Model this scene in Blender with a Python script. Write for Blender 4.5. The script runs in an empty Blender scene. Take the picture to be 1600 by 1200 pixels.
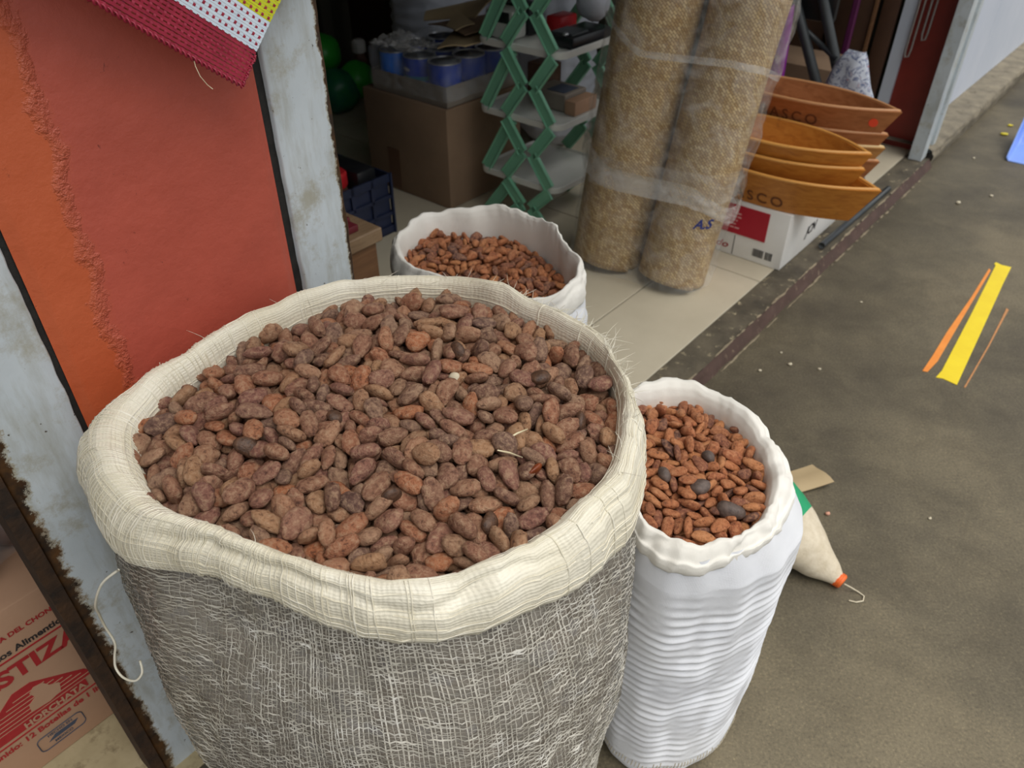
import bpy, bmesh, math, random
from mathutils import Vector, Quaternion, Matrix, noise

# ------------------------------------------------------------------ camera, sky, light, exposure
sc = bpy.context.scene
COL = sc.collection
cam_d = bpy.data.cameras.new('camera')
cam = bpy.data.objects.new('camera', cam_d)
COL.objects.link(cam)
cam.location = (0, 0, 1.25)
cam.rotation_euler = (math.radians(90 - 37.7), 0, 0)
cam_d.sensor_fit = 'HORIZONTAL'
cam_d.sensor_width = 36.0
cam_d.lens = 36.0 * 1202.0 / 1600.0
cam_d.clip_start = 0.02
cam_d.dof.use_dof = True
cam_d.dof.focus_distance = 0.80
cam_d.dof.aperture_fstop = 9.0
sc.camera = cam

wd = bpy.data.worlds.new('overcast_sky')
sc.world = wd
wd.use_nodes = True
bg = wd.node_tree.nodes['Background']
# overcast sky: brighter overhead than at the horizon, dull ground beyond
wn = wd.node_tree.nodes; wk = wd.node_tree.links
wc = wn.new('ShaderNodeTexCoord'); wsep = wn.new('ShaderNodeSeparateXYZ'); wr = wn.new('ShaderNodeValToRGB')
wk.new(wc.outputs['Generated'], wsep.inputs[0]); wk.new(wsep.outputs['Z'], wr.inputs['Fac']); wk.new(wr.outputs['Color'], bg.inputs[0])
el = wr.color_ramp.elements
el[0].position = 0.0; el[0].color = (0.30, 0.31, 0.32, 1)
el[1].position = 1.0; el[1].color = (0.95, 0.98, 1.0, 1)
bg.inputs[1].default_value = 0.85

sun_d = bpy.data.lights.new('hazy_sun', 'SUN')
sun_d.energy = 1.5
sun_d.angle = math.radians(55)
sun_d.color = (1.0, 0.96, 0.90)
sun = bpy.data.objects.new('hazy_sun', sun_d)
COL.objects.link(sun)
sun.rotation_euler = Vector((-0.30, 0.22, -1.0)).to_track_quat('-Z', 'Y').to_euler()

vs = sc.view_settings
vs.view_transform = 'Standard'
vs.look = 'None'
vs.gamma = 1.0
vs.use_curve_mapping = False
vs.exposure = 0.62

# ------------------------------------------------------------------ frame of the shop front
# S runs along the shop front (away from the viewer to the right), N runs into the shop
ANG = math.radians(50)
EX, EY = math.cos(ANG), math.sin(ANG)
OX, OY = -0.537, 0.573
def W(S, N, z=0.0):
    return Vector((OX + S * EX - N * EY, OY + S * EY + N * EX, z))

# ------------------------------------------------------------------ materials
def lin(c):
    out = []
    for v in c:
        v /= 255.0
        out.append(v / 12.92 if v <= 0.04045 else ((v + 0.055) / 1.055) ** 2.4)
    return (*out, 1.0)

class NT:
    def __init__(self, name):
        self.m = bpy.data.materials.new(name)
        self.m.use_nodes = True
        self.t = self.m.node_tree
        self.b = self.t.nodes['Principled BSDF']
        self.out = self.t.nodes['Material Output']
    def n(self, kind, **kw):
        nd = self.t.nodes.new(kind)
        for k, v in kw.items():
            if k in nd.inputs: nd.inputs[k].default_value = v
            else: setattr(nd, k, v)
        return nd
    def l(self, a, b): self.t.links.new(a, b)
    def coord(self, which='Object'):
        return self.n('ShaderNodeTexCoord').outputs[which]
    def noise(self, scale, detail=4, rough=0.55, vec=None, dist=0.0):
        nd = self.n('ShaderNodeTexNoise')
        nd.inputs['Scale'].default_value = scale
        nd.inputs['Detail'].default_value = detail
        nd.inputs['Roughness'].default_value = rough
        nd.inputs['Distortion'].default_value = dist
        self.l(vec if vec is not None else self.coord(), nd.inputs['Vector'])
        return nd.outputs['Fac']
    def ramp(self, fac, stops, interp='LINEAR'):
        nd = self.n('ShaderNodeValToRGB')
        nd.color_ramp.interpolation = interp
        e = nd.color_ramp.elements
        while len(e) < len(stops): e.new(0.5)
        for i, (p, c) in enumerate(stops):
            e[i].position = p
            e[i].color = c if len(c) == 4 else (*c, 1)
        self.l(fac, nd.inputs['Fac'])
        return nd.outputs['Color']
    def mix(self, fac, a, b, mode='MIX'):
        nd = self.n('ShaderNodeMix')
        nd.data_type = 'RGBA'
        nd.blend_type = mode
        for sock, v in ((nd.inputs['Factor'], fac), (nd.inputs['A'], a), (nd.inputs['B'], b)):
            s2 = sock
            if sock.name == 'A': s2 = nd.inputs[6]
            if sock.name == 'B': s2 = nd.inputs[7]
            if sock.name == 'Factor': s2 = nd.inputs[0]
            if isinstance(v, bpy.types.NodeSocket): self.l(v, s2)
            else: s2.default_value = v
        return nd.outputs[2]
    def math(self, op, a, b=0.0):
        nd = self.n('ShaderNodeMath')
        nd.operation = op
        for i, v in enumerate((a, b)):
            if isinstance(v, bpy.types.NodeSocket): self.l(v, nd.inputs[i])
            else: nd.inputs[i].default_value = v
        return nd.outputs[0]
    def bump(self, h, strength=0.3, dist=0.002):
        nd = self.n('ShaderNodeBump')
        nd.inputs['Strength'].default_value = strength
        nd.inputs['Distance'].default_value = dist
        self.l(h, nd.inputs['Height'])
        self.l(nd.outputs['Normal'], self.b.inputs['Normal'])
    def base(self, v):
        if isinstance(v, bpy.types.NodeSocket): self.l(v, self.b.inputs['Base Color'])
        else: self.b.inputs['Base Color'].default_value = v
    def rough(self, v): self.b.inputs['Roughness'].default_value = v

def mat_noise(name, c1, c2, scale=20, rough=0.6, bump=0.15, bscale=None, bd=0.002, spots=None, spec=0.5):
    t = NT(name)
    f = t.noise(scale, 6, 0.6)
    col = t.ramp(f, [(0.3, lin(c1)), (0.7, lin(c2))])
    if spots:
        sc_, lo, hi, c = spots
        col = t.mix(t.ramp(t.noise(sc_, 6, 0.7), [(lo, (0, 0, 0)), (hi, (1, 1, 1))]), col, lin(c))
    t.base(col)
    t.rough(rough)
    t.b.inputs['Specular IOR Level'].default_value = spec
    if bump: t.bump(t.noise(bscale or scale * 4, 4), bump, bd)
    return t.m

def mat_film(name, tint, clear, rough=0.18):
    t = NT(name)
    t.base(lin(tint)); t.rough(rough)
    t.b.inputs['Specular IOR Level'].default_value = 0.8
    tr = t.n('ShaderNodeBsdfTransparent')
    mx = t.n('ShaderNodeMixShader')
    f = t.noise(14, 4, 0.6, dist=1.5)
    fr = t.ramp(f, [(0.40, (clear,) * 3), (0.80, (max(0, clear - 0.25),) * 3)])
    t.l(fr, mx.inputs[0]); t.l(t.b.outputs[0], mx.inputs[1]); t.l(tr.outputs[0], mx.inputs[2])
    t.l(mx.outputs[0], t.out.inputs['Surface'])
    t.bump(t.noise(22, 3, 0.5, dist=1.0), 0.5, 0.006)
    return t.m

M = {}
# corridor concrete
t = NT('corridor_concrete')
a = t.ramp(t.noise(1.6, 6, 0.65), [(0.34, lin((76, 69, 57))), (0.5, lin((96, 88, 71))), (0.66, lin((116, 106, 85)))])
b_ = t.ramp(t.noise(190, 4, 0.8), [(0.30, (0.50, 0.50, 0.50)), (0.46, (0.95, 0.95, 0.95)), (0.56, (1.05, 1.05, 1.05)), (0.72, (1.9, 1.85, 1.7))])
col = t.mix(1.0, a, b_, 'MULTIPLY')
st = t.ramp(t.noise(5.5, 8, 0.7, dist=0.6), [(0.42, (1, 1, 1)), (0.62, (0.72, 0.71, 0.70))])
t.base(t.mix(0.8, col, st, 'MULTIPLY'))
t.rough(0.62); t.b.inputs['Specular IOR Level'].default_value = 0.35
t.bump(t.noise(260, 5, 0.7), 0.25, 0.002)
M['concrete'] = t.m
M['scuff'] = mat_noise('scuffed_pale_edge', (128, 116, 96), (164, 150, 124), 60, 0.85, 0.4)
M['curb'] = mat_noise('worn_curb_concrete', (60, 54, 44), (104, 95, 78), 9, 0.8, 0.5, 120, 0.004, (30, 0.60, 0.68, (176, 163, 132)))
M['curb2'] = mat_noise('dirty_plinth_concrete', (104, 96, 82), (140, 130, 110), 12, 0.85, 0.4, 90, 0.004, (18, 0.58, 0.66, (84, 76, 64)))
M['curb_paint'] = mat_noise('worn_oxide_red_paint', (70, 52, 44), (86, 64, 56), 14, 0.7, 0.3, 60, 0.002, (40, 0.60, 0.7, (130, 112, 92)))
M['tile'] = mat_noise('beige_ceramic_tile', (188, 178, 156), (202, 192, 170), 5, 0.35, 0.05, 40, 0.001, (12, 0.66, 0.78, (160, 148, 124)))
M['grout'] = mat_noise('dark_grout', (92, 84, 70), (112, 102, 86), 30, 0.9, 0.3)
M['tile_dirty'] = mat_noise('stained_floor_tile', (160, 146, 112), (190, 176, 142), 14, 0.6, 0.2, 60, 0.002, (22, 0.55, 0.72, (112, 98, 70)))
# red door paint with a brighter repainted strip
t = NT('red_door_paint')
a = t.ramp(t.noise(7, 6, 0.6), [(0.3, lin((172, 80, 64))), (0.7, lin((190, 90, 72)))])
b2 = t.ramp(t.noise(6, 6, 0.6), [(0.3, lin((184, 84, 48))), (0.7, lin((198, 98, 60)))])
sep = t.n('ShaderNodeSeparateXYZ'); t.l(t.coord('UV'), sep.inputs[0])
edge = t.math('ADD', t.math('ADD', sep.outputs[0], t.math('MULTIPLY', t.noise(18, 6, 0.7), 0.05)), -0.025)
lim = t.math('ADD', t.math('MULTIPLY', sep.outputs[1], 0.055), 0.016)
fac = t.math('GREATER_THAN', edge, lim)
blur = t.n('ShaderNodeMapRange'); t.l(t.math('SUBTRACT', edge, lim), blur.inputs[0])
blur.inputs[1].default_value = -0.010; blur.inputs[2].default_value = 0.012
col = t.mix(blur.outputs[0], b2, a)
chip = t.ramp(t.noise(45, 7, 0.8), [(0.645, (0, 0, 0)), (0.68, (0.8, 0.8, 0.8))])
col = t.mix(chip, col, lin((104, 46, 36)))
t.base(col); t.rough(0.42)
rid = t.math('MULTIPLY', t.math('SUBTRACT', 1.0, t.math('ABSOLUTE', t.math('MULTIPLY', t.math('SUBTRACT', edge, lim), 120.0))), 1.0)
rid = t.math('MAXIMUM', rid, 0.0)
h = t.math('ADD', t.math('MULTIPLY', t.math('MULTIPLY', rid, t.noise(70, 5, 0.7)), 3.0), t.noise(24, 6, 0.65))
t.bump(h, 0.55, 0.004)
M['red_paint'] = t.m
# pale blue enamel with dirt and rust that gathers at the edges (own shape of the stains)
def enamel(name, c1, c2, rust=0.58):
    t = NT(name)
    a = t.ramp(t.noise(6, 6, 0.6), [(0.3, lin(c1)), (0.7, lin(c2))])
    mp = t.n('ShaderNodeMapping'); t.l(t.coord('UV'), mp.inputs[0]); mp.inputs['Scale'].default_value = (60, 7, 1)
    drip = t.ramp(t.noise(1.0, 6, 0.65, mp.outputs[0]), [(0.46, (0, 0, 0)), (0.72, (1, 1, 1))])
    col = t.mix(t.math('MULTIPLY', drip, 0.6), a, lin((146, 142, 122)))
    blot = t.ramp(t.noise(13, 8, 0.75), [(0.54, (0, 0, 0)), (0.66, (0.7, 0.7, 0.7))])
    col = t.mix(blot, col, lin((158, 152, 130)))
    sp = t.ramp(t.noise(85, 4, 0.6), [(0.69, (0, 0, 0)), (0.72, (1, 1, 1))])
    col = t.mix(sp, col, lin((72, 60, 44)))
    at = t.n('ShaderNodeAttribute'); at.attribute_name = 'rust'
    rn = t.math('ADD', at.outputs['Fac'], t.math('MULTIPLY', t.math('SUBTRACT', t.noise(42, 9, 0.8), 0.5), 1.5))
    r1 = t.ramp(rn, [(0.50, (0, 0, 0)), (0.58, (1, 1, 1))])
    col = t.mix(t.math('MULTIPLY', r1, 0.75), col, t.ramp(t.noise(20, 5), [(0.4, lin((160, 152, 128))), (0.6, lin((132, 108, 68)))]))
    r2 = t.ramp(rn, [(0.62, (0, 0, 0)), (0.68, (1, 1, 1))])
    col = t.mix(r2, col, t.ramp(t.noise(60, 6), [(0.35, lin((38, 26, 18))), (0.7, lin((88, 58, 28)))]))
    t.base(col); t.rough(0.38)
    t.bump(t.noise(40, 6, 0.65), 0.3, 0.002)
    return t.m
M['enamel'] = enamel('pale_blue_enamel', (186, 195, 200), (206, 214, 218))
M['enamel_white'] = enamel('greyish_white_enamel', (196, 204, 210), (214, 222, 228))
M['rust'] = mat_noise('rusty_angle_iron', (30, 21, 14), (70, 46, 24), 40, 0.85, 0.6, 120, 0.003)
M['seal'] = mat_noise('black_gap_filler', (16, 15, 14), (40, 37, 33), 60, 0.7, 0.3)
M['wall_panel'] = mat_noise('bluish_white_wall_panel', (196, 204, 218), (208, 214, 226), 3, 0.45, 0.05)
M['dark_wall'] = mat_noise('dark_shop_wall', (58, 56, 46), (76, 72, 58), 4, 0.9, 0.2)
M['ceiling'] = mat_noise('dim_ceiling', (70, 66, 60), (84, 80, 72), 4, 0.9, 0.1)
M['brown_board'] = mat_noise('dark_brown_board', (66, 42, 28), (88, 58, 38), 6, 0.7, 0.2)
# sacks
t = NT('cream_woven_plastic')
a = t.ramp(t.noise(9, 6, 0.6), [(0.3, lin((212, 203, 178))), (0.7, lin((234, 228, 210)))])
t.base(a); t.rough(0.42)
w1 = t.n('ShaderNodeTexWave'); w1.inputs['Scale'].default_value = 55; w1.inputs['Distortion'].default_value = 3.0; w1.inputs['Detail'].default_value = 2
mp = t.n('ShaderNodeMapping'); t.l(t.coord('UV'), mp.inputs[0]); t.l(mp.outputs[0], w1.inputs[0])
w2 = t.n('ShaderNodeTexWave'); w2.bands_direction = 'Y'; w2.inputs['Scale'].default_value = 75; w2.inputs['Distortion'].default_value = 2.0
t.l(mp.outputs[0], w2.inputs[0])
t.bump(t.math('ADD', t.math('MULTIPLY', t.math('ADD', w1.outputs['Fac'], w2.outputs['Fac']), 0.22), t.math('MULTIPLY', t.noise(40, 6, 0.65, dist=0.8), 2.0)), 0.45, 0.0024)
t.b.inputs['Subsurface Weight'].default_value = 0.0
M['cream'] = t.m
t = NT('cream_thread')
t.base(t.ramp(t.noise(30, 3), [(0.3, lin((222, 214, 190))), (0.7, lin((240, 235, 220)))])); t.rough(0.32)
M['thread'] = t.m
t = NT('grey_plastic_net_ribbon')
inf = t.n('ShaderNodeNewGeometry')
t.base(t.ramp(t.noise(35, 4, 0.65), [(0.35, lin((186, 181, 168))), (0.55, lin((214, 209, 197))), (0.72, lin((242, 240, 233)))])); t.rough(0.28)
M['net'] = t.m
M['net_film'] = mat_film('milky_sack_film', (196, 191, 180), 0.58, 0.25)
t = NT('packed_beans_behind_net')
vo = t.n('ShaderNodeTexVoronoi'); vo.inputs['Scale'].default_value = 62; t.l(t.coord(), vo.inputs['Vector'])
t.base(t.ramp(vo.outputs['Color'], [(0.15, lin((104, 88, 78))), (0.4, lin((138, 120, 106))), (0.65, lin((152, 134, 118))), (0.85, lin((134, 128, 136)))]))
t.rough(0.7); M['packed'] = t.m
def cloth(name, c1, c2, sc1=260):
    t = NT(name)
    col = t.ramp(t.noise(5, 6, 0.6), [(0.3, lin(c1)), (0.7, lin(c2))])
    dirt = t.ramp(t.noise(8, 8, 0.7), [(0.60, (0, 0, 0)), (0.85, (0.5, 0.5, 0.5))])
    t.base(t.mix(dirt, col, lin((190, 180, 160)))); t.rough(0.7)
    w1 = t.n('ShaderNodeTexWave'); w1.inputs['Scale'].default_value = sc1; w1.inputs['Distortion'].default_value = 1.5
    w2 = t.n('ShaderNodeTexWave'); w2.bands_direction = 'Y'; w2.inputs['Scale'].default_value = sc1; w2.inputs['Distortion'].default_value = 1.5
    uv = t.coord('UV'); t.l(uv, w1.inputs[0]); t.l(uv, w2.inputs[0])
    t.bump(t.math('ADD', t.math('MULTIPLY', t.math('ADD', w1.outputs['Fac'], w2.outputs['Fac']), 0.3), t.math('MULTIPLY', t.noise(60, 5, 0.6), 2.0)), 0.35, 0.0015)
    return t.m
M['white_cloth'] = cloth('white_woven_cloth', (224, 226, 232), (238, 239, 242))
M['ivory_cloth'] = cloth('ivory_lined_cloth', (232, 228, 218), (244, 240, 232))
# beans
def bean_mat(name, stops, dust, dustamt):
    t = NT(name)
    oi = t.n('ShaderNodeObjectInfo')
    ge = t.n('ShaderNodeNewGeometry')
    r = t.math('FRACT', t.math('ADD', t.math('MULTIPLY', oi.outputs['Random'], 7.31), t.math('MULTIPLY', ge.outputs['Random Per Island'], 5.77)))
    col = t.ramp(r, [(p, lin(c)) for p, c in stops])
    off = t.n('ShaderNodeVectorMath'); off.operation = 'ADD'
    sc_ = t.n('ShaderNodeVectorMath'); sc_.operation = 'SCALE'; sc_.inputs[0].default_value = (3.0, 5.0, 7.0); t.l(r, sc_.inputs['Scale'])
    t.l(t.coord(), off.inputs[0]); t.l(sc_.outputs[0], off.inputs[1])
    n1 = t.noise(210, 6, 0.7, off.outputs[0])
    n2 = t.noise(700, 4, 0.65, off.outputs[0])
    col = t.mix(t.ramp(n1, [(0.48, (0, 0, 0)), (0.62, (dustamt,) * 3)]), col, lin(dust))
    col = t.mix(t.ramp(n1, [(0.34, (0.75, 0.75, 0.75)), (0.46, (0, 0, 0))]), col, lin((70, 40, 32)))
    t.base(col)
    t.rough(0.46); t.b.inputs['Specular IOR Level'].default_value = 0.45
    t.bump(t.math('ADD', n1, t.math('MULTIPLY', n2, 0.6)), 1.0, 0.0032)
    return t.m
M['bean_big'] = bean_mat('mauve_brown_cocoa_shell', [(0.0, (124, 90, 74)), (0.16, (156, 110, 84)), (0.32, (144, 98, 84)), (0.50, (176, 132, 96)), (0.62, (128, 98, 84)), (0.78, (182, 114, 76)), (0.92, (166, 130, 104)), (1.0, (112, 82, 72))], (198, 164, 132), 0.55)
M['bean_small'] = bean_mat('roasted_orange_brown_cocoa_shell', [(0.0, (162, 98, 64)), (0.25, (192, 120, 76)), (0.45, (172, 102, 66)), (0.62, (204, 136, 86)), (0.78, (152, 92, 66)), (0.92, (132, 86, 68)), (1.0, (112, 80, 70))], (216, 158, 114), 0.5)
M['husk'] = mat_noise('dark_bean_husk', (66, 54, 48), (108, 92, 84), 160, 0.6, 0.3)
M['shell_dark'] = mat_noise('blackened_broken_shell', (52, 36, 28), (104, 74, 54), 200, 0.5, 0.6, 400)
M['husk_red'] = mat_noise('thin_red_husk', (104, 48, 24), (140, 70, 34), 60, 0.35, 0.3)
M['fibre'] = mat_noise('pale_fibre', (214, 200, 160), (232, 222, 190), 40, 0.6, 0.1)
# wood, card, plastics
def wood(name, c1, c2, c3, scale=9, rough=0.4):
    t = NT(name)
    mp = t.n('ShaderNodeMapping'); t.l(t.coord('UV'), mp.inputs[0]); mp.inputs['Scale'].default_value = (1.2, 9, 9)
    f = t.noise(scale, 6, 0.6, mp.outputs[0], 0.8)
    col = t.ramp(f, [(0.25, lin(c1)), (0.5, lin(c2)), (0.75, lin(c3))])
    t.base(t.mix(t.ramp(t.noise(14, 5, 0.7), [(0.62, (0, 0, 0)), (0.75, (0.6, 0.6, 0.6))]), col, lin((96, 52, 24))))
    t.rough(rough); t.bump(f, 0.12, 0.002)
    return t.m
M['tray_red'] = wood('varnished_reddish_wood', (146, 88, 50), (168, 106, 64), (182, 122, 78))
M['tray_amber'] = wood('varnished_amber_wood', (168, 100, 36), (192, 122, 46), (206, 140, 60))
M['tray_tan'] = wood('varnished_tan_wood', (160, 108, 56), (180, 128, 72), (196, 146, 88))
M['tray_rim'] = wood('bare_pale_wood_rim', (214, 180, 124), (226, 194, 140), (234, 206, 158))
M['rim_red'] = wood('sanded_reddish_rim', (186, 130, 86), (200, 146, 100), (210, 158, 112))
M['rim_amber'] = wood('sanded_amber_rim', (206, 142, 66), (218, 158, 82), (226, 170, 96))
M['burnt'] = mat_noise('burnt_lettering', (104, 58, 30), (118, 68, 38), 60, 0.7, 0.0)
M['bench_wood'] = wood('raw_light_wood', (126, 100, 74), (142, 116, 88), (156, 130, 100), 9, 0.6)
M['bench_leg'] = wood('worn_brown_wood', (98, 66, 40), (116, 80, 50), (128, 92, 60), 9, 0.6)
M['kraft'] = mat_noise('brown_cardboard', (128, 104, 82), (144, 118, 94), 6, 0.85, 0.1, 80)
M['kraft_light'] = mat_noise('light_cardboard', (170, 148, 112), (186, 164, 128), 6, 0.85, 0.1, 80)
M['kraft_grey'] = mat_noise('greyish_tray_cardboard', (126, 116, 106), (142, 132, 120), 6, 0.8, 0.1, 80)
M['kraft_pink'] = mat_noise('pinkish_cardboard', (172, 134, 106), (186, 148, 120), 6, 0.8, 0.1, 80)
M['tape_brown'] = mat_noise('brown_packing_tape', (96, 66, 48), (104, 74, 54), 6, 0.3, 0.05)
M['print_red'] = mat_noise('printed_red', (158, 32, 36), (170, 38, 42), 60, 0.6, 0.0)
M['print_black'] = mat_noise('printed_black', (38, 34, 36), (50, 46, 46), 60, 0.6, 0.0)
M['print_blue'] = mat_noise('printed_slate_blue', (58, 66, 84), (70, 78, 96), 60, 0.6, 0.0)
M['print_pale'] = mat_noise('printed_pale_pink', (214, 150, 150), (222, 164, 160), 60, 0.6, 0.0)
M['carton_white'] = mat_noise('white_carton', (226, 224, 218), (236, 234, 230), 8, 0.55, 0.05)
M['carton_red'] = mat_noise('crimson_carton_print', (170, 22, 44), (182, 28, 50), 8, 0.5, 0.0)
M['green_plastic'] = mat_noise('soft_green_plastic', (116, 178, 146), (128, 188, 156), 8, 0.35, 0.03)
M['white_plastic'] = mat_noise('off_white_plastic', (214, 214, 208), (224, 224, 218), 8, 0.35, 0.03)
M['black_plastic'] = mat_noise('black_plastic', (22, 23, 26), (34, 35, 38), 12, 0.35, 0.05)
M['dark_metal'] = mat_noise('dark_grey_metal_tube', (46, 50, 52), (62, 66, 68), 12, 0.4, 0.05)
M['crate'] = mat_noise('navy_plastic', (28, 36, 60), (38, 46, 74), 12, 0.4, 0.05)
M['red_plastic'] = mat_noise('red_plastic', (196, 36, 44), (210, 44, 50), 12, 0.4, 0.05)
M['can_blue'] = mat_noise('bright_blue_can', (0, 112, 226), (10, 124, 238), 12, 0.3, 0.0)
M['can_navy'] = mat_noise('navy_can_label', (6, 58, 168), (12, 66, 182), 12, 0.3, 0.0)
M['can_teal'] = mat_noise('teal_can_band', (30, 128, 150), (38, 138, 160), 12, 0.3, 0.0)
M['tin'] = NT('tin_lid').m
M['tin'].node_tree.nodes['Principled BSDF'].inputs['Metallic'].default_value = 0.9
M['tin'].node_tree.nodes['Principled BSDF'].inputs['Base Color'].default_value = (0.55, 0.56, 0.58, 1)
M['tin'].node_tree.nodes['Principled BSDF'].inputs['Roughness'].default_value = 0.35
M['maroon'] = mat_noise('maroon_cover', (98, 30, 40), (112, 38, 48), 12, 0.4, 0.05)
M['film'] = mat_film('clear_shrink_film', (220, 224, 230), 0.90, 0.15)
M['bag_film'] = mat_film('clear_polythene_sleeve', (226, 224, 220), 0.93, 0.16)
M['bag_film2'] = mat_film('clouded_polythene_band', (222, 219, 214), 0.72, 0.2)
M['ink'] = mat_noise('blue_marker_ink', (28, 40, 104), (36, 50, 120), 40, 0.5, 0.0)
M['bright_green'] = mat_noise('bright_green_plastic', (44, 160, 44), (58, 178, 56), 12, 0.35, 0.05)
M['teal_green'] = mat_noise('blue_green_plastic', (30, 100, 90), (40, 130, 70), 12, 0.35, 0.05)
M['grey_sack'] = cloth('grey_white_sack_cloth', (168, 172, 182), (190, 194, 204))
M['sack_green'] = mat_noise('green_sack_cloth', (24, 146, 96), (36, 160, 108), 20, 0.55, 0.2, 200)
M['sack_sand'] = mat_noise('sandy_white_sack_cloth', (196, 182, 156), (218, 206, 184), 60, 0.7, 0.4, 200)
M['orange'] = mat_noise('orange_twine', (222, 96, 34), (236, 110, 44), 30, 0.5, 0.3)
M['tape_yellow'] = mat_noise('yellow_floor_tape', (230, 200, 0), (238, 212, 14), 14, 0.45, 0.1, 60, 0.001, (22, 0.72, 0.76, (170, 150, 30)))
M['tape_orange'] = mat_noise('orange_floor_mark', (226, 132, 44), (238, 148, 58), 20, 0.55, 0.1)
M['tape_faded'] = mat_noise('faded_orange_mark', (170, 122, 76), (198, 134, 78), 60, 0.6, 0.1)
M['blue_plastic'] = mat_noise('periwinkle_blue_plastic', (122, 154, 228), (134, 166, 238), 6, 0.35, 0.03)
M['magenta'] = mat_noise('dark_magenta_plastic', (84, 24, 70), (98, 30, 82), 12, 0.5, 0.05)
M['purple'] = mat_noise('purple_plastic', (124, 24, 134), (142, 34, 150), 12, 0.4, 0.05)
M['weave_red'] = mat_noise('crimson_plastic_straw', (146, 32, 56), (170, 44, 68), 60, 0.32, 0.1)
M['weave_white'] = mat_noise('white_plastic_straw', (208, 224, 238), (224, 236, 246), 60, 0.3, 0.1)
M['weave_yellow'] = mat_noise('lime_yellow_plastic_straw', (198, 204, 24), (214, 218, 40), 60, 0.3, 0.1)
M['crumb'] = mat_noise('pale_crumb', (198, 186, 160), (214, 204, 180), 60, 0.8, 0.1)
M['crumb_pink'] = mat_noise('pink_pebble', (204, 148, 124), (216, 160, 136), 60, 0.8, 0.1)
M['crumb_yellow'] = mat_noise('yellow_scrap', (214, 196, 40), (226, 208, 60), 60, 0.6, 0.1)
M['wire'] = mat_noise('galvanised_wire', (150, 146, 140), (170, 166, 160), 60, 0.35, 0.0)
M['dark_fill'] = mat_noise('dark_brown_packets', (78, 54, 42), (116, 84, 66), 18, 0.6, 0.4)
# petate straw weave
t = NT('woven_palm_straw')
br = t.n('ShaderNodeTexBrick'); br.offset = 0.5; br.inputs['Scale'].default_value = 1.0
br.inputs['Brick Width'].default_value = 0.013; br.inputs['Row Height'].default_value = 0.0065; br.inputs['Mortar Size'].default_value = 0.0007
br.inputs['Color1'].default_value = lin((214, 188, 138)); br.inputs['Color2'].default_value = lin((166, 132, 82)); br.inputs['Mortar'].default_value = lin((112, 82, 46))
mp = t.n('ShaderNodeMapping'); t.l(t.coord('UV'), mp.inputs[0]); mp.inputs['Rotation'].default_value = (0, 0, 0.78)
t.l(mp.outputs[0], br.inputs['Vector'])
big = t.ramp(t.noise(9, 5, 0.6), [(0.3, (0.80, 0.78, 0.74)), (0.7, (1.08, 1.06, 1.02))])
t.base(t.mix(1.0, br.outputs['Color'], big, 'MULTIPLY')); t.rough(0.6)
t.bump(br.outputs['Fac'], -0.6, 0.002)
M['straw'] = t.m
# printed plastic shopping bag
t = NT('printed_carrier_bag')
f = t.noise(38, 4, 0.5, dist=2.0)
t.base(t.ramp(f, [(0.50, lin((196, 202, 214))), (0.58, lin((70, 84, 130))), (0.64, lin((196, 202, 214))), (0.72, lin((160, 64, 70)))]))
t.rough(0.35); t.bump(t.noise(30, 4), 0.4, 0.004)
M['carrier'] = t.m

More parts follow.
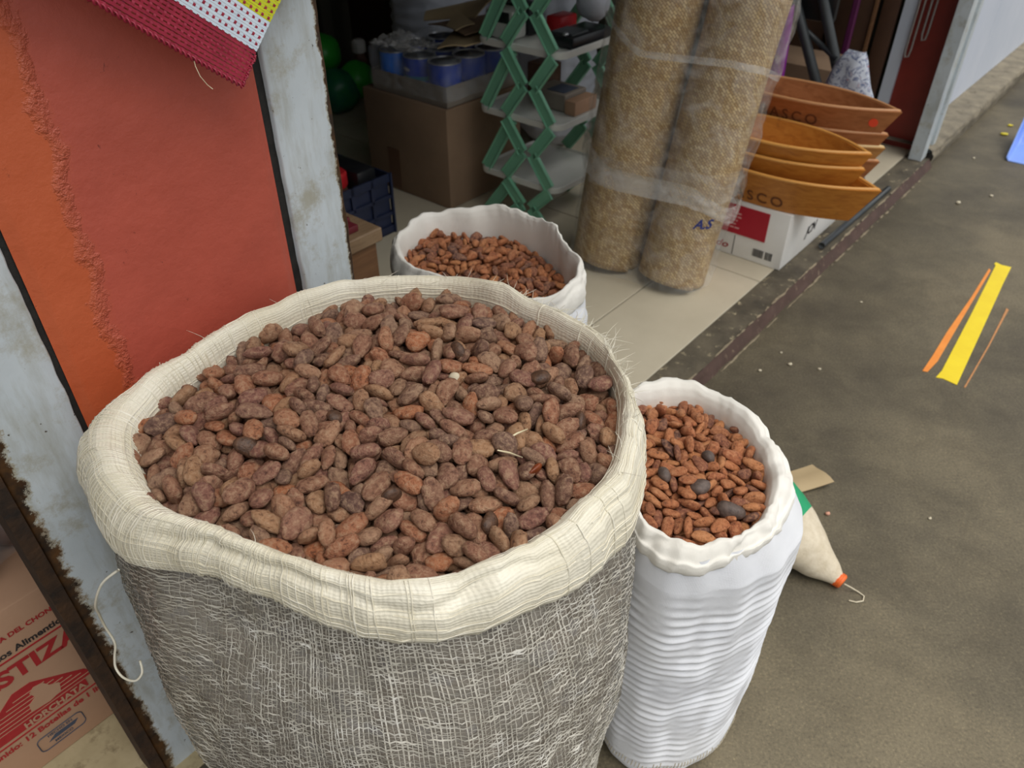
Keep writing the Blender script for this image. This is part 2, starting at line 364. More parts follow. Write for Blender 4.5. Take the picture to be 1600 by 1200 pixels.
# ------------------------------------------------------------------ mesh helpers
class MB:
    def __init__(self): self.v = []; self.f = []; self.uv = {}
    def add(self, vs, fs, uvs=None):
        o = len(self.v)
        self.v += [Vector(p) for p in vs]
        for k, f in enumerate(fs):
            self.f.append([o + i for i in f])
        if uvs:
            for i, u in enumerate(uvs): self.uv[o + i] = u
        return self
    def box(self, S0, S1, N0, N1, z0, z1):
        c = [W(s, n, z) for z in (z0, z1) for (s, n) in ((S0, N0), (S1, N0), (S1, N1), (S0, N1))]
        uv = [(s, z + n) for z in (z0, z1) for (s, n) in ((S0, N0), (S1, N0), (S1, N1), (S0, N1))]
        return self.add(c, [(3, 2, 1, 0), (4, 5, 6, 7), (0, 1, 5, 4), (1, 2, 6, 5), (2, 3, 7, 6), (3, 0, 4, 7)], uv)
    def rbox(self, S0, S1, N0, N1, z0, z1, r=0.004, seg=2):
        bm = bmesh.new()
        bmesh.ops.create_cube(bm, size=1)
        for v in bm.verts:
            v.co = Vector(((S0 + S1) / 2 + v.co.x * (S1 - S0), (N0 + N1) / 2 + v.co.y * (N1 - N0), (z0 + z1) / 2 + v.co.z * (z1 - z0)))
        bmesh.ops.bevel(bm, geom=list(bm.edges), offset=r, segments=seg, affect='EDGES', profile=0.5)
        bm.verts.index_update()
        vs = [W(v.co.x, v.co.y, v.co.z) for v in bm.verts]
        uv = [(v.co.x, v.co.z + v.co.y) for v in bm.verts]
        fs = [[v.index for v in f.verts] for f in bm.faces]
        bm.free()
        return self.add(vs, fs, uv)
    def prism(self, pts, d, uvscale=1.0):
        # pts: loop of world vectors, d: extrusion vector
        n = len(pts)
        a = [Vector(p) for p in pts]; b = [p + d for p in a]
        fs = [list(range(n))[::-1], [n + i for i in range(n)]] + [(i, (i + 1) % n, n + (i + 1) % n, n + i) for i in range(n)]
        return self.add(a + b, fs)
    def tube(self, pts, r, sides=8, cap=True, closed=False):
        pts = [Vector(p) for p in pts]
        n = len(pts); o = []
        up = Vector((0, 0, 1)); prev = None
        rs = r if isinstance(r, (list, tuple)) else [r] * n
        for i, p in enumerate(pts):
            if closed: d = pts[(i + 1) % n] - pts[i - 1]
            else: d = pts[min(i + 1, n - 1)] - pts[max(i - 1, 0)]
            if d.length < 1e-9: d = Vector((0, 0, 1))
            d.normalize()
            if prev is None:
                q = up if abs(d.z) < 0.9 else Vector((1, 0, 0))
                x = d.cross(q).normalized()
            else:
                x = (prev - d * prev.dot(d))
                x = x.normalized() if x.length > 1e-6 else d.orthogonal().normalized()
            y = d.cross(x); prev = x
            o += [p + (x * math.cos(2 * math.pi * k / sides) + y * math.sin(2 * math.pi * k / sides)) * rs[i] for k in range(sides)]
        fs = []
        for i in range(n if closed else n - 1):
            j = (i + 1) % n
            for k in range(sides):
                k2 = (k + 1) % sides
                fs.append((i * sides + k, j * sides + k, j * sides + k2, i * sides + k2))
        if cap and not closed:
            fs.append(list(range(sides))[::-1]); fs.append([(n - 1) * sides + k for k in range(sides)])
        return self.add(o, fs)
    def grid(self, fn, nu, nv, closed_u=False, uvf=None):
        vs = []; uv = []
        for j in range(nv):
            for i in range(nu):
                u = i / (nu if closed_u else nu - 1); v = j / (nv - 1)
                vs.append(fn(u, v)); uv.append(uvf(u, v) if uvf else (u, v))
        fs = []
        for j in range(nv - 1):
            for i in range(nu if closed_u else nu - 1):
                i2 = (i + 1) % nu
                fs.append((j * nu + i, j * nu + i2, (j + 1) * nu + i2, (j + 1) * nu + i))
        return self.add(vs, fs, uv)
    def ribbon(self, pts, sides):
        # pts: centre points, sides: half width vectors
        n = len(pts)
        vs = []
        for p, s in zip(pts, sides): vs += [Vector(p) - s, Vector(p) + s]
        return self.add(vs, [(2 * i, 2 * i + 1, 2 * i + 3, 2 * i + 2) for i in range(n - 1)])
    def lathe(self, c, prof, sides=24, cap=True):
        c = Vector(c); vs = []
        for r, z in prof:
            vs += [c + Vector((math.cos(2 * math.pi * k / sides) * r, math.sin(2 * math.pi * k / sides) * r, z)) for k in range(sides)]
        fs = []
        for j in range(len(prof) - 1):
            for k in range(sides):
                k2 = (k + 1) % sides
                fs.append((j * sides + k, j * sides + k2, (j + 1) * sides + k2, (j + 1) * sides + k))
        if cap:
            fs.append(list(range(sides))[::-1]); fs.append([(len(prof) - 1) * sides + k for k in range(sides)])
        uv = [(k / sides, z) for r, z in prof for k in range(sides)]
        return self.add(vs, fs, uv)
    def thick(self, t):
        # give an open sheet a second side
        n = len(self.v)
        nor = [Vector() for _ in self.v]
        for f in self.f:
            a, b, c = self.v[f[0]], self.v[f[1]], self.v[f[2]]
            nn = (b - a).cross(c - a)
            for i in f: nor[i] += nn
        cnt = {}
        for f in self.f:
            for i in range(len(f)):
                e = (f[i], f[(i + 1) % len(f)])
                cnt[e] = 1
        border = [e for e in cnt if (e[1], e[0]) not in cnt]
        old = [list(f) for f in self.f]
        for i in range(n):
            d = nor[i].normalized() if nor[i].length > 0 else Vector((0, 0, 1))
            self.v.append(self.v[i] - d * t)
            if i in self.uv: self.uv[n + i] = self.uv[i]
        for f in old: self.f.append([n + i for i in f[::-1]])
        for a, b in border: self.f.append([b, a, n + a, n + b])
        return self
    def build(self, name, mat, parent=None, smooth=True, origin=None, attr=None):
        vs = self.v
        if parent is None:
            if origin is None:
                lo = Vector((min(p.x for p in vs), min(p.y for p in vs), min(p.z for p in vs)))
                hi = Vector((max(p.x for p in vs), max(p.y for p in vs), max(p.z for p in vs)))
                origin = Vector(((lo.x + hi.x) / 2, (lo.y + hi.y) / 2, lo.z))
        else:
            origin = Vector()
            p = parent
            while p is not None: origin = origin + p.location; p = p.parent
        me = bpy.data.meshes.new(name)
        me.from_pydata([tuple(p - origin) for p in vs], [], self.f)
        if self.uv:
            ul = me.uv_layers.new(name='UVMap')
            for lp in me.loops: ul.data[lp.index].uv = self.uv.get(lp.vertex_index, (0, 0))
        if attr:
            an, fn = attr
            at = me.attributes.new(an, 'FLOAT', 'POINT')
            for i, p in enumerate(vs): at.data[i].value = fn(p)
        if mat is not None: me.materials.append(M[mat] if isinstance(mat, str) else mat)
        if smooth: me.shade_smooth()
        else: me.shade_flat()
        if smooth == 'auto': me.set_sharp_from_angle(angle=math.radians(35))
        me.update()
        o = bpy.data.objects.new(name, me)
        COL.objects.link(o)
        if parent is None: o.location = origin
        else: o.parent = parent
        return o

def tag(o, label, cat, group=None, kind=None):
    if label: o['label'] = label
    if cat: o['category'] = cat
    if group: o['group'] = group
    if kind: o['kind'] = kind
    return o
def thing(name, loc, label, cat, group=None, kind=None):
    o = bpy.data.objects.new(name, None)
    COL.objects.link(o)
    o.empty_display_size = 0.05
    o.location = loc
    return tag(o, label, cat, group, kind)

def catmull(R, a):
    n = len(R)
    t = (a % (2 * math.pi)) / (2 * math.pi) * n
    i = int(t) % n; f = t - int(t)
    p0, p1, p2, p3 = R[i - 1], R[i], R[(i + 1) % n], R[(i + 2) % n]
    return 0.5 * (2 * p1 + (p2 - p0) * f + (2 * p0 - 5 * p1 + 4 * p2 - p3) * f * f + (3 * p1 - p0 - 3 * p2 + p3) * f ** 3)

def text2d(s, size, bold=0.0, shear=0.0, spacing=1.0):
    cu = bpy.data.curves.new('lettering', 'FONT')
    cu.body = s; cu.size = size; cu.offset = bold; cu.shear = shear; cu.space_character = spacing
    cu.resolution_u = 3
    ob = bpy.data.objects.new('lettering', cu)
    COL.objects.link(ob)
    bpy.context.view_layer.update()
    me = ob.to_mesh()
    vs = [(v.co.x, v.co.y) for v in me.vertices]
    fs = [list(p.vertices) for p in me.polygons]
    ob.to_mesh_clear()
    bpy.data.objects.remove(ob); bpy.data.curves.remove(cu)
    return vs, fs
def lettering(name, s, size, fn, mat, parent, bold=0.0, shear=0.0, spacing=1.0, sx=1.0):
    vs, fs = text2d(s, size, bold, shear, spacing)
    m = MB()
    m.add([fn(x * sx, y) for x, y in vs], fs)
    return m.build(name, mat, parent, smooth=False)

# ------------------------------------------------------------------ the setting
ZF = 0.04      # shop floor above the corridor
CURB = -0.12   # edge of the step
m = MB().box(-4, 10, -5, CURB + 0.02, -0.2, 0.0)
m.f = m.f
tag(m.build('floor', 'concrete', smooth=False), 'worn grey concrete floor of the market corridor', 'floor', kind='structure')
m = MB().box(-2.2, 4.2, -0.03, 2.8, -0.2, ZF - 0.004)
shopfloor = tag(m.build('floor', 'grout', smooth=False), 'beige tiled floor inside the shop', 'floor', kind='structure')
slines = [-1.75, -1.0, -0.25, 0.5, 1.25, 2.0, 2.75, 3.5, 4.1]
nlines = [-0.03, 0.23, 0.83, 1.43, 2.03, 2.63]
tile_meshes = {}
for i in range(len(slines) - 1):
    for j in range(len(nlines) - 1):
        dirty = slines[i] < 0.0
        key = (round(slines[i + 1] - slines[i], 3), round(nlines[j + 1] - nlines[j], 3), dirty)
        g_ = 0.002
        if key not in tile_meshes:
            tm = MB().rbox(0 + g_, key[0] - g_, 0 + g_, key[1] - g_, 0.0, 0.009, 0.0015, 1)
            base = W(0, 0, 0)
            tm.v = [p - base for p in tm.v]
            o = tm.build('tile', 'tile_dirty' if dirty else 'tile', shopfloor, smooth=False)
            # mesh was shifted by the parent's location: undo so that it can be placed freely
            for v in o.data.vertices: v.co += shopfloor.location
            tile_meshes[key] = o.data
        else:
            o = bpy.data.objects.new('tile', tile_meshes[key]); COL.objects.link(o); o.parent = shopfloor
        o.location = W(slines[i], nlines[j], ZF - 0.009) - shopfloor.location
# step along the shop front
def curb_top(u, v):
    S = -2.2 + u * 5.6; N = CURB + 0.004 + v * (-0.03 - CURB - 0.004)
    z = ZF - 0.002 + 0.003 * noise.noise(Vector((S * 14, N * 40, 0))) - (0.005 * max(0, noise.noise(Vector((S * 9, 5, 1)))) if v < 0.2 else 0)
    return W(S, N, z)
curb = tag(MB().grid(curb_top, 260, 7).build('trim_1', 'curb'), 'worn concrete edging strip along the tiled floor', 'step', kind='structure')
def curb_face(u, v):
    S = -2.2 + u * 5.6
    return W(S, CURB - 0.024 * (1 - v) + 0.005 + 0.0035 * noise.noise(Vector((S * 16, v * 3, 7))), -0.01 + (ZF + 0.008) * v)
MB().grid(curb_face, 260, 6).build('painted_riser', 'curb_paint', curb)
for (n0_, z0_, sd_, wd_) in ((CURB + 0.004, ZF - 0.001, 2.0, 0.0042), (CURB - 0.021, 0.0015, 8.0, 0.0036)):
    m = MB(); pts = []; sv = []
    def flush():
        if len(pts) > 2: m.ribbon(list(pts), list(sv))
        pts.clear(); sv.clear()
    for k in range(1200):
        S_ = -1.2 + 4.5 * k / 1199
        q = noise.noise(Vector((S_ * 9, sd_, 0))) + 0.6 * noise.noise(Vector((S_ * 40, sd_, 3)))
        if q < -0.12: flush(); continue
        pts.append(W(S_, n0_ + 0.004 * noise.noise(Vector((S_ * 22, sd_, 5))), z0_ + 0.0022))
        sv.append((W(0, 1) - W(0, 0)) * wd_ * min(1.2, 0.25 + q * 1.4 + 0.12))
    flush()
    tag(m.build('scuffed_edge', 'scuff', curb), None, None, kind='stuff')
# higher plinth under the far wall
def plinth(u, v):
    S = 3.40 + u * 5.2
    prof = [(CURB + 0.006, -0.02), (CURB - 0.006, 0.045), (CURB + 0.002, 0.068), (CURB + 0.02, 0.072), (-0.05, 0.074), (0.10, 0.076)]
    k = v * (len(prof) - 1); i = min(int(k), len(prof) - 2); f = k - i
    N = prof[i][0] * (1 - f) + prof[i + 1][0] * f; z = prof[i][1] * (1 - f) + prof[i + 1][1] * f
    return W(S, N + 0.006 * noise.noise(Vector((S * 11, v * 9, 0))), z + 0.004 * noise.noise(Vector((S * 13, v * 8, 3))))
tag(MB().grid(plinth, 240, 22).build('trim_2', 'curb2'), 'dirty concrete plinth below the bluish white wall', 'plinth', kind='structure')

def rust_edge(S0, width):
    def fn(p):
        d = p - W(0, 0); S = d.x * EX + d.y * EY
        return max(0.0, 1.0 - abs(S - S0) / width)
    return fn
# red door leaf in its pale frame, left of the shop opening
wl = thing('wall_left', W(0.24, 0.02, ZF), 'red painted panel in a chipped pale blue metal frame beside the opening', 'panel', kind='structure')
def stile(S0, S1, name, rustS, rw, mat='enamel', lean=0.0):
    m = MB()
    prof = [(S0, 0.035), (S0, 0.002), (S0 + 0.002, 0.0)] + [(S0 + (S1 - S0) * k / 6.0, 0.0) for k in range(1, 6)] + [(S1 - 0.002, 0.0), (S1, 0.002), (S1, 0.035)]
    nz = 40
    def fn(u, v):
        k = u * (len(prof) - 1); i = min(int(round(k)), len(prof) - 1)
        s, n = prof[i]
        z = ZF + v * 2.3
        if i in (0, 1, 2, 8, 9, 10): s += 0.0016 * noise.noise(Vector((z * 40, S0, i * .1)))
        return W(s, n, z)
    m.grid(fn, len(prof), 220, uvf=lambda u, v: (S0 + (S1 - S0) * u, v * 2.3))
    return m.build(name, mat, wl, attr=('rust', rust_edge(rustS, rw)))
stile(0.004, 0.094, 'frame_stile', 0.004, 0.034)
stile(0.410, 0.493, 'frame_stile', 0.493, 0.016)
m = MB().box(-0.012, 0.004, -0.004, 0.05, ZF, 2.34); m.build('rusty_angle', 'rust', wl, smooth=False)
m = MB().box(0.094, 0.103, 0.006, 0.04, ZF, 2.34).box(0.394, 0.410, 0.008, 0.04, ZF, 2.34); m.build('dark_gap', 'seal', wl, smooth=False)
def redp(u, v):
    S = 0.101 + u * (0.398 - 0.101); z = ZF + v * 2.3
    edge_ = 0.004 * (1 if u < 0.02 or u > 0.98 else 0)
    return W(S, 0.001 + edge_ + 0.0012 * noise.noise(Vector((S * 9, z * 4, 2))), z)
MB().grid(redp, 60, 220, uvf=lambda u, v: (u * 0.297, v * 2.3)).build('red_panel', 'red_paint', wl)
# rest of the shell
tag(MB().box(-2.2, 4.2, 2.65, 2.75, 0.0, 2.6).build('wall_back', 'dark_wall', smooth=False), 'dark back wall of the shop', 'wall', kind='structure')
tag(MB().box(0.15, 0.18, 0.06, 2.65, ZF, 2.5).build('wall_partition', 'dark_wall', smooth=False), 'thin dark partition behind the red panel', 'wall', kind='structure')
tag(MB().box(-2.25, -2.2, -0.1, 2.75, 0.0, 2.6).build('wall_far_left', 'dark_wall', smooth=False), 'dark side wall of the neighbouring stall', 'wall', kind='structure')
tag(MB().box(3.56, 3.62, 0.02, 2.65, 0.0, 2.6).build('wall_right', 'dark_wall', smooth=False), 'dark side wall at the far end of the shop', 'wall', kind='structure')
tag(MB().box(-2.3, 4.2, -0.55, 2.8, 2.36, 2.46).build('ceiling', 'ceiling', smooth=False), 'low dark ceiling over the shop, with an unseen overhang added to shade it', 'ceiling', kind='structure')  # front overhang, out of view, is extended to darken the shop interior
# post and panelled wall at the far end
pr = thing('wall_end', W(3.41, -0.07, ZF), 'dirty white metal post at the far end of the shop opening', 'post', kind='structure')
def far_post(S0, S1, N0, name, mat, rS, rw, par, z0=ZF, depth=0.05):
    m = MB()
    prof = [(S0, N0 + depth), (S0, N0)] + [(S0 + (S1 - S0) * k / 5.0, N0) for k in range(1, 5)] + [(S1, N0), (S1, N0 + depth)]
    m.grid(lambda u, v: W(*prof[int(round(u * (len(prof) - 1)))], z0 + v * (2.34 - z0)), len(prof), 120, uvf=lambda u, v: (S0 + (S1 - S0) * u, v * 2.3))
    return m.build(name, mat, par, smooth='auto', attr=('rust', rust_edge(rS, rw)))
far_post(3.33, 3.40, -0.098, 'post_flange', 'enamel', 9.0, 0.004, pr)
far_post(3.40, 3.455, -0.084, 'post_web', 'enamel_white', 3.428, 0.012, pr)
far_post(3.455, 3.50, -0.098, 'post_flange', 'enamel', 9.0, 0.004, pr)
we = thing('wall_front', W(5.6, 0.03, 0.075), 'bluish white panelled wall along the corridor', 'wall', kind='structure')
MB().box(3.47, 8.6, 0.03, 0.08, 0.05, 2.6).build('backing', 'seal', we, smooth=False)
for k in range(11):
    S0 = 3.50 + k * 0.46
    MB().rbox(S0 + 0.0015, S0 + 0.4585, 0.004, 0.03, 0.074, 2.5, 0.002, 1).build('panel', 'wall_panel', we, smooth=False)
# red leaf, pale strip, boards and hooks folded in behind the far post
m = MB().box(3.44, 3.47, -0.03, 0.115, ZF, 2.3)
dr = tag(m.build('door_1', mat_noise('deep_red_door_paint', (120, 34, 24), (138, 42, 30), 8, 0.5, 0.2), smooth=False), 'deep red door leaf folded back behind the far post', 'door', kind='structure')
MB().box(3.425, 3.44, 0.115, 0.162, ZF, 2.3).build('pale_edge_strip', 'wall_panel', dr, smooth=False)

# ------------------------------------------------------------------ the three open sacks of cocoa beans
def N_of(p):
    return (p.x - OX) * -EY + (p.y - OY) * EX
def clampN(p, lim):
    d = N_of(p) - lim
    if d > 0:
        p = p + Vector((EY, -EX, 0)) * d
    return p
def fnoise(x, y, z=0.0): return noise.noise(Vector((x, y, z)))

IN1 = [0.252, 0.264, 0.2673, 0.2596, 0.2624, 0.2671, 0.2585, 0.2431, 0.2279, 0.2211, 0.2226, 0.2319, 0.2374, 0.2192, 0.1984, 0.1743, 0.1674, 0.1648, 0.1711, 0.1862, 0.1975, 0.2085, 0.2207, 0.2417]
OUT1 = [0.283, 0.2819, 0.2935, 0.285, 0.2828, 0.2971, 0.2831, 0.2638, 0.2575, 0.2562, 0.2522, 0.2723, 0.3016, 0.2777, 0.2488, 0.2126, 0.1965, 0.1921, 0.2029, 0.2222, 0.2377, 0.2482, 0.2634, 0.2801]
IN2 = [0.1245, 0.1195, 0.117, 0.1194, 0.1224, 0.1312, 0.1415, 0.1445, 0.1611, 0.1679, 0.1615, 0.1577, 0.1425, 0.1346, 0.1201, 0.1034, 0.1, 0.1002, 0.1075, 0.1137, 0.137, 0.1524, 0.1512, 0.1437]
OUT2 = [0.155, 0.1462, 0.1424, 0.1447, 0.1557, 0.1643, 0.1768, 0.1814, 0.1933, 0.2016, 0.1964, 0.1904, 0.1785, 0.168, 0.1492, 0.1329, 0.1268, 0.1273, 0.1341, 0.1437, 0.1637, 0.1827, 0.1857, 0.1751]
IN3 = [0.1209, 0.1266, 0.1349, 0.1477, 0.165, 0.1765, 0.1705, 0.1618, 0.14, 0.12, 0.10, 0.085, 0.076, 0.073, 0.076, 0.088, 0.1, 0.1066, 0.1129, 0.1101, 0.1145, 0.1161, 0.1168, 0.1166]
OUT3 = [0.1593, 0.1654, 0.1759, 0.1887, 0.2058, 0.2234, 0.2123, 0.19, 0.164, 0.140, 0.118, 0.104, 0.094, 0.090, 0.094, 0.108, 0.127, 0.1414, 0.1434, 0.1379, 0.1376, 0.1431, 0.1467, 0.1525]

def collar(c, RI, RO, ztop, hem, seed, lump, inner_deep=0.10, lean=0.30):
    prof = [(-lean, -inner_deep), (-lean * 0.6, -inner_deep * 0.6), (-0.05, -0.030), (0.03, -0.012), (0.15, -0.002), (0.33, 0.004), (0.52, 0.004), (0.70, -0.003), (0.85, -0.013), (0.96, 'a'), (1.0, 'b'), (0.98, None), (0.90, 'h'), (0.72, 'u')]
    def P(a, k):
        i = min(int(k), len(prof) - 2); f = k - i
        def pt(q):
            fr, dz = q
            hm = hem(a)
            if dz is None: dz = hm
            elif dz == 'a': dz = hm * 0.50
            elif dz == 'b': dz = hm * 0.75
            elif dz == 'h': dz = hm - 0.005
            elif dz == 'u': dz = hm + 0.004
            return fr, dz
        f0, d0 = pt(prof[i]); f1, d1 = pt(prof[i + 1])
        fr = f0 * (1 - f) + f1 * f; dz = d0 * (1 - f) + d1 * f
        ri, ro = catmull(RI, a), catmull(RO, a)
        r = ri + fr * (ro - ri)
        x, y = math.cos(a), math.sin(a)
        l1 = fnoise(x * 3.2, y * 3.2, seed) * lump
        l2 = fnoise(x * 7.5, y * 7.5, seed + 4 + k * 0.12) * lump * 0.35
        cr = abs(fnoise(x * 7 + k * 0.13, y * 7, seed + 9)) ** 0.6 * lump * 0.5
        wgt = max(0.0, min(1.0, (k - 2) / 3.0))
        kc = 7.4 + 2.2 * fnoise(x * 2.2, y * 2.2, seed + 30)
        fold = max(0.0, 1 - abs(k - kc) / 0.7) * lump * 0.45 * max(0.0, 0.5 + 1.5 * fnoise(x * 2.7, y * 2.7, seed + 40))
        r += (l2 - cr - fold) * wgt
        z = ztop(a) + dz - fold * 0.5 + (l1 + l2) * (0.4 + 0.6 * wgt)
        return Vector((c[0] + x * r, c[1] + y * r, z))
    return P, len(prof) - 1

# ---- large net sack
C1 = (-0.145, 0.590)
sack1 = thing('cocoa_sack', (C1[0], C1[1], 0), 'large grey net sack with rolled cream collar, full of cocoa beans, in front', 'sack', kind=None)
def ztop1(a):
    # the collar sags towards the front left and rises at the back
    return 0.748 + 0.014 * math.sin(a) + 0.005 * math.sin(3 * a + 1.0)
def hem1(a):
    return -0.052 - 0.010 * math.sin(2 * a + 2.2) + 0.006 * math.sin(5 * a)
P1, K1 = collar(C1, IN1, OUT1, ztop1, hem1, 3.0, 0.009, inner_deep=0.085, lean=0.0)
col1 = MB().grid(lambda u, v: clampN(P1(u * 2 * math.pi, v * K1), -0.012), 300, 60, True, uvf=lambda u, v: (u * 1.6, v * 0.2)).build('rolled_collar', 'cream', sack1)
def B1(a, z, off=0.0):
    ro = catmull(OUT1, a)
    r = ro - 0.022 + 0.030 * math.sin(math.pi * min(1, max(0, (0.70 - z) / 0.55))) ** 0.8 * (1 if z > 0.15 else 1) - 0.05 * max(0, 1 - z / 0.12) ** 2
    # hollow shape evens out towards the floor
    avg = 0.262
    k = min(1, max(0, (0.62 - z) / 0.35))
    r = r * (1 - 0.45 * k) + (avg + 0.012) * 0.45 * k
    x, y = math.cos(a), math.sin(a)
    r += 0.006 * fnoise(x * 5, y * 5, z * 7) + 0.0025 * fnoise(x * 18, y * 18, z * 24) + off
    p = Vector((C1[0] + x * r, C1[1] + y * r, z))
    p = clampN(p, (-0.022 if z > 0.07 else CURB - 0.02) + off)
    return p
def core1(u, v):
    a = u * 2 * math.pi; z = 0.004 + v * 0.695
    p = B1(a, z, -0.006)
    d = noise.voronoi(p * 52.0, distance_metric='DISTANCE', exponent=2.5)[0][0]
    q = B1(a, z, -0.006 - 0.012 * min(1, d * 0.9))
    return q
tag(MB().grid(core1, 420, 190, True).build('packed_beans', 'packed', sack1), None, None, kind='stuff')
m = MB().grid(lambda u, v: B1(u * 2 * math.pi, 0.004 + v * 0.70, -0.0022), 220, 80, True)
m.build('body_film', 'net_film', sack1)
MB().lathe((C1[0], C1[1], 0.0), [(0.19, 0.001), (0.20, 0.004)], 40).build('bottom', 'net', sack1)
rnd = random.Random(5)
m = MB()
NV = 300
for k in range(NV):
    a0 = 2 * math.pi * (k + rnd.uniform(-.25, .25)) / NV
    wdt = rnd.uniform(0.0003, 0.0008)
    ph = rnd.uniform(0, 9)
    pts = []; sd = []
    for j in range(100):
        z = 0.004 + 0.695 * j / 99
        a = a0 + 0.055 * fnoise(math.cos(a0) * 2.5, math.sin(a0) * 2.5, z * 4) + 0.010 * fnoise(a0 * 9, z * 16, 3)
        off = 0.0006 * (1 if (k + j // 1) % 2 else -1) + 0.0008 * fnoise(k * 3.1, z * 40, 1)
        pts.append(B1(a, z, off + 0.0006))
        tw = 0.9 * fnoise(k * 1.7, z * 22, ph)
        tang = Vector((-math.sin(a), math.cos(a), 0)); rad_ = Vector((math.cos(a), math.sin(a), 0))
        sd.append((tang * math.cos(tw) + rad_ * math.sin(tw)) * wdt * (1 + 0.5 * fnoise(k * 2.2, z * 30, 5)))
    m.ribbon(pts, sd)
NH = 190
for k in range(NH):
    z0 = 0.006 + 0.69 * (k + rnd.uniform(-.3, .3)) / NH
    wdt = rnd.uniform(0.0004, 0.0012)
    pts = []; sd = []
    for j in range(281):
        a = 2 * math.pi * j / 280
        x, y = math.cos(a), math.sin(a)
        z = z0 + 0.016 * fnoise(x * 2.2, y * 2.2, z0 * 3.0) + 0.0035 * fnoise(x * 9, y * 9, z0 * 18) + 0.0016 * fnoise(x * 40, y * 40, k * 1.3)
        z = min(0.70, max(0.003, z))
        off = 0.0007 * (1 if (k + j) % 2 else -1) + 0.0010 * fnoise(x * 30, y * 30, k * 0.7)
        pts.append(B1(a, z, off + 0.0008))
        tw = 0.8 * fnoise(x * 16, y * 16, k * 2.3)
        rad_ = Vector((x, y, 0))
        sd.append((Vector((0, 0, 1)) * math.cos(tw) + rad_ * math.sin(tw)) * wdt * (1 + 0.6 * fnoise(x * 25, y * 25, k * 1.9)))
    m.ribbon(pts, sd)
tag(m.build('net_weave', 'net', sack1), None, None, kind='stuff')
# threads that run over the collar
m = MB()
NT_ = 400
for k in range(NT_):
    a0 = 2 * math.pi * (k + rnd.uniform(-.35, .35)) / NT_
    left = max(0.0, math.cos(a0 - math.radians(205)))
    if rnd.random() > 0.10 + 0.95 * left: continue
    pts = []
    sw = rnd.uniform(-0.03, 0.03) + 0.05 * fnoise(math.cos(a0) * 3, math.sin(a0) * 3, 2)
    k0 = 1.5 + rnd.uniform(0, 1.0); k1 = 12.0
    for j in range(22):
        kk = k0 + (k1 - k0) * j / 21
        a = a0 + sw * (j / 21 - .5) + 0.006 * fnoise(k * 1.3, j * 0.25, 1)
        p = clampN(P1(a, kk), -0.012)
        rad_ = Vector((math.cos(a), math.sin(a), 0.6 if kk < 8 else 0.0)).normalized()
        if kk < 4: rad_ = Vector((-math.cos(a) * .6, -math.sin(a) * .6, 0.8))
        pts.append(p + rad_ * (0.0004 + 0.0008 * fnoise(k * 2.1, j * 0.6, 3)))
    m.tube(pts, rnd.uniform(0.00045, 0.0009), 4, cap=False)
for k in range(46):
    kk0 = 2.2 + 9.4 * k / 45 + rnd.uniform(-.1, .1)
    for seg in range(2):
        s0 = rnd.uniform(0, 2 * math.pi); ln = rnd.uniform(0.5, 1.6)
        pts = []
        for j in range(60):
            a = s0 + ln * j / 59
            kk = min(K1 - 0.01, max(0.2, kk0 + 0.35 * fnoise(math.cos(a) * 4, math.sin(a) * 4, k)))
            p = clampN(P1(a, kk), -0.012)
            rad_ = Vector((math.cos(a), math.sin(a), 0.6 if kk < 8 else 0.0)).normalized()
            if kk < 4: rad_ = Vector((-math.cos(a) * .6, -math.sin(a) * .6, 0.8))
            pts.append(p + rad_ * 0.0005)
        m.tube(pts, rnd.uniform(0.0003, 0.0006), 4, cap=False)
tag(m.build('collar_threads', 'thread', col1), None, None, kind='stuff')
# frayed fibres at the back right of the collar and along its edge
m = MB()
for k in range(180):
    a = math.radians(rnd.gauss(28, 22)) if k < 170 else rnd.uniform(0, 2 * math.pi)
    kk = rnd.uniform(3.2, 7.5)
    p = P1(a, kk)
    d = Vector((math.cos(a + rnd.gauss(0, .9)), math.sin(a + rnd.gauss(0, .9)), rnd.uniform(0.0, 0.9))).normalized()
    L = rnd.uniform(0.006, 0.022); b = Vector((rnd.gauss(0, 1), rnd.gauss(0, 1), rnd.gauss(0, .6))) * 0.4
    m.tube([p + (d + b * q) * (L * q) for q in (0, .25, .5, .75, 1)], [0.0004, 0.00035, 0.0003, 0.00025, 0.0001], 3, cap=False)
tag(m.build('frayed_fibres', 'thread', col1), None, None, kind='stuff')

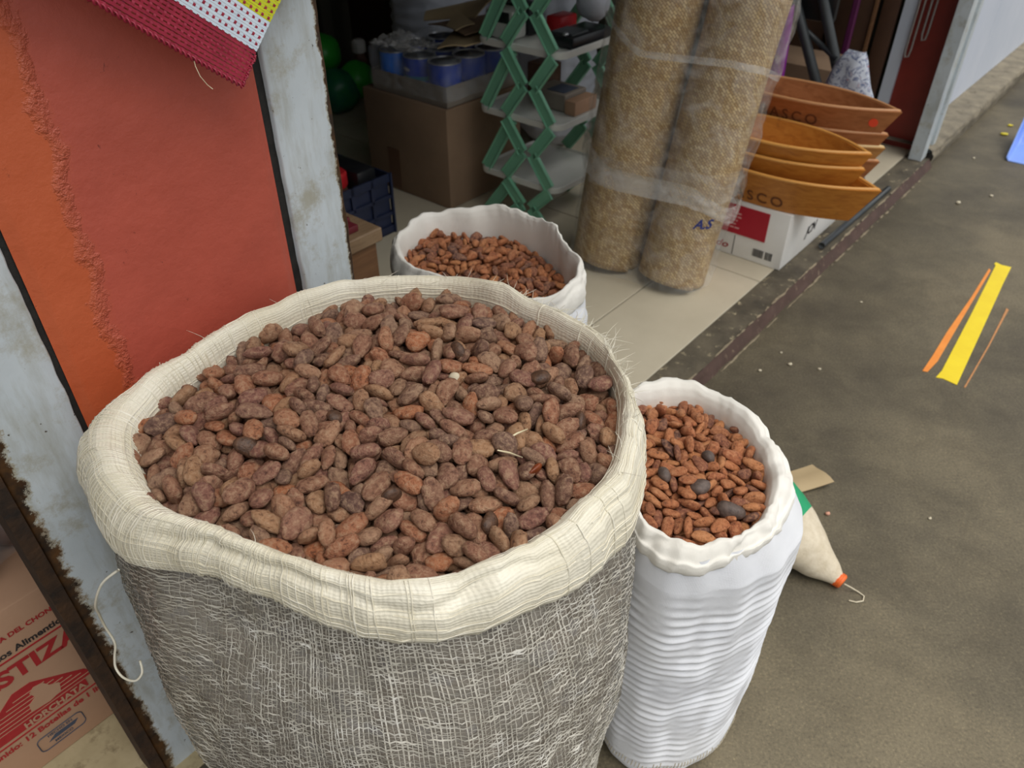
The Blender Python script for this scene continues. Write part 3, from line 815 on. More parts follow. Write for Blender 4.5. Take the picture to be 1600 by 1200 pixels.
# settled resting poses of the beans, largest in view first: shape and size, place (tenths of a millimetre), turn
D1 = [9,-469,-1184,-136,-19,30,-79,28,-96,-1605,-207,94,28,-1,18,-1043,-867,-81,39,-79,-32,16,-30,-1421,-167,-2,69,-66,78,184,-815,-77,-54,83,7,63,1618,-1433,-274,-9,32,-87,
16,-1095,-1355,-234,-7,-43,83,8,-1661,-1005,-291,-89,-18,-34,78,-2105,143,-208,-87,-23,6,77,716,-929,-69,-80,47,32,58,320,-1119,-162,-31,-5,92,76,-1372,-1212,-386,40,54,-51,
62,-1368,-908,-116,-80,48,10,37,-718,-1172,-126,-6,-94,17,53,215,-1579,-181,-6,68,72,59,775,-1300,-192,-22,14,-80,66,-694,-1473,-251,-24,7,23,8,2205,-851,-296,16,62,-33,
63,-518,-1620,-316,29,-52,67,68,985,-1234,-136,-41,-64,62,56,645,-1675,-238,2,0,-6,67,-1359,-1003,-288,-17,95,-12,26,1329,-301,-78,47,19,-42,18,511,-1798,-171,-71,48,36,
8,9,-1191,-169,13,-19,-87,27,462,-924,-156,9,27,2,14,1595,-1086,-189,-96,-22,-9,65,867,-1079,-84,-52,-44,-37,58,-1140,118,-25,-15,8,2,4,615,-526,49,12,88,38,
68,28,-620,-115,-44,61,-59,56,-1516,-582,-125,34,14,79,14,483,-825,-10,31,94,8,27,-1720,-718,-224,68,13,-62,71,-598,-1418,-158,7,-97,1,18,2362,-411,-232,-7,-81,48,
6,-410,-745,-120,96,6,11,6,238,-1027,-85,34,-30,-87,74,-846,-658,-72,-19,94,13,75,949,-450,16,8,1,66,68,1865,-757,-185,-39,-39,55,6,1175,-934,-178,-22,1,16,
33,1922,-1123,-247,30,29,-68,65,1452,-1386,-189,-44,-36,61,14,264,-187,-60,-79,-18,23,46,762,430,-38,4,38,-75,35,-2285,-307,-242,-50,-84,6,12,634,-1170,-105,0,7,90,
56,801,-693,-55,63,73,13,24,1109,-1498,-148,78,-30,-22,24,918,-1377,-159,-87,-33,33,63,-170,-1251,-193,-45,-73,26,36,1762,-1271,-358,-24,-73,-53,21,791,-1501,-236,94,28,-6,
36,1390,-645,-104,79,-47,-35,43,-41,-956,-158,-8,-25,92,29,-179,635,-27,-81,-46,-34,78,-1748,343,-104,-2,43,-87,4,1111,-1686,-297,37,30,20,53,-361,-180,-19,-89,-38,-18,
57,883,78,-27,12,18,96,36,-2102,-574,-309,21,34,65,64,-209,-909,-111,-31,-44,65,24,1431,-1546,-476,13,-85,-32,47,1297,-1307,-219,-61,32,-34,4,982,-821,-89,9,97,-13,
5,-784,-9,0,4,1,-33,56,-1456,-939,-202,51,-77,-18,29,-2287,-99,-314,59,-59,-52,11,-320,-1559,-301,-67,-68,21,14,-560,-65,-12,-79,56,1,8,-606,-1022,-171,52,7,-47,
28,377,1296,-52,17,8,40,26,39,-439,-12,3,-38,-90,50,1948,-546,-151,18,4,-49,68,1990,248,-172,-4,76,-61,19,-1156,719,-92,89,37,-20,77,-1322,-591,-135,-52,28,41,
57,1733,-822,-217,50,-54,-46,24,60,592,32,-9,36,-91,27,674,-1376,-287,61,-78,3,35,-645,-435,-149,-68,-50,-2,65,-1513,183,-93,-19,83,-48,56,-1508,-401,-169,53,-77,-31,
25,1801,-1173,-216,56,-51,-24,28,370,408,-45,88,32,21,22,-317,-922,-162,18,24,64,12,545,-1225,-187,-28,-89,30,56,2211,-522,-257,25,-40,-25,11,2145,-287,-182,-48,-69,-46,
45,307,-480,-75,-18,-64,69,24,-852,-1491,-335,-65,29,5,27,2457,-227,-237,92,30,-21,37,-1111,-96,-56,56,81,4,18,611,277,-82,58,24,-39,36,2027,-704,-241,-7,6,98,
78,1081,-1176,-211,-8,-16,79,61,-432,-1398,-266,7,-19,-50,53,-375,677,-3,-89,41,7,23,2006,-887,-317,-15,-78,-47,26,-878,-887,-167,42,85,-5,67,909,1464,-110,19,74,-62,
7,152,-1259,-217,-30,18,84,73,-320,275,-42,-96,19,16,12,1179,-714,-91,77,-58,-16,37,1970,-175,-174,-8,94,-9,8,1754,748,-101,-10,-26,9,8,2457,186,-271,69,67,23,
5,-1220,376,-48,1,4,35,67,-1249,-384,-242,-57,62,-28,67,1815,162,-67,-61,-59,25,13,1807,-90,-98,31,67,60,37,-228,1176,-21,-64,73,18,5,2179,828,-159,23,-9,-72,
27,-1376,1646,-215,24,-61,-71,46,1325,-1077,-257,0,23,-82,58,379,765,-99,1,-64,-66,6,-1018,-272,-145,31,93,-11,55,-1824,-601,-248,18,-90,-35,56,1080,-305,-83,-11,-2,-98,
7,1530,689,-70,92,-34,-3,6,1342,125,-72,-10,-10,-46,23,1188,-1431,-250,-52,-84,-3,33,476,-1355,-248,-40,49,66,67,1547,1111,-67,-84,43,-24,58,731,1898,-44,98,12,-7,
52,60,135,-12,80,-51,-28,37,829,-116,-27,-27,-89,30,54,-1057,-973,-214,70,61,2,52,-705,-182,-26,-25,-43,-85,24,40,-178,-73,-25,54,79,57,-1353,575,-76,67,-67,-15,
74,-1116,-1207,-265,29,-12,-1,17,566,712,-14,-55,75,-22,21,-465,-582,-99,78,14,31,56,2385,-85,-226,13,40,8,39,1366,-1446,-342,63,63,-2,55,363,202,-98,-8,16,97,
5,1535,-739,-254,-88,21,-7,57,374,890,27,19,90,-36,56,32,1249,28,47,28,67,44,1042,-1499,-288,-49,13,-9,72,-120,-294,-25,14,0,77,67,-775,-402,-68,51,74,-41,
36,1129,431,-46,16,95,21,15,-906,-1326,-271,83,-47,24,46,-1718,-69,-158,-34,16,-54,67,1087,-557,-142,-80,-1,53,52,-1709,-363,-161,26,-13,60,44,1159,950,-67,-90,37,10,
8,175,2277,-205,34,51,-77,54,1461,-162,-90,-73,60,-10,66,-310,-1288,-350,11,94,-19,66,-1527,-108,-195,-45,-83,28,58,2356,726,-151,87,44,-8,77,1371,-862,-160,-36,-21,-87,
56,2337,-571,-376,60,-40,-46,12,-754,-1308,-194,-2,-48,77,38,1620,-1199,-284,-57,-9,36,15,1715,1222,-93,30,0,70,38,777,887,-70,-12,18,22,14,-722,718,5,-11,3,-23,
37,1944,5,-152,34,-16,27,17,-547,211,-52,85,-9,-8,48,-2064,-269,-237,15,94,-3,6,-2005,507,-164,88,5,38,75,719,-457,14,35,-12,-27,46,1698,-340,-194,-82,43,11,
57,161,1389,-18,75,53,28,4,-399,1774,-118,-88,5,9,28,158,763,-29,8,31,14,68,1510,-583,-165,80,-40,42,51,-1887,-880,-260,54,20,-80,8,-1390,847,-90,-3,-17,-94,
2,1561,-924,-170,77,49,3,14,1400,-1176,-202,68,-5,71,57,2057,1207,-199,30,-32,-54,36,1891,504,-76,18,42,81,47,49,440,-58,-54,10,-20,48,-227,-642,-226,25,-11,79,
78,-1370,-115,-151,53,78,-30,56,-934,1144,-38,-1,24,44,36,-1377,1145,-80,2,-36,-91,65,1155,214,-10,49,-74,42,1,1605,-419,-93,-31,-40,-85,8,-611,1527,-143,-54,-71,-1,
24,1444,453,-90,11,-91,-26,45,-1680,-1062,-525,-2,-5,96,18,-241,-362,-187,46,-47,-31,78,1042,841,-62,-18,3,-18,60,1799,-518,-188,-29,48,-45,1,-114,295,-44,-63,67,2,
22,508,-639,-40,22,41,80,14,-810,547,-77,36,-83,-36,52,-169,-982,-232,-39,-88,24,46,-1101,-1303,-518,-45,-86,18,28,1627,230,-182,45,-38,-75,78,-506,1009,-31,24,-30,-77,
45,-336,-437,-107,-71,55,-32,77,-335,-1257,-209,-49,8,65,54,1003,258,-71,-64,59,-22,13,-1840,117,-91,-16,2,94,61,-1009,-602,-156,-14,21,-76,18,-815,1592,-56,-35,-63,58,
21,126,-1633,-287,-21,24,52,62,2071,-981,-482,35,-70,60,56,-622,-1498,-381,2,-21,-91,66,-826,950,-45,-53,-28,48,24,1343,875,-84,70,61,19,23,-1104,1168,-107,39,-81,-42,
36,487,1482,-40,2,-81,55,13,-476,-418,-99,-43,-43,26,58,733,1147,-72,4,-26,-60,8,989,-1572,-373,56,-71,35,55,-985,289,-97,79,-58,-14,59,-2244,506,-306,81,-28,37,
78,-711,1203,-51,93,17,29,61,222,-1742,-254,-53,-42,45,66,1438,2133,-264,-60,73,29,36,1600,-1387,-389,-98,-8,5,37,2174,511,-235,-26,-24,87,3,308,-1300,-292,-62,-20,2,
61,1581,-165,-184,-16,-34,91,77,2350,1047,-239,39,84,20,16,1525,259,-32,72,-64,18,4,-832,-1462,-507,0,98,12,47,532,-415,-52,-6,34,-76,74,2280,19,-243,21,34,-18,
21,422,-9,-95,92,7,-18,56,2242,1367,-259,-11,91,-6,76,-185,1653,-48,-91,10,-33,78,-536,-929,-224,46,19,-60,3,-70,88,-89,24,38,88,46,-1650,-545,-190,-30,-64,35,
5,-1821,-165,-189,26,25,92,58,-448,1961,-131,58,-68,-41,28,-211,1997,-100,-20,8,54,73,231,520,-39,-70,68,-16,3,-302,-1043,-268,20,5,97,51,-350,509,-63,8,40,88,
53,-1715,179,-213,18,8,34,55,2475,406,-302,-56,-66,-47,12,1319,-468,-150,-1,-9,-98,3,-1480,-1143,-437,62,-34,62,77,591,1119,-29,-51,-53,40,23,1424,1619,-146,51,-80,-20,
66,767,2600,-236,39,-19,-9,77,1086,1793,-151,-92,-33,18,13,1890,1261,-213,-17,64,46,78,1035,677,-58,-25,31,79,31,1159,-126,-102,97,-10,15,65,-1818,-857,-423,-26,-47,9,
11,-692,-656,-119,-15,-19,-57,52,646,-568,-86,-83,51,-16,15,6,1040,-77,12,39,-10,78,1274,1890,-210,24,-22,-42,38,636,2357,-208,19,-96,13,78,466,-243,-93,51,-85,-1,
31,545,18,-35,-39,-85,30,6,-322,81,-137,2,-26,21,74,-983,-1106,-300,98,-13,1,7,686,1538,-99,23,-37,-51,15,2540,-59,-204,-50,13,-78,5,-1806,898,-165,-22,-15,-69,
32,2076,-501,-228,59,64,31,37,-1510,490,-84,71,-62,3,11,-1961,-143,-261,11,18,-1,36,1033,1981,-172,69,-60,-38,64,1595,-1350,-509,2,-99,-4,56,2227,246,-243,5,37,70,
32,-717,166,15,27,61,65,66,-934,694,-121,-50,79,-26,43,1519,68,-143,-58,62,-26,63,934,-602,-156,-56,-38,54,6,-1358,-719,-193,-63,20,60,58,-1585,1282,-226,-10,33,-58,
15,113,-1428,-278,47,57,19,77,-887,-1049,-213,70,-66,19,78,1746,409,-117,87,20,-10,61,100,-45,-89,21,68,-65,43,408,-1466,-300,74,-38,33,34,-1233,-790,-236,-85,-36,34,
31,-898,-190,-73,10,-81,6,48,57,1550,-45,-49,-81,-7,5,1066,1185,-60,-80,22,-47,15,-370,991,-95,95,-5,22,65,1864,1801,-286,-59,-55,42,7,-836,1373,-137,-15,32,-36,
18,1598,903,-155,8,1,-83,17,1044,79,-173,81,-46,34,28,-847,-667,-232,-16,4,8,43,396,-1770,-240,-91,-31,22,13,-375,1310,-49,25,7,2,78,1364,1331,-158,-23,5,-48,
51,1974,984,-242,56,-77,-23,61,-699,382,-62,-63,9,-32,16,2444,-448,-492,-51,-32,46,61,-520,410,-77,-48,55,-48,20,-1162,1964,-239,-16,-88,-8,63,-630,489,-40,-71,24,-58,
77,454,1636,-33,-30,-1,13,13,272,-1454,-269,-46,-32,14,1,1928,-327,-188,-23,38,84,44,-728,-278,-100,-50,-63,58,2,821,-309,-15,74,36,-12,12,-634,-771,-203,19,14,7,
54,-559,681,-112,-52,81,13,24,-1969,-315,-370,43,-82,-36,66,2470,1028,-330,-18,-56,50,75,1152,72,-46,56,-72,1,74,225,-576,-141,-67,-72,6,45,913,-912,-200,-25,92,-26,
62,2012,731,-261,-72,50,-26,25,-1947,60,-235,77,52,10,71,-1539,49,-143,-16,-10,-36,22,-1587,285,-79,-16,62,-68,46,-2293,136,-296,-35,59,-59,76,-855,239,-56,-12,8,-82,
1,-1281,-24,-117,60,68,-40,52,782,-1790,-255,26,-44,85,77,731,81,-91,-20,-93,15,18,-952,55,-130,-23,-7,6,43,-1816,-769,-277,-56,-4,-60,13,-1712,720,-217,19,-78,40,
12,2088,1644,-265,-49,29,1,54,187,57,-119,-5,-12,-34,48,-1209,-959,-341,-72,65,-18,65,-1028,1785,-246,77,60,-12,24,373,2237,-236,20,-34,-50,20,1105,-738,-183,4,0,84,
42,-1991,992,-276,-29,-90,25,43,1705,82,-202,-6,66,-31,34,229,397,-161,19,-9,88,26,-2211,666,-327,-1,46,-15,51,-637,1057,-104,-14,-2,51,58,-2371,269,-347,58,29,62,
47,1307,-1408,-485,-55,-80,-13,7,1560,1484,-168,-24,0,-78,27,-801,2150,-255,-58,76,16,37,1140,1469,-155,60,59,-25,17,2269,655,-303,-16,95,-12,76,1322,-644,-203,-83,-53,14,
75,632,-872,-145,38,23,69,25,1246,38,-169,-26,5,76,33,-1990,-507,-296,48,-31,-54,41,1662,-506,-220,55,-73,0,54,1914,1572,-298,-11,-27,-94,12,1604,1749,-225,-70,-52,15,
45,-1002,2103,-293,-87,-6,42,73,307,2014,-202,-17,-4,-94,51,1837,-1146,-456,-53,-70,-46,23,2034,433,-206,45,84,26,31,-486,76,-98,-48,44,67,36,865,516,-114,-60,16,-46,
54,-1518,-984,-452,89,21,-19,63,-142,-1726,-384,30,61,-68,26,840,1667,-115,21,-29,-64,34,882,1104,-85,-44,-11,74,44,-743,2001,-242,-49,48,-71,15,804,728,-152,-14,87,-35,
24,726,-200,-57,36,-77,36,57,-1185,1026,-258,5,-3,83,17,1193,1254,-128,62,74,-10,73,-311,1462,-76,-98,-10,-1,36,771,-1577,-352,86,-35,-9,62,879,-1386,-358,1,10,-19,
75,-1621,832,-204,24,87,-36,44,-1317,-116,-274,80,53,-9,63,-1465,1327,-151,-57,-53,45,14,2194,1044,-218,-57,-58,9,55,-52,-1571,-373,18,6,-71,73,2564,518,-346,23,-6,86,
63,1654,-575,-342,-32,39,-20,11,-1359,146,-133,-5,-45,-39,22,-629,-201,-199,91,-12,28,55,-1168,1538,-230,-66,55,-7,46,-7,-773,-196,7,80,31,56,-409,-511,-217,3,-17,-60,
12,1274,1577,-222,-8,-28,84,3,343,-1586,-323,-19,-14,0,45,1637,564,-219,38,61,-68,44,1798,-151,-240,-31,16,-76,73,217,1058,-52,94,-3,-9,38,-1592,1029,-250,90,30,-24,
7,662,1782,-166,22,-90,21,42,-300,-1611,-410,-76,-64,-4,67,2295,-669,-510,-9,14,-70,75,1885,-1019,-300,19,17,-24,74,-181,-787,-189,29,92,23,73,-1062,-412,-225,81,57,-9,
21,-2026,327,-214,-55,-44,-68,76,319,-714,-212,-10,2,84,43,686,865,-173,-23,13,32,35,2339,345,-373,67,23,-50,78,-194,-1528,-339,60,36,68,46,381,2655,-415,-3,72,-68,
47,-688,2314,-316,-1,41,-79,1,932,2508,-385,-57,61,46,55,1564,-313,-240,-3,30,32,35,1508,-1012,-300,6,1,-46,7,263,-1121,-350,89,-25,1,62,-2178,-278,-415,-43,-80,36,
77,-915,1027,-124,-21,0,-89,12,1274,2092,-238,63,-23,-37,33,-622,1248,-123,24,-29,-9,24,1196,-889,-426,-7,-17,-87,26,1713,1652,-285,38,-45,-61,22,207,1665,-110,9,38,46,
32,128,2130,-279,-85,36,23,14,1444,1076,-179,8,63,34,37,-322,792,-80,-4,-7,-17,38,-396,-60,-95,-91,-6,-17,62,1210,-1458,-375,14,-1,-82,67,1176,831,-187,-2,0,-6,
63,1249,374,-148,-76,60,-20,51,-610,-585,-253,23,-49,-75,23,-1537,200,-256,29,-17,-70,54,-45,1284,-59,55,-81,-15,28,-590,2012,-254,35,-49,-67,33,-1681,1220,-310,-82,-18,52,
74,-340,1164,-119,9,-98,-6,64,18,800,-86,-86,-1,48,73,-172,-242,-108,95,-24,-14,32,-174,-52,-94,35,-56,-34,43,19,2548,-351,-25,35,-39,73,2070,32,-225,-20,-12,67,
11,1156,631,-149,14,-38,42,67,429,-1007,-309,12,-87,46,54,611,-42,-166,-5,-16,59,21,63,-989,-295,77,-49,-19,8,962,1390,-220,31,93,-10,4,31,-358,-133,31,-93,-15,
61,-1965,-741,-523,-14,9,-45,76,-113,2609,-432,-39,-61,-48,36,678,503,-120,96,-8,-24,46,-2150,-69,-336,-19,-44,37,47,1351,642,-171,12,96,-13,62,-735,-865,-279,0,-1,-61,
77,2253,820,-315,-29,68,63,56,1192,-1611,-464,18,83,-51,25,1422,1875,-257,-10,92,-22,47,1070,1610,-188,-44,-14,36,7,839,222,-140,45,-20,-41,32,-61,-574,-195,-43,-73,25,
68,829,-818,-221,-26,22,-88,25,1392,292,-192,85,49,12,38,1797,613,-215,-12,-14,94,62,1895,-819,-328,95,25,-9,6,-35,1955,-199,-73,59,-13,35,1699,1958,-296,-23,-11,67,
6,-1872,1195,-369,13,14,-93,16,-1974,-707,-383,64,-70,26,30,-358,2369,-270,25,45,-45,56,400,603,-137,94,-15,-5,48,-2053,801,-321,-37,1,-57,1,-120,1103,-129,-14,7,-72,
24,1320,1203,-230,41,-89,12,2,-983,882,-194,8,-2,-12,65,1820,781,-222,-15,-12,93,54,-1173,-51,-216,66,63,27,23,716,-1122,-257,66,-59,-43,73,2308,-182,-280,2,46,43,
74,2070,-279,-296,76,-51,-30,22,2301,485,-372,-41,-65,-62,13,1268,-822,-313,88,-3,0,57,-389,-759,-258,-87,-45,11,22,2133,1474,-247,-42,11,66,34,2365,1264,-320,-61,-78,3,
54,-1366,1041,-217,88,12,40,78,439,-689,-128,-7,-97,10,54,564,1329,-154,17,27,73,22,-1122,-800,-175,22,36,0,55,2159,-688,-364,26,-36,-84,16,-1185,550,-167,-4,-6,-43,
67,-354,332,-153,-60,-75,6,66,2412,657,-420,-47,-9,34,71,-1505,465,-203,1,-18,-65,1,-569,-1601,-497,3,84,52,77,-71,1660,-91,-52,76,-4,22,511,1935,-210,-41,-90,-6,
36,-1868,589,-257,-4,38,-87,7,1400,808,-264,-62,18,61,32,-588,-1292,-299,63,-18,-72,77,-1398,-431,-253,4,-43,-13,61,446,297,-187,5,37,-88,24,-233,2264,-247,35,-35,-86,
3,437,1017,-99,16,1,-77,75,134,1868,-146,48,-78,14,43,-1295,1926,-370,-46,50,71,41,-1475,1115,-224,-50,11,60,25,-1470,1719,-300,61,-3,47,26,244,985,-149,-5,29,83,
11,-956,-70,-200,-7,97,-18,31,-1149,780,-303,-54,-36,60,6,385,-856,-298,10,-95,23,68,-1587,1509,-236,-18,-37,-86,62,959,-39,-200,-13,-89,36,74,1749,1202,-239,19,-18,75,
52,157,-171,-173,-33,93,9,6,-1823,829,-294,-76,-57,24,68,-997,-1293,-449,-7,21,78,38,2050,-795,-494,3,18,97,41,-1212,-152,-326,65,72,-7,42,-503,-1342,-450,78,-51,-33,
16,-990,-770,-324,9,98,10,2,1743,996,-250,-60,75,24,67,-1338,1307,-219,15,-20,-34,11,993,1068,-148,-12,34,73,64,-1902,1058,-328,-3,-57,76,66,-1580,-701,-292,-23,44,74,
23,278,-316,-157,-41,88,-21,74,1947,1726,-367,3,-37,27,72,-1096,-1290,-367,-49,85,-13,31,1423,1594,-274,-29,-92,-23,24,590,698,-169,82,-52,-1,32,1419,108,-220,35,-59,71,
63,28,258,-147,21,93,-19,67,1115,-1114,-360,-16,-96,18,52,-226,409,-149,63,75,-11,77,648,-460,-212,90,33,21,52,136,-391,-252,-17,7,73,71,-795,1844,-219,-1,41,-89,
21,772,2203,-241,1,-64,-76,15,1102,2117,-277,-33,-36,63,11,-76,910,-133,33,35,-6,15,853,1884,-199,24,-47,-9,52,-1010,1059,-227,4,4,-36,1,101,1163,-163,-43,77,7,
78,-2203,366,-326,34,80,-28,61,1067,524,-144,20,30,-35,1,1690,-996,-310,-16,-77,38,77,-722,-1181,-275,76,-59,-23,76,1033,-789,-286,69,71,-2,45,-1336,-248,-354,75,45,-45,
68,2502,-225,-400,-83,-53,8,62,-709,1692,-197,-46,-65,36,51,192,-886,-192,-95,-21,-13,22,1317,2252,-324,66,60,19,17,929,2021,-257,27,-24,84,11,2161,-125,-258,-25,-24,70,
7,-1594,-856,-363,7,96,0,47,-33,-384,-243,10,16,-64,24,530,-1196,-331,15,-94,-27,23,-1366,375,-179,15,-4,-80,17,-1037,644,-250,-18,-16,52,18,328,1340,-216,75,-30,-10,
56,982,599,-227,-35,36,-23,14,404,-1298,-434,-11,-28,82,14,-2214,-474,-423,-60,32,-35,54,164,2443,-255,31,16,-90,34,26,-1568,-492,-81,-56,-4,46,1562,2028,-394,-34,68,-57,
38,-617,1785,-261,-31,-37,-13,44,4,435,-217,18,-37,90,58,2126,115,-338,18,-19,-18,22,871,-398,-115,-1,34,87,39,2106,418,-359,-23,-1,-96,42,1798,-611,-366,-41,45,-46,
24,558,2131,-273,34,-6,-18,42,820,1309,-195,-9,-57,60,68,-839,1629,-217,-13,8,-58,14,564,2549,-308,28,82,-10,22,-57,2469,-455,72,-5,-60,65,1258,976,-181,-7,14,-97,
15,-462,-290,-185,-3,36,-88,37,-777,-1321,-393,76,-59,-13,32,92,1344,-163,-26,-94,11,53,1295,-282,-303,-12,44,67,4,-59,-75,-210,-32,63,-13,26,-2074,978,-449,-57,-60,-6,
47,1302,-490,-304,-93,8,1,74,-625,1,-185,-9,-2,77,24,1587,1218,-194,0,-11,60,16,-281,-127,-220,-43,-13,-5,17,653,-1275,-433,-6,99,5,37,-452,1576,-189,50,70,38,
48,-1168,1295,-187,-73,64,1,6,1714,1386,-253,-35,91,12,36,-581,2252,-323,49,54,-32,72,692,1417,-229,12,4,-20,2,-853,-491,-159,-20,3,78,43,1944,-1024,-522,0,6,-79,
1,-413,2228,-248,81,13,40,63,2106,1093,-365,-10,-23,-72,71,734,-613,-164,8,6,-98,73,484,2311,-312,-62,75,13,41,4,371,-140,6,-82,54,26,-163,1170,-265,20,23,91,
33,1283,-198,-198,89,-25,-11,57,1137,-200,-267,62,-71,9,6,910,-382,-242,15,-20,-14,49,1629,-911,-399,-81,-54,-4,2,1001,-558,-281,74,-59,21,75,1340,-1273,-346,-41,-12,-24,
67,-779,-353,-296,-29,-56,42,26,163,-1249,-432,-95,-26,0,1,-927,1979,-252,17,89,-19,34,1026,2383,-362,-1,92,-35,43,-1101,1573,-326,-66,54,-16,46,-1166,-1185,-434,-30,25,-84,
4,-110,2302,-375,-86,39,22,47,722,1072,-194,94,-31,-1,75,-2070,-556,-515,95,23,8,50,2586,211,-379,-67,-49,43,68,-1740,1379,-398,-60,-2,77,23,867,-1616,-491,10,-11,83,
62,-1312,104,-280,46,86,-16,27,1897,-423,-286,-24,8,92,22,-1932,885,-391,-35,-92,-8,45,-513,-1165,-306,82,-51,16,34,-64,-1364,-314,-36,-10,5,44,-535,-67,-253,-39,88,21,
28,-1179,197,-174,14,1,-31,2,-2240,23,-398,21,12,-82,25,-150,215,-220,-5,26,57,37,-1720,34,-299,6,-31,-81,78,138,209,-234,-14,-27,93,32,1198,-649,-271,-13,-6,69,
58,162,620,-165,87,-36,-27,16,-207,-200,-347,23,1,9,50,1196,263,-229,-31,-16,40,42,379,-938,-416,-39,91,4,14,-1264,1409,-283,50,83,17,23,121,-650,-226,-16,13,85,
77,1009,-1321,-316,89,-41,-4,67,228,2437,-381,-7,-27,84,4,1934,1408,-376,-93,7,33,33,705,1984,-154,-3,0,-93,62,909,-1062,-278,-3,0,-97,35,2411,968,-492,-29,8,41,
23,-746,-98,-281,37,-88,-25,62,2511,786,-522,-93,29,-5,57,350,2,-219,-63,73,12,42,337,-454,-186,-4,-26,47,42,-516,-1119,-439,-28,4,29,35,-947,-204,-258,-98,1,-13,
46,498,111,-222,-84,49,11,72,-683,56,-91,1,-2,92,66,-289,-1046,-422,3,-5,48,74,47,-904,-407,52,83,13,61,-1028,-980,-368,-95,-10,-26,6,1439,-317,-356,-24,4,79,
53,-236,25,-261,8,-6,-33,46,331,1735,-173,-12,-29,52,22,1974,1191,-333,65,-69,26,33,-599,966,-186,83,40,25,31,2189,1195,-299,-9,9,36,56,-1278,1608,-374,12,4,96,
3,-1895,408,-237,11,96,8,32,967,1800,-271,33,-43,-21,33,1079,296,-158,19,-20,-56,1,-145,-1151,-308,73,16,20,2,-487,564,-191,-32,-9,81,62,783,1616,-277,-69,-45,55,
44,1551,729,-250,-42,26,21,57,1652,-271,-423,8,-3,48,3,1941,555,-329,-13,87,40,48,1261,522,-316,-36,-11,2,41,-2020,-463,-432,27,94,-15,28,-1432,242,-385,-97,12,13,
26,-1240,296,-282,-28,95,-2,15,2204,-57,-386,27,4,27,22,-1517,-120,-338,14,-94,-25,72,-1221,-981,-446,-21,-12,-96,60,1349,-710,-444,-13,-98,10,35,-1525,-297,-295,-51,-38,39,
67,406,1546,-338,-31,30,-83,32,191,1589,-240,-12,-11,89,52,288,1190,-168,95,-22,17,72,559,-1477,-382,1,-9,-91,56,494,1598,-196,24,-10,-69,77,754,2450,-356,-53,-5,-27,
27,331,1469,-125,-12,25,14,15,-525,1330,-186,29,-8,-92,1,-1820,-352,-294,70,58,37,11,2492,-3,-396,14,86,47,26,-1660,-292,-262,-21,80,-29,44,933,946,-200,-20,14,69,
38,-911,496,-204,-8,-7,-94,53,-1511,696,-261,16,55,72,73,-215,2066,-246,-4,20,-94,76,751,72,-216,10,2,86,78,-164,1657,-253,-48,-86,-7,26,1605,195,-383,-28,21,34,
25,937,-789,-391,-96,-2,6,71,1302,-1213,-490,4,3,20,63,1717,-779,-472,-5,19,-95,1,2391,-241,-513,19,-97,-3,26,-414,-934,-379,5,-14,-66,31,904,474,-287,-22,-91,-32,
31,-497,234,-225,68,62,-35,76,-91,-321,-337,-41,83,34,4,163,306,-318,-69,-65,-21,14,-1700,-508,-399,-30,74,-4,7,-165,-852,-357,4,82,53,16,727,2024,-301,54,31,34,
31,858,-1084,-390,71,-60,33,22,-778,960,-238,24,-36,-57,63,593,981,-175,-31,-20,0,6,-1222,1787,-357,-32,15,67,21,1019,-961,-410,-56,69,43,51,-125,1433,-149,-41,-86,24,
36,-1767,-756,-493,9,-2,-29,68,262,1916,-340,-87,-44,-10,24,2568,616,-479,79,41,40,57,1996,-574,-353,98,-6,7,25,-233,1354,-206,3,25,36,45,-1084,-599,-247,25,-91,-1,
19,1908,316,-296,31,6,-61,56,-1315,782,-217,97,17,-9,23,214,-910,-359,79,51,-27,45,1301,-622,-338,32,90,5,35,1387,-167,-308,19,90,-35,32,2052,898,-312,-27,-15,88,
33,-96,706,-108,-17,-29,74,45,1568,387,-242,-45,-52,28,28,-353,1338,-292,13,7,88,23,-37,-1035,-375,-82,32,-7,48,-798,1247,-296,-20,90,-34,8,618,1606,-318,-39,-86,29,
12,923,826,-267,14,2,97,5,-1040,1900,-388,35,93,3,51,932,332,-228,-20,-46,70,25,-1334,-538,-389,6,45,-88,24,-337,-395,-349,-91,-32,6,36,-1166,1362,-391,-1,-16,60,
12,-238,-516,-296,-8,5,-95,8,415,460,-249,93,-29,-14,68,-1643,389,-228,-75,-55,-33,32,-1392,1783,-459,78,-20,-57,73,-1388,-844,-362,86,44,15,56,730,-1766,-397,7,24,-13,
2,974,-1725,-400,-21,5,28,61,-1304,-1129,-504,-88,45,2,52,-524,2392,-373,7,82,37,58,390,1802,-290,21,15,-30,73,1778,191,-202,62,63,42,39,1235,2271,-457,-5,42,-55,
15,-254,1021,-304,-33,-92,-5,58,40,1619,-189,31,-17,-50,18,-275,-1388,-455,94,24,10,35,1810,1868,-400,-99,4,5,15,-1096,-165,-389,5,-6,33,18,976,1182,-322,-87,-15,17,
6,2329,761,-443,85,5,25,54,1492,1797,-326,-4,-49,-69,17,-63,-1422,-459,8,-1,-88,44,876,214,-338,77,51,-34,72,-1103,-763,-427,96,-8,-18,15,-1317,512,-273,-11,1,-10,
16,-920,-1107,-442,-48,14,-10,32,1578,-490,-415,29,6,93,46,2267,-452,-484,-28,30,-88,32,1059,356,-289,24,-17,-84,42,793,2566,-440,-86,23,12,76,1218,2098,-379,-9,-6,-29,
45,1471,641,-282,78,55,-16,43,2062,1319,-337,76,-37,-38,78,678,-1470,-476,-18,97,9,21,-585,383,-190,2,54,-2,36,754,-929,-310,-93,-26,15,20,772,567,-345,31,19,-71,
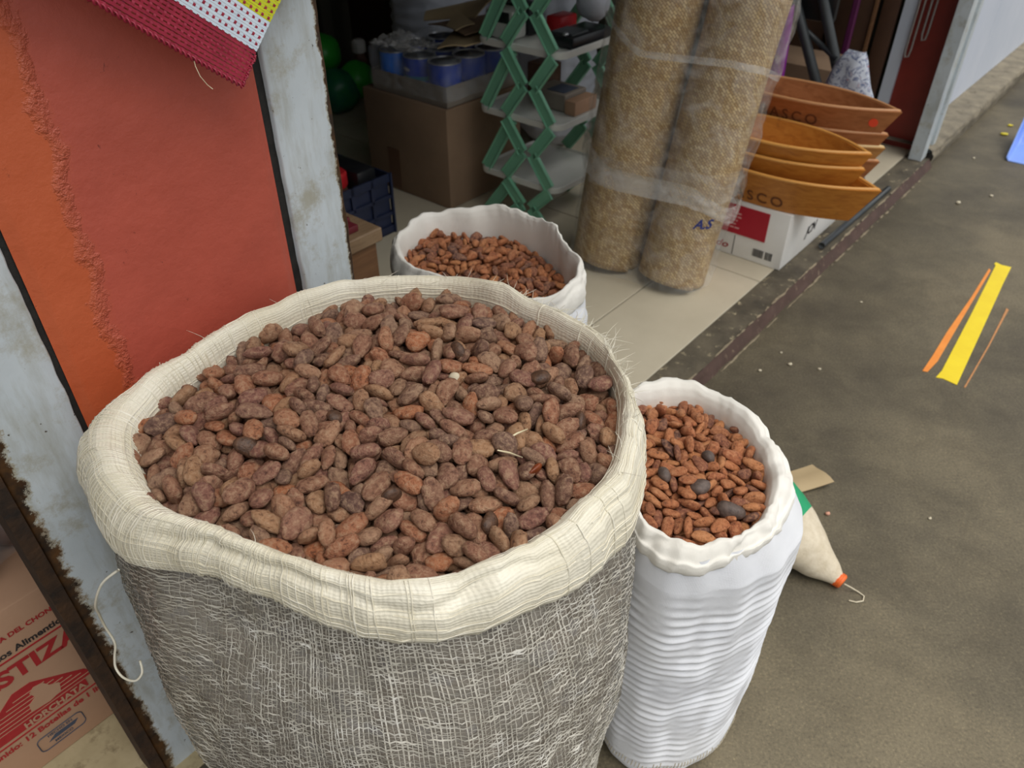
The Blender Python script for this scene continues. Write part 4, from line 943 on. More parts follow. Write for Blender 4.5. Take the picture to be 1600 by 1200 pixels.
47,1302,144,-319,-6,17,-96,20,1766,96,-363,-62,74,21,54,2254,205,-373,-37,-92,0,53,-1525,-841,-480,-31,93,9,77,1734,-992,-489,-67,-70,11,0,-1349,-691,-431,-82,8,-5,
55,-659,1053,-307,0,-4,-43,57,695,394,-232,2,-95,23,3,923,-118,-305,-55,-82,-4,65,1353,994,-360,-39,-44,35,45,1854,-65,-429,-18,-11,-38,1,-274,569,-276,-79,-28,-49,
73,590,232,-269,11,-1,-32,1,-251,716,-211,-54,24,60,44,-1984,-181,-431,10,30,-24,47,-788,-594,-382,56,-80,9,4,1730,486,-306,-19,34,51,61,-2114,199,-329,-96,-9,-21,
32,-165,1824,-135,5,-7,-90,0,-287,-1578,-507,-90,-41,-5,52,1487,1362,-271,-67,72,4,54,1164,1789,-336,1,-42,-50,68,2478,83,-494,11,-1,95,37,-308,1883,-222,95,25,11,
13,-2406,13,-394,-53,8,-70,27,1171,1403,-289,98,10,10,52,-908,-430,-294,1,-21,65,21,1370,-40,-204,14,17,-92,66,2214,-293,-349,-6,9,84,15,-27,2159,-340,-18,48,-77,
22,2579,343,-493,31,-7,81,16,-482,1150,-214,17,2,2,42,-380,666,-210,-53,42,-44,36,236,-1450,-450,32,-82,-45,56,2088,1634,-454,74,-51,19,48,2221,1415,-413,-93,-18,-21,
31,-34,-1221,-326,-52,6,33,38,387,958,-254,-43,-86,17,21,436,-142,-222,-83,30,43,21,1985,-44,-341,73,63,0,15,-58,-631,-366,74,-61,-19,67,1039,-1301,-458,4,-2,62,
67,-1088,121,-335,96,5,-21,77,99,-753,-336,-40,12,-66,46,1077,-333,-298,40,87,0,33,819,1320,-334,23,-21,-17,71,1525,1216,-341,94,24,7,18,-376,2176,-437,24,4,81,
46,63,951,-266,-20,-10,56,37,-1316,1109,-351,-79,60,-2,77,-966,874,-318,17,-9,-94,38,-94,771,-258,-71,57,-34,38,-727,274,-167,-70,-70,5,77,908,-219,-184,-9,30,94,
43,-82,-1226,-458,-99,1,2,35,39,1953,-300,22,-22,-50,56,441,-620,-267,-54,-83,1,56,1149,866,-330,-10,93,27,73,1357,1442,-342,-61,-78,0,45,-1612,540,-306,-96,-14,7,
36,-1063,1273,-293,-49,-85,2,56,-642,550,-260,14,37,34,74,2151,977,-410,79,56,3,21,-1798,234,-309,80,-53,-23,58,-2210,116,-489,2,99,0,68,-1540,353,-436,-96,-17,2,
7,-1382,1362,-475,-5,4,87,34,-935,-883,-446,-79,-60,-7,67,-999,-583,-408,4,99,2,45,-278,11,-369,-34,-92,13,13,866,-290,-381,3,3,-44,14,-1640,-336,-444,-71,62,-18,
46,-365,398,-242,1,-1,-99,6,-420,1028,-376,-94,28,11,24,1380,-574,-410,37,91,-5,52,-2118,-115,-491,6,0,80,62,41,-485,-363,2,-5,87,24,324,-344,-273,-96,-25,0,
22,508,1961,-343,11,-9,-74,1,636,898,-342,-87,15,40,41,194,-187,-267,94,18,14,15,728,1234,-287,12,-54,63,51,1803,-257,-315,-19,2,32,62,573,-1843,-497,-83,15,17,
33,19,-1768,-500,68,4,-20,13,381,-1814,-335,7,18,97,23,336,-1825,-469,-44,24,4,11,1060,-1723,-517,96,15,1,56,174,-1695,-443,42,59,32,67,-268,2458,-367,98,-6,-7,
15,491,-1697,-426,1,69,-40,26,321,2176,-351,6,26,91,71,112,2652,-414,13,-73,-65,34,668,-1701,-502,12,5,-36,38,1566,1046,-288,86,45,1,16,-317,1603,-226,-80,26,-32,
55,378,2469,-458,18,17,-72,33,-1195,-624,-326,42,-81,-37,37,-1016,1651,-410,57,-36,-72,8,1042,1616,-320,-2,12,69,4,1459,-1117,-407,98,-1,4,23,-2322,-121,-493,94,-16,-20,
26,-253,914,-200,1,3,94,28,-1089,-392,-358,63,-71,-27,65,-753,1650,-336,-4,-99,-5,56,655,-886,-400,4,10,-8,42,-2059,113,-378,-51,77,-33,55,-490,913,-262,7,3,-74,
62,1906,939,-333,70,70,-1,66,605,2297,-386,-75,41,-50,58,-1434,1626,-498,-1,30,88,6,-839,140,-276,93,29,1,3,936,2250,-448,78,-14,-46,65,1956,1098,-462,-1,16,-27,
47,-571,793,-193,20,-11,21,75,1850,1547,-410,8,22,-47,66,2032,-567,-477,3,2,74,48,-1097,2028,-517,-81,-32,23,34,614,558,-247,87,1,-8,30,471,1168,-195,-11,37,90,
7,1353,1976,-439,88,28,18,25,1859,-918,-422,71,68,-3,42,1815,1327,-395,-33,16,-61,7,-930,1365,-238,59,-72,-16,71,1031,2242,-378,-45,-1,-88,33,-1828,-60,-459,7,-4,-87,
7,1061,2395,-508,-3,99,-6,5,1793,878,-449,1,4,28,1,-2115,483,-452,-66,56,10,38,-1602,5,-390,-28,80,-49,57,-63,86,-291,-11,-36,17,53,775,-536,-265,11,94,17,
33,750,781,-295,-9,-46,74,11,1731,-449,-414,74,-37,-51,67,2008,-307,-395,-1,6,-72,67,-1928,49,-366,-9,5,57,61,-57,1017,-221,57,16,34,11,1321,-986,-351,-77,-43,19,
56,1287,1678,-342,-12,10,-92,47,-1462,896,-328,55,80,-17,43,-1403,1421,-354,-22,5,-96,1,653,-286,-136,39,83,-36,61,1500,23,-290,-22,-28,28,4,-2167,764,-482,31,-1,-78,
22,883,1680,-283,33,73,30,34,-1386,-13,-418,53,81,15,21,-1249,79,-394,-60,-78,11,61,-296,727,-377,37,92,-3,12,-96,598,-359,82,-50,-11,38,246,26,-345,-5,4,-79,
75,617,-287,-373,7,97,19,2,603,1906,-449,-35,-90,23,8,963,1359,-416,-3,-3,-17,31,979,1860,-471,0,26,95,68,1227,-348,-393,0,4,-27,34,2260,1421,-519,-63,-76,1,
26,-1710,1028,-396,9,-33,-52,78,423,252,-351,7,-15,97,28,202,1368,-388,56,81,-7,75,572,1426,-330,97,-18,5,55,905,-1264,-436,-57,78,-12,57,1570,-1220,-481,8,-44,-88,
65,2055,811,-472,-45,20,-28,33,2070,1507,-512,-98,-9,9,7,-1051,462,-354,92,-24,27,42,-898,1571,-399,-5,50,-16,2,-459,-567,-341,-64,-53,52,30,-507,1744,-329,-41,55,-69,
14,543,1251,-286,39,-15,-40,76,1714,1249,-414,45,-72,-13,75,-2192,-332,-519,-6,-5,97,1,-1486,1283,-374,-97,-18,-5,12,142,1770,-241,39,-3,-9,14,499,-383,-191,-26,-22,65,
35,798,2368,-496,-91,-37,13,55,1133,1141,-256,37,29,70,71,2202,1201,-454,37,5,-91,51,-1484,-560,-299,88,-20,6,51,-455,2035,-301,3,-45,-58,23,-44,1305,-249,-20,31,87,
77,2324,1015,-376,81,52,-24,31,-2261,526,-513,-17,9,-61,23,-1872,-388,-477,-97,17,-4,11,-1552,-542,-450,-22,-19,35,55,-1568,875,-435,-25,-8,-40,25,-874,-291,-377,2,-12,53,
32,-1063,1824,-498,61,77,-13,36,-648,-1297,-478,65,74,6,11,-503,830,-386,5,-25,-94,5,-627,1880,-461,-6,25,96,37,-255,-682,-382,3,-2,-24,26,-211,2373,-490,66,73,-7,
68,384,-1609,-475,3,8,-94,74,435,-422,-378,-99,-4,3,26,348,1989,-443,8,1,-96,34,278,2185,-480,39,91,-5,78,774,-528,-385,9,-6,-89,56,645,328,-354,-44,-88,3,
16,1144,1031,-410,3,7,92,44,1226,-1096,-467,-1,5,-93,18,1476,1026,-420,67,70,12,27,1519,1312,-446,-6,2,-7,23,1741,1918,-513,-66,-74,3,55,1873,668,-451,2,8,23,
32,1893,1307,-487,-1,3,49,45,-2185,287,-433,6,-30,-91,32,-1190,1482,-484,-10,98,-3,75,-1249,1839,-522,91,-38,4,24,-893,586,-340,13,15,-63,44,-589,-957,-395,5,-95,-4,
0,-768,58,-358,-7,-18,13,56,-714,1442,-399,-27,19,18,12,-593,2190,-490,95,-5,9,26,-447,640,-323,-72,56,-23,22,129,610,-358,74,65,-6,75,-161,1458,-342,-5,-98,6,
12,91,2513,-490,56,-12,-18,73,235,-486,-337,67,-59,-11,58,456,0,-340,-8,18,-59,26,334,723,-321,81,19,38,45,441,891,-391,-26,95,-2,13,512,1078,-298,24,-15,-29,
76,1126,-622,-390,-36,37,-57,62,981,1022,-360,-18,-39,24,25,1667,-85,-308,95,22,-19,36,1926,430,-438,83,-5,-15,12,-1833,-575,-376,-45,-88,-4,33,-1785,1258,-484,-32,-6,92,
74,-743,-1095,-354,8,-23,93,55,-556,-422,-361,54,12,27,35,-707,2310,-440,21,-10,20,37,22,653,-280,64,71,7,51,58,1209,-302,-5,97,-2,38,266,1162,-305,90,35,8,
1,811,1928,-407,-2,30,93,73,1087,87,-301,-38,-17,66,35,813,965,-351,77,61,-3,22,1502,465,-324,-17,96,12,24,1729,1698,-484,10,-52,-77,11,1438,1861,-480,-77,-29,33,
2,-858,2015,-399,-2,-97,17,41,1064,1854,-308,41,-29,-83,24,1608,1448,-358,-26,-95,-4,3,-785,1882,-336,42,7,21,74,1208,649,-296,10,-17,-94,53,2378,1240,-441,-23,15,-44,
43,-624,1553,-272,41,5,56,23,118,2340,-459,36,-35,-13]
D2 = [49,-459,-880,-572,-5,-37,74,17,886,-1174,-631,13,19,-92,38,464,-1183,-699,-91,24,19,77,1001,-943,-620,-91,11,-8,37,-275,-789,-639,-80,-21,20,53,1108,-1104,-667,19,23,-86,
48,1320,-257,-605,97,-11,-14,38,-972,-392,-667,19,49,-67,44,416,-516,-493,-79,25,-7,56,-162,-535,-502,17,24,-93,8,-697,-825,-751,36,62,68,67,-341,372,-527,28,-71,-61,
35,-555,239,-483,-96,1,14,68,-97,-745,-562,76,24,-5,68,414,516,-499,-50,81,25,78,860,-374,-532,40,68,55,27,615,-1153,-626,-79,-36,22,56,-513,-562,-537,3,-9,94,
38,386,-67,-536,-19,-36,83,38,-1209,-195,-681,13,-13,34,68,360,-736,-569,83,3,-6,39,-302,1395,-684,-12,39,-80,15,986,-377,-590,-48,81,18,58,-926,-671,-743,24,14,-38,
38,-593,-815,-623,-30,59,-26,66,588,-579,-573,-16,-13,92,66,1131,-449,-671,71,21,-7,67,1242,36,-621,20,1,-37,26,413,-959,-614,47,-57,-66,56,676,3,-548,-72,59,-19,
57,313,151,-500,2,-7,-9,39,669,-737,-673,2,1,90,33,-801,-402,-594,13,16,-82,35,228,-29,-548,-81,-4,-41,56,-1319,402,-668,-94,-29,-5,68,-1067,458,-649,42,9,41,
77,633,-226,-572,-14,24,-94,23,-912,-695,-650,-40,-82,-38,47,1086,435,-644,-81,-50,20,75,-285,-1000,-716,86,14,-29,4,-111,-1049,-726,90,17,-12,44,-690,-132,-550,-53,-81,11,
35,-1079,-53,-669,15,-76,59,17,-1022,-642,-847,82,-7,-14,76,64,-1076,-681,-14,5,-44,36,222,-1077,-758,-43,-81,27,38,-338,-601,-522,-49,-50,49,12,966,660,-648,12,25,-31,
25,-915,863,-591,33,38,-32,24,230,-837,-569,-8,-92,35,16,89,-334,-513,-82,-55,9,41,210,-912,-630,87,28,-25,65,-1300,-354,-618,35,46,48,47,788,-722,-579,-50,46,-61,
24,-105,-859,-614,15,59,73,56,771,107,-562,-75,64,-2,32,701,-373,-580,74,-60,-27,47,932,130,-600,-85,50,1,42,-1098,1299,-614,-38,83,37,68,-392,-260,-552,57,-18,-44,
77,181,678,-543,-84,28,-30,44,828,-525,-601,96,6,-16,16,-680,572,-543,11,17,-38,67,873,-766,-629,23,-16,-89,77,-178,-647,-549,12,79,-54,66,-89,-169,-490,48,-84,7,
53,935,-91,-571,-8,-3,-99,33,-1071,-571,-750,-15,22,-95,50,1328,-751,-772,0,45,-82,36,2,1174,-635,94,-27,-16,48,605,955,-593,-34,23,-82,46,535,357,-604,-31,-40,-20,
1,1294,-423,-675,77,-26,-36,24,-866,-551,-636,0,71,67,3,715,-1197,-749,-47,69,51,63,-24,260,-490,78,14,15,8,1162,-638,-737,-19,-34,91,57,475,474,-569,1,95,-9,
14,92,-52,-499,27,24,67,37,125,218,-493,-11,-31,-39,21,-627,153,-535,-6,-9,-98,63,552,-772,-658,8,76,54,63,-1401,65,-630,45,-63,-48,78,-1091,914,-654,-75,-37,26,
6,-974,1242,-605,48,58,13,38,57,-635,-566,-54,-62,45,32,-160,-24,-540,10,54,-82,75,1237,-543,-737,15,-46,86,25,271,-616,-508,-21,9,-87,46,-154,946,-557,-49,-37,31,
65,207,1248,-660,83,-1,19,12,-748,-769,-881,95,-23,-6,67,-275,974,-582,23,33,47,47,-457,-433,-568,19,15,-95,22,-829,-35,-552,-86,-16,27,42,-801,278,-519,89,0,18,
57,-629,1034,-643,-84,49,-11,66,34,-871,-571,50,77,10,45,-507,592,-542,-7,-10,-79,1,-484,-883,-791,18,-5,79,6,-598,-69,-561,50,-44,-37,47,-1389,-89,-698,-20,-95,7,
55,-993,154,-572,-33,9,-18,45,-892,575,-608,-75,-58,26,12,-1062,767,-654,-82,-45,-14,56,-728,-734,-626,-28,3,-63,52,1280,-867,-716,-3,34,21,56,-496,1212,-611,-47,43,-28,
12,-330,-1010,-840,83,-29,10,19,274,1355,-669,83,6,-32,61,-1048,57,-588,4,40,88,15,170,-560,-568,-18,-92,21,58,-1498,596,-742,57,-41,-48,68,-444,97,-621,75,-47,-45,
7,1354,-783,-867,-54,80,-17,76,12,378,-511,-1,25,-93,24,-674,-638,-584,-20,23,-3,56,627,281,-595,26,-42,-83,17,-232,-890,-675,-36,9,72,75,-349,-914,-776,-86,-17,28,
3,-740,-201,-627,91,-28,-24,51,255,-1034,-677,1,19,82,36,-1377,767,-663,-67,65,-33,42,1424,-500,-738,-55,53,-58,18,-355,-46,-561,82,35,36,22,-1341,-371,-827,53,-63,19,
3,523,89,-566,-27,10,-51,18,593,674,-603,52,-57,57,22,-56,639,-510,84,47,10,29,-101,-301,-530,2,-31,-82,41,713,897,-637,-20,39,43,27,-1277,74,-710,-15,36,52,
32,-1146,660,-634,-15,7,-22,74,-650,766,-560,-20,16,-16,31,1366,-329,-699,-25,-92,27,65,-56,-1118,-850,-16,-82,-51,71,1109,-1120,-798,-81,-20,17,34,-207,-242,-557,36,22,52,
58,-246,608,-551,-56,77,-15,51,803,-944,-680,2,75,45,45,-1558,425,-757,-58,24,-64,36,-1281,1090,-741,-83,-11,28,66,-1206,939,-685,37,-85,-32,27,-727,1290,-623,39,60,53,
62,-323,129,-529,-40,91,-4,71,-181,395,-502,-52,40,-43,46,-526,819,-633,11,20,-95,4,-95,-976,-658,-12,28,66,43,1084,-159,-640,22,86,26,11,1125,158,-609,79,36,27,
31,306,-225,-592,5,94,-7,14,-1274,540,-705,-73,64,10,46,131,-1087,-831,-13,39,-36,55,-1172,98,-641,-16,7,-79,56,206,375,-529,1,-33,-22,76,-808,145,-547,-38,5,72,
6,-1244,-440,-702,22,-56,-35,16,475,970,-610,72,-63,-18,30,79,-895,-664,-59,-76,22,43,616,-1019,-678,87,45,18,56,-286,302,-587,-9,98,-11,25,954,-1108,-703,-19,-42,58,
31,519,1220,-637,-17,30,-17,22,487,-1025,-655,9,83,3,21,251,-175,-541,6,-38,-54,28,213,-398,-618,-14,13,-56,42,-1510,120,-706,-16,-3,83,23,586,-435,-571,88,18,-39,
47,-867,-104,-658,1,-21,-86,57,832,583,-706,-49,52,-66,76,-1042,1173,-685,97,0,8,1,1079,-790,-674,24,16,4,68,669,449,-634,70,-7,-3,77,-536,-811,-863,-75,-64,-6,
66,-993,285,-649,16,82,33,15,870,910,-724,68,14,-52,23,-1382,-294,-730,-41,-71,55,51,755,-1071,-724,25,34,-58,26,-773,463,-565,-8,-8,79,42,-267,-178,-607,-12,32,-69,
58,-492,-796,-666,-65,69,-1,58,-179,-961,-863,0,-4,70,22,-493,-61,-577,5,-37,-18,36,53,5,-584,-68,-60,22,33,-1116,-518,-827,73,9,14,24,-504,-215,-618,-23,15,16,
12,-1173,-459,-790,-53,-10,17,76,365,-1075,-758,-70,64,-13,45,-833,1281,-677,64,72,-1,53,409,-645,-631,4,31,-71,4,-881,1025,-616,94,26,10,74,-76,123,-538,5,-33,-40,
52,-511,1073,-676,-14,71,10,67,390,-852,-689,36,-64,-60,77,42,1283,-710,30,18,-69,65,544,-882,-670,83,-35,37,2,1214,-893,-800,-12,-94,28,67,-722,-488,-664,73,46,46,
46,32,-376,-605,-2,10,86,35,-654,1280,-704,18,-9,-79,7,-116,740,-628,66,-60,-42,2,-1,760,-575,44,-85,-23,66,-1207,-168,-844,74,64,12,54,-371,996,-644,-1,-14,-70,
38,377,1211,-747,-25,18,-17,57,769,712,-757,-70,-33,-37,41,-1401,584,-709,-39,37,-46,35,-650,164,-626,-11,1,-19,52,-1410,218,-707,-32,-29,89,8,229,780,-603,42,1,-42,
41,-524,-585,-629,17,14,95,73,1081,-417,-750,-95,10,19,1,1158,-202,-710,25,93,-13,74,-1096,-136,-758,-65,-74,10,2,448,1269,-701,92,-12,-33,58,-1350,-236,-832,-87,24,-20,
16,631,-527,-661,94,-26,13,58,1167,-990,-875,6,5,27,45,-754,915,-637,21,95,4,28,-1407,15,-774,-98,1,-3,53,-770,-654,-738,-22,19,-32,59,-11,217,-630,67,-68,-25,
46,268,494,-587,67,-54,-20,11,445,-428,-543,-75,59,26,62,987,-618,-691,78,60,-12,12,918,358,-698,45,61,-42,2,400,312,-546,-54,-60,53,27,-1156,1271,-751,-30,41,-85,
33,-156,537,-598,54,-82,-11,16,1161,-963,-703,60,-37,-47,22,131,552,-539,53,83,-11,78,102,-913,-842,3,6,-94,62,-281,806,-632,-3,22,84,74,-497,318,-575,72,66,13,
3,-622,-350,-636,-51,-3,76,55,874,804,-688,3,-87,45,61,-66,1447,-705,88,41,-16,25,1042,-9,-686,-1,85,12,68,-1024,117,-689,54,81,15,6,170,-395,-714,80,-56,-9,
54,839,-1140,-772,-49,-51,30,32,96,-219,-598,4,7,-99,35,625,-117,-637,17,-3,90,37,-137,1046,-641,82,-53,-19,18,-364,-715,-675,22,-19,71,62,-1214,339,-742,4,1,24,
22,14,635,-591,27,-58,-63,47,385,636,-569,24,3,-28,73,856,460,-739,53,22,-80,62,876,-236,-597,61,-37,-43,7,-1303,684,-741,6,95,24,13,33,1015,-648,60,62,-10,
45,517,-663,-753,15,42,-53,73,1416,-572,-836,-51,21,-74,73,-879,37,-617,-37,88,-27,67,513,743,-626,43,8,26,38,508,-70,-673,10,34,-45,8,1189,-3,-716,-78,61,3,
54,752,-53,-624,28,56,62,16,610,824,-688,-97,11,-5,68,-1458,129,-804,-50,-32,-21,41,229,-790,-694,-23,77,57,55,-69,-771,-717,-20,4,-49,15,66,-866,-755,0,-16,-57,
35,-23,466,-561,33,10,17,24,-696,339,-625,10,11,-93,64,-383,591,-613,37,-26,-57,75,878,-554,-717,3,-15,-89,42,-595,-147,-694,11,-13,-75,24,155,-714,-649,9,-17,-85,
11,-132,-826,-783,88,32,2,2,256,-943,-854,80,30,18,28,-1179,-370,-859,-27,91,28,1,-257,120,-596,15,-18,-85,44,334,873,-645,-90,9,8,72,-601,-688,-696,-5,-5,-86,
58,-1371,-35,-871,25,95,2,24,-615,-727,-792,13,-18,-52,35,-817,-650,-824,93,-30,-4,37,-144,-480,-594,-38,91,-1,56,-288,-476,-598,-91,-35,-17,73,994,-258,-645,-29,28,-45,
31,-1111,288,-715,1,26,-17,35,-931,894,-708,-87,-44,15,72,-492,1341,-699,-21,-22,79,45,1027,-533,-798,-11,80,58,26,-939,414,-693,-13,31,-59,22,813,-234,-669,-30,-8,-89,
33,960,271,-687,1,-94,-26,21,1230,-123,-641,-4,16,-21,32,-411,409,-665,-8,-25,-8,41,-179,360,-714,84,27,34,75,-1384,802,-805,-10,25,-8,20,139,148,-592,-78,30,-37,
51,-992,1374,-702,27,11,27,67,1375,-347,-867,68,71,-7,24,202,-136,-665,-26,-92,-16,1,621,-1159,-796,-15,77,-27,78,-1560,315,-851,-54,-44,61,67,1138,-302,-734,10,58,73,
34,1298,-373,-769,-4,3,46,2,1132,308,-683,23,-48,-69,38,-200,1292,-700,-31,0,73,15,344,-118,-642,-6,20,-55,17,238,250,-592,2,95,22,74,170,1263,-786,10,29,91,
56,366,-437,-597,-74,-61,7,24,488,-205,-627,89,20,-13,73,-461,482,-604,-25,-31,90,54,-1384,410,-782,-90,-4,17,41,169,1120,-725,97,-13,14,48,-762,746,-682,-16,-33,-92,
38,856,-1017,-851,-16,46,-70,7,6,-650,-707,6,34,76,26,82,-553,-699,52,-60,-32,39,308,-640,-712,18,3,-47,33,-826,442,-700,-23,-39,69,12,-788,-330,-658,-93,33,6,
16,681,-318,-664,0,-96,12,48,879,-53,-673,6,-20,83,67,-1159,536,-757,39,-26,-77,58,939,485,-775,5,-46,59,44,1296,-23,-760,-50,-38,59,37,-1088,76,-779,-29,27,-4,
52,-1229,206,-755,-70,10,-6,61,-884,249,-700,26,-48,-68,71,-101,-617,-639,-17,91,-22,23,1007,-1027,-759,29,44,-84,76,-1214,795,-748,23,95,14,20,-994,649,-697,3,-20,-97,
13,-682,670,-602,-2,9,-11,52,-704,-562,-796,-28,22,86,45,546,354,-792,-16,-2,-98,74,812,89,-717,-53,79,0,23,1230,-704,-845,-97,-11,-19,3,-78,-429,-667,-64,-75,1,
77,-806,1233,-774,-80,-58,1,41,-497,661,-657,79,52,13,76,136,629,-654,-25,2,39,42,912,-316,-690,36,-86,-8,1,-683,-58,-628,4,-5,74,15,62,1451,-792,-77,-9,-40,
14,638,553,-658,19,-45,80,65,475,-380,-641,18,-15,-61,31,-1259,171,-849,95,-21,0,55,-398,-413,-806,-7,7,-36,4,35,-631,-814,-55,82,5,12,-449,-102,-709,8,3,88,
1,-82,-915,-786,-91,-27,25,78,-176,-704,-822,1,3,-91,5,14,-403,-742,9,-18,56,63,156,-663,-760,-11,4,64,32,501,546,-665,76,62,7,65,-307,112,-697,-4,7,98,
62,-82,537,-689,-3,-18,28,48,-669,555,-670,79,56,-7,46,-165,4,-643,4,-5,67,36,925,-882,-728,-94,25,-11,24,-434,1331,-787,3,20,-97,63,268,1325,-842,0,-29,-14,
1,1092,446,-775,43,65,59,8,302,-1077,-865,5,3,-85,46,506,-1133,-818,-54,-70,-2,55,706,-1143,-864,61,75,17,64,960,-1114,-852,-13,8,64,18,-900,-125,-776,94,21,-21,
72,283,-876,-764,23,-95,14,23,-1218,-64,-750,25,-26,-65,56,-125,1439,-821,-82,35,20,55,-260,990,-684,71,-67,15,76,394,1040,-690,-10,5,22,62,-605,294,-552,30,-2,53,
61,-566,1191,-716,32,-62,-38,0,836,-732,-845,97,7,-4,46,727,528,-817,8,-18,-85,16,-755,-456,-765,8,18,-92,55,-296,926,-746,75,-59,5,23,610,-796,-746,-53,-82,12,
57,530,209,-744,-46,19,41,45,-1290,909,-815,34,3,88,55,-757,235,-728,9,-59,-72,47,317,-357,-693,-8,-16,74,68,102,807,-663,-41,53,-47,55,1092,-775,-767,95,-7,-12,
1,-308,203,-668,75,13,1,14,1038,-917,-790,-90,38,-9,6,-910,1067,-701,-16,96,-13,61,-298,1174,-707,54,-20,58,15,132,994,-688,5,91,-31,54,-1015,-147,-840,74,66,5,
34,-584,-396,-820,-85,-51,-2,68,-694,-4,-746,-80,-10,-5,78,-619,901,-822,98,-12,2,45,-12,762,-801,2,-3,-98,45,745,-895,-837,-5,30,-93,15,-1091,238,-825,74,-63,-20,
17,-1038,1254,-879,25,96,-4,46,-530,-163,-786,-3,-2,82,22,-622,763,-812,23,96,9,26,-415,-796,-847,56,60,42,13,298,475,-714,-3,29,93,47,610,-549,-769,95,-20,18,
23,996,-384,-819,32,12,66,1,-1538,580,-891,5,-6,-86,57,-672,-199,-789,0,-13,-37,19,-596,167,-723,-62,73,9,22,-288,1248,-776,40,18,-5,34,230,43,-706,58,80,-4,
61,179,874,-801,25,-53,-46,14,516,606,-748,70,69,7,48,860,248,-816,-16,-8,88,32,-1444,759,-882,-60,-62,41,61,-897,0,-789,50,24,-20,23,-789,846,-786,34,-10,80,
25,-841,625,-739,95,14,18,12,-137,-464,-744,-75,62,14,22,420,240,-669,61,57,-12,78,355,726,-723,18,-96,-16,12,712,304,-761,-12,19,60,23,681,628,-745,-98,6,-14,
26,-1412,270,-820,-35,80,34,53,-887,-475,-725,-51,81,-7,13,-541,1427,-814,3,-41,29,21,-293,1469,-835,-32,-55,-63,41,46,48,-705,-24,17,93,52,801,362,-728,-59,30,-45,
76,-283,378,-683,-17,-21,49,26,-399,858,-708,0,4,73,12,161,1401,-825,-2,-39,-16,7,777,848,-779,97,-12,-8,1,1067,315,-780,25,11,-30,23,1342,-201,-733,-22,78,-38,
4,558,958,-709,-1,-98,15,36,722,1038,-800,42,88,-15,34,1053,177,-777,-35,25,46,78,1210,262,-716,53,70,5,35,-951,-303,-711,13,-20,96,37,-765,1443,-795,-59,-29,-33,
7,-93,1165,-748,18,95,19]
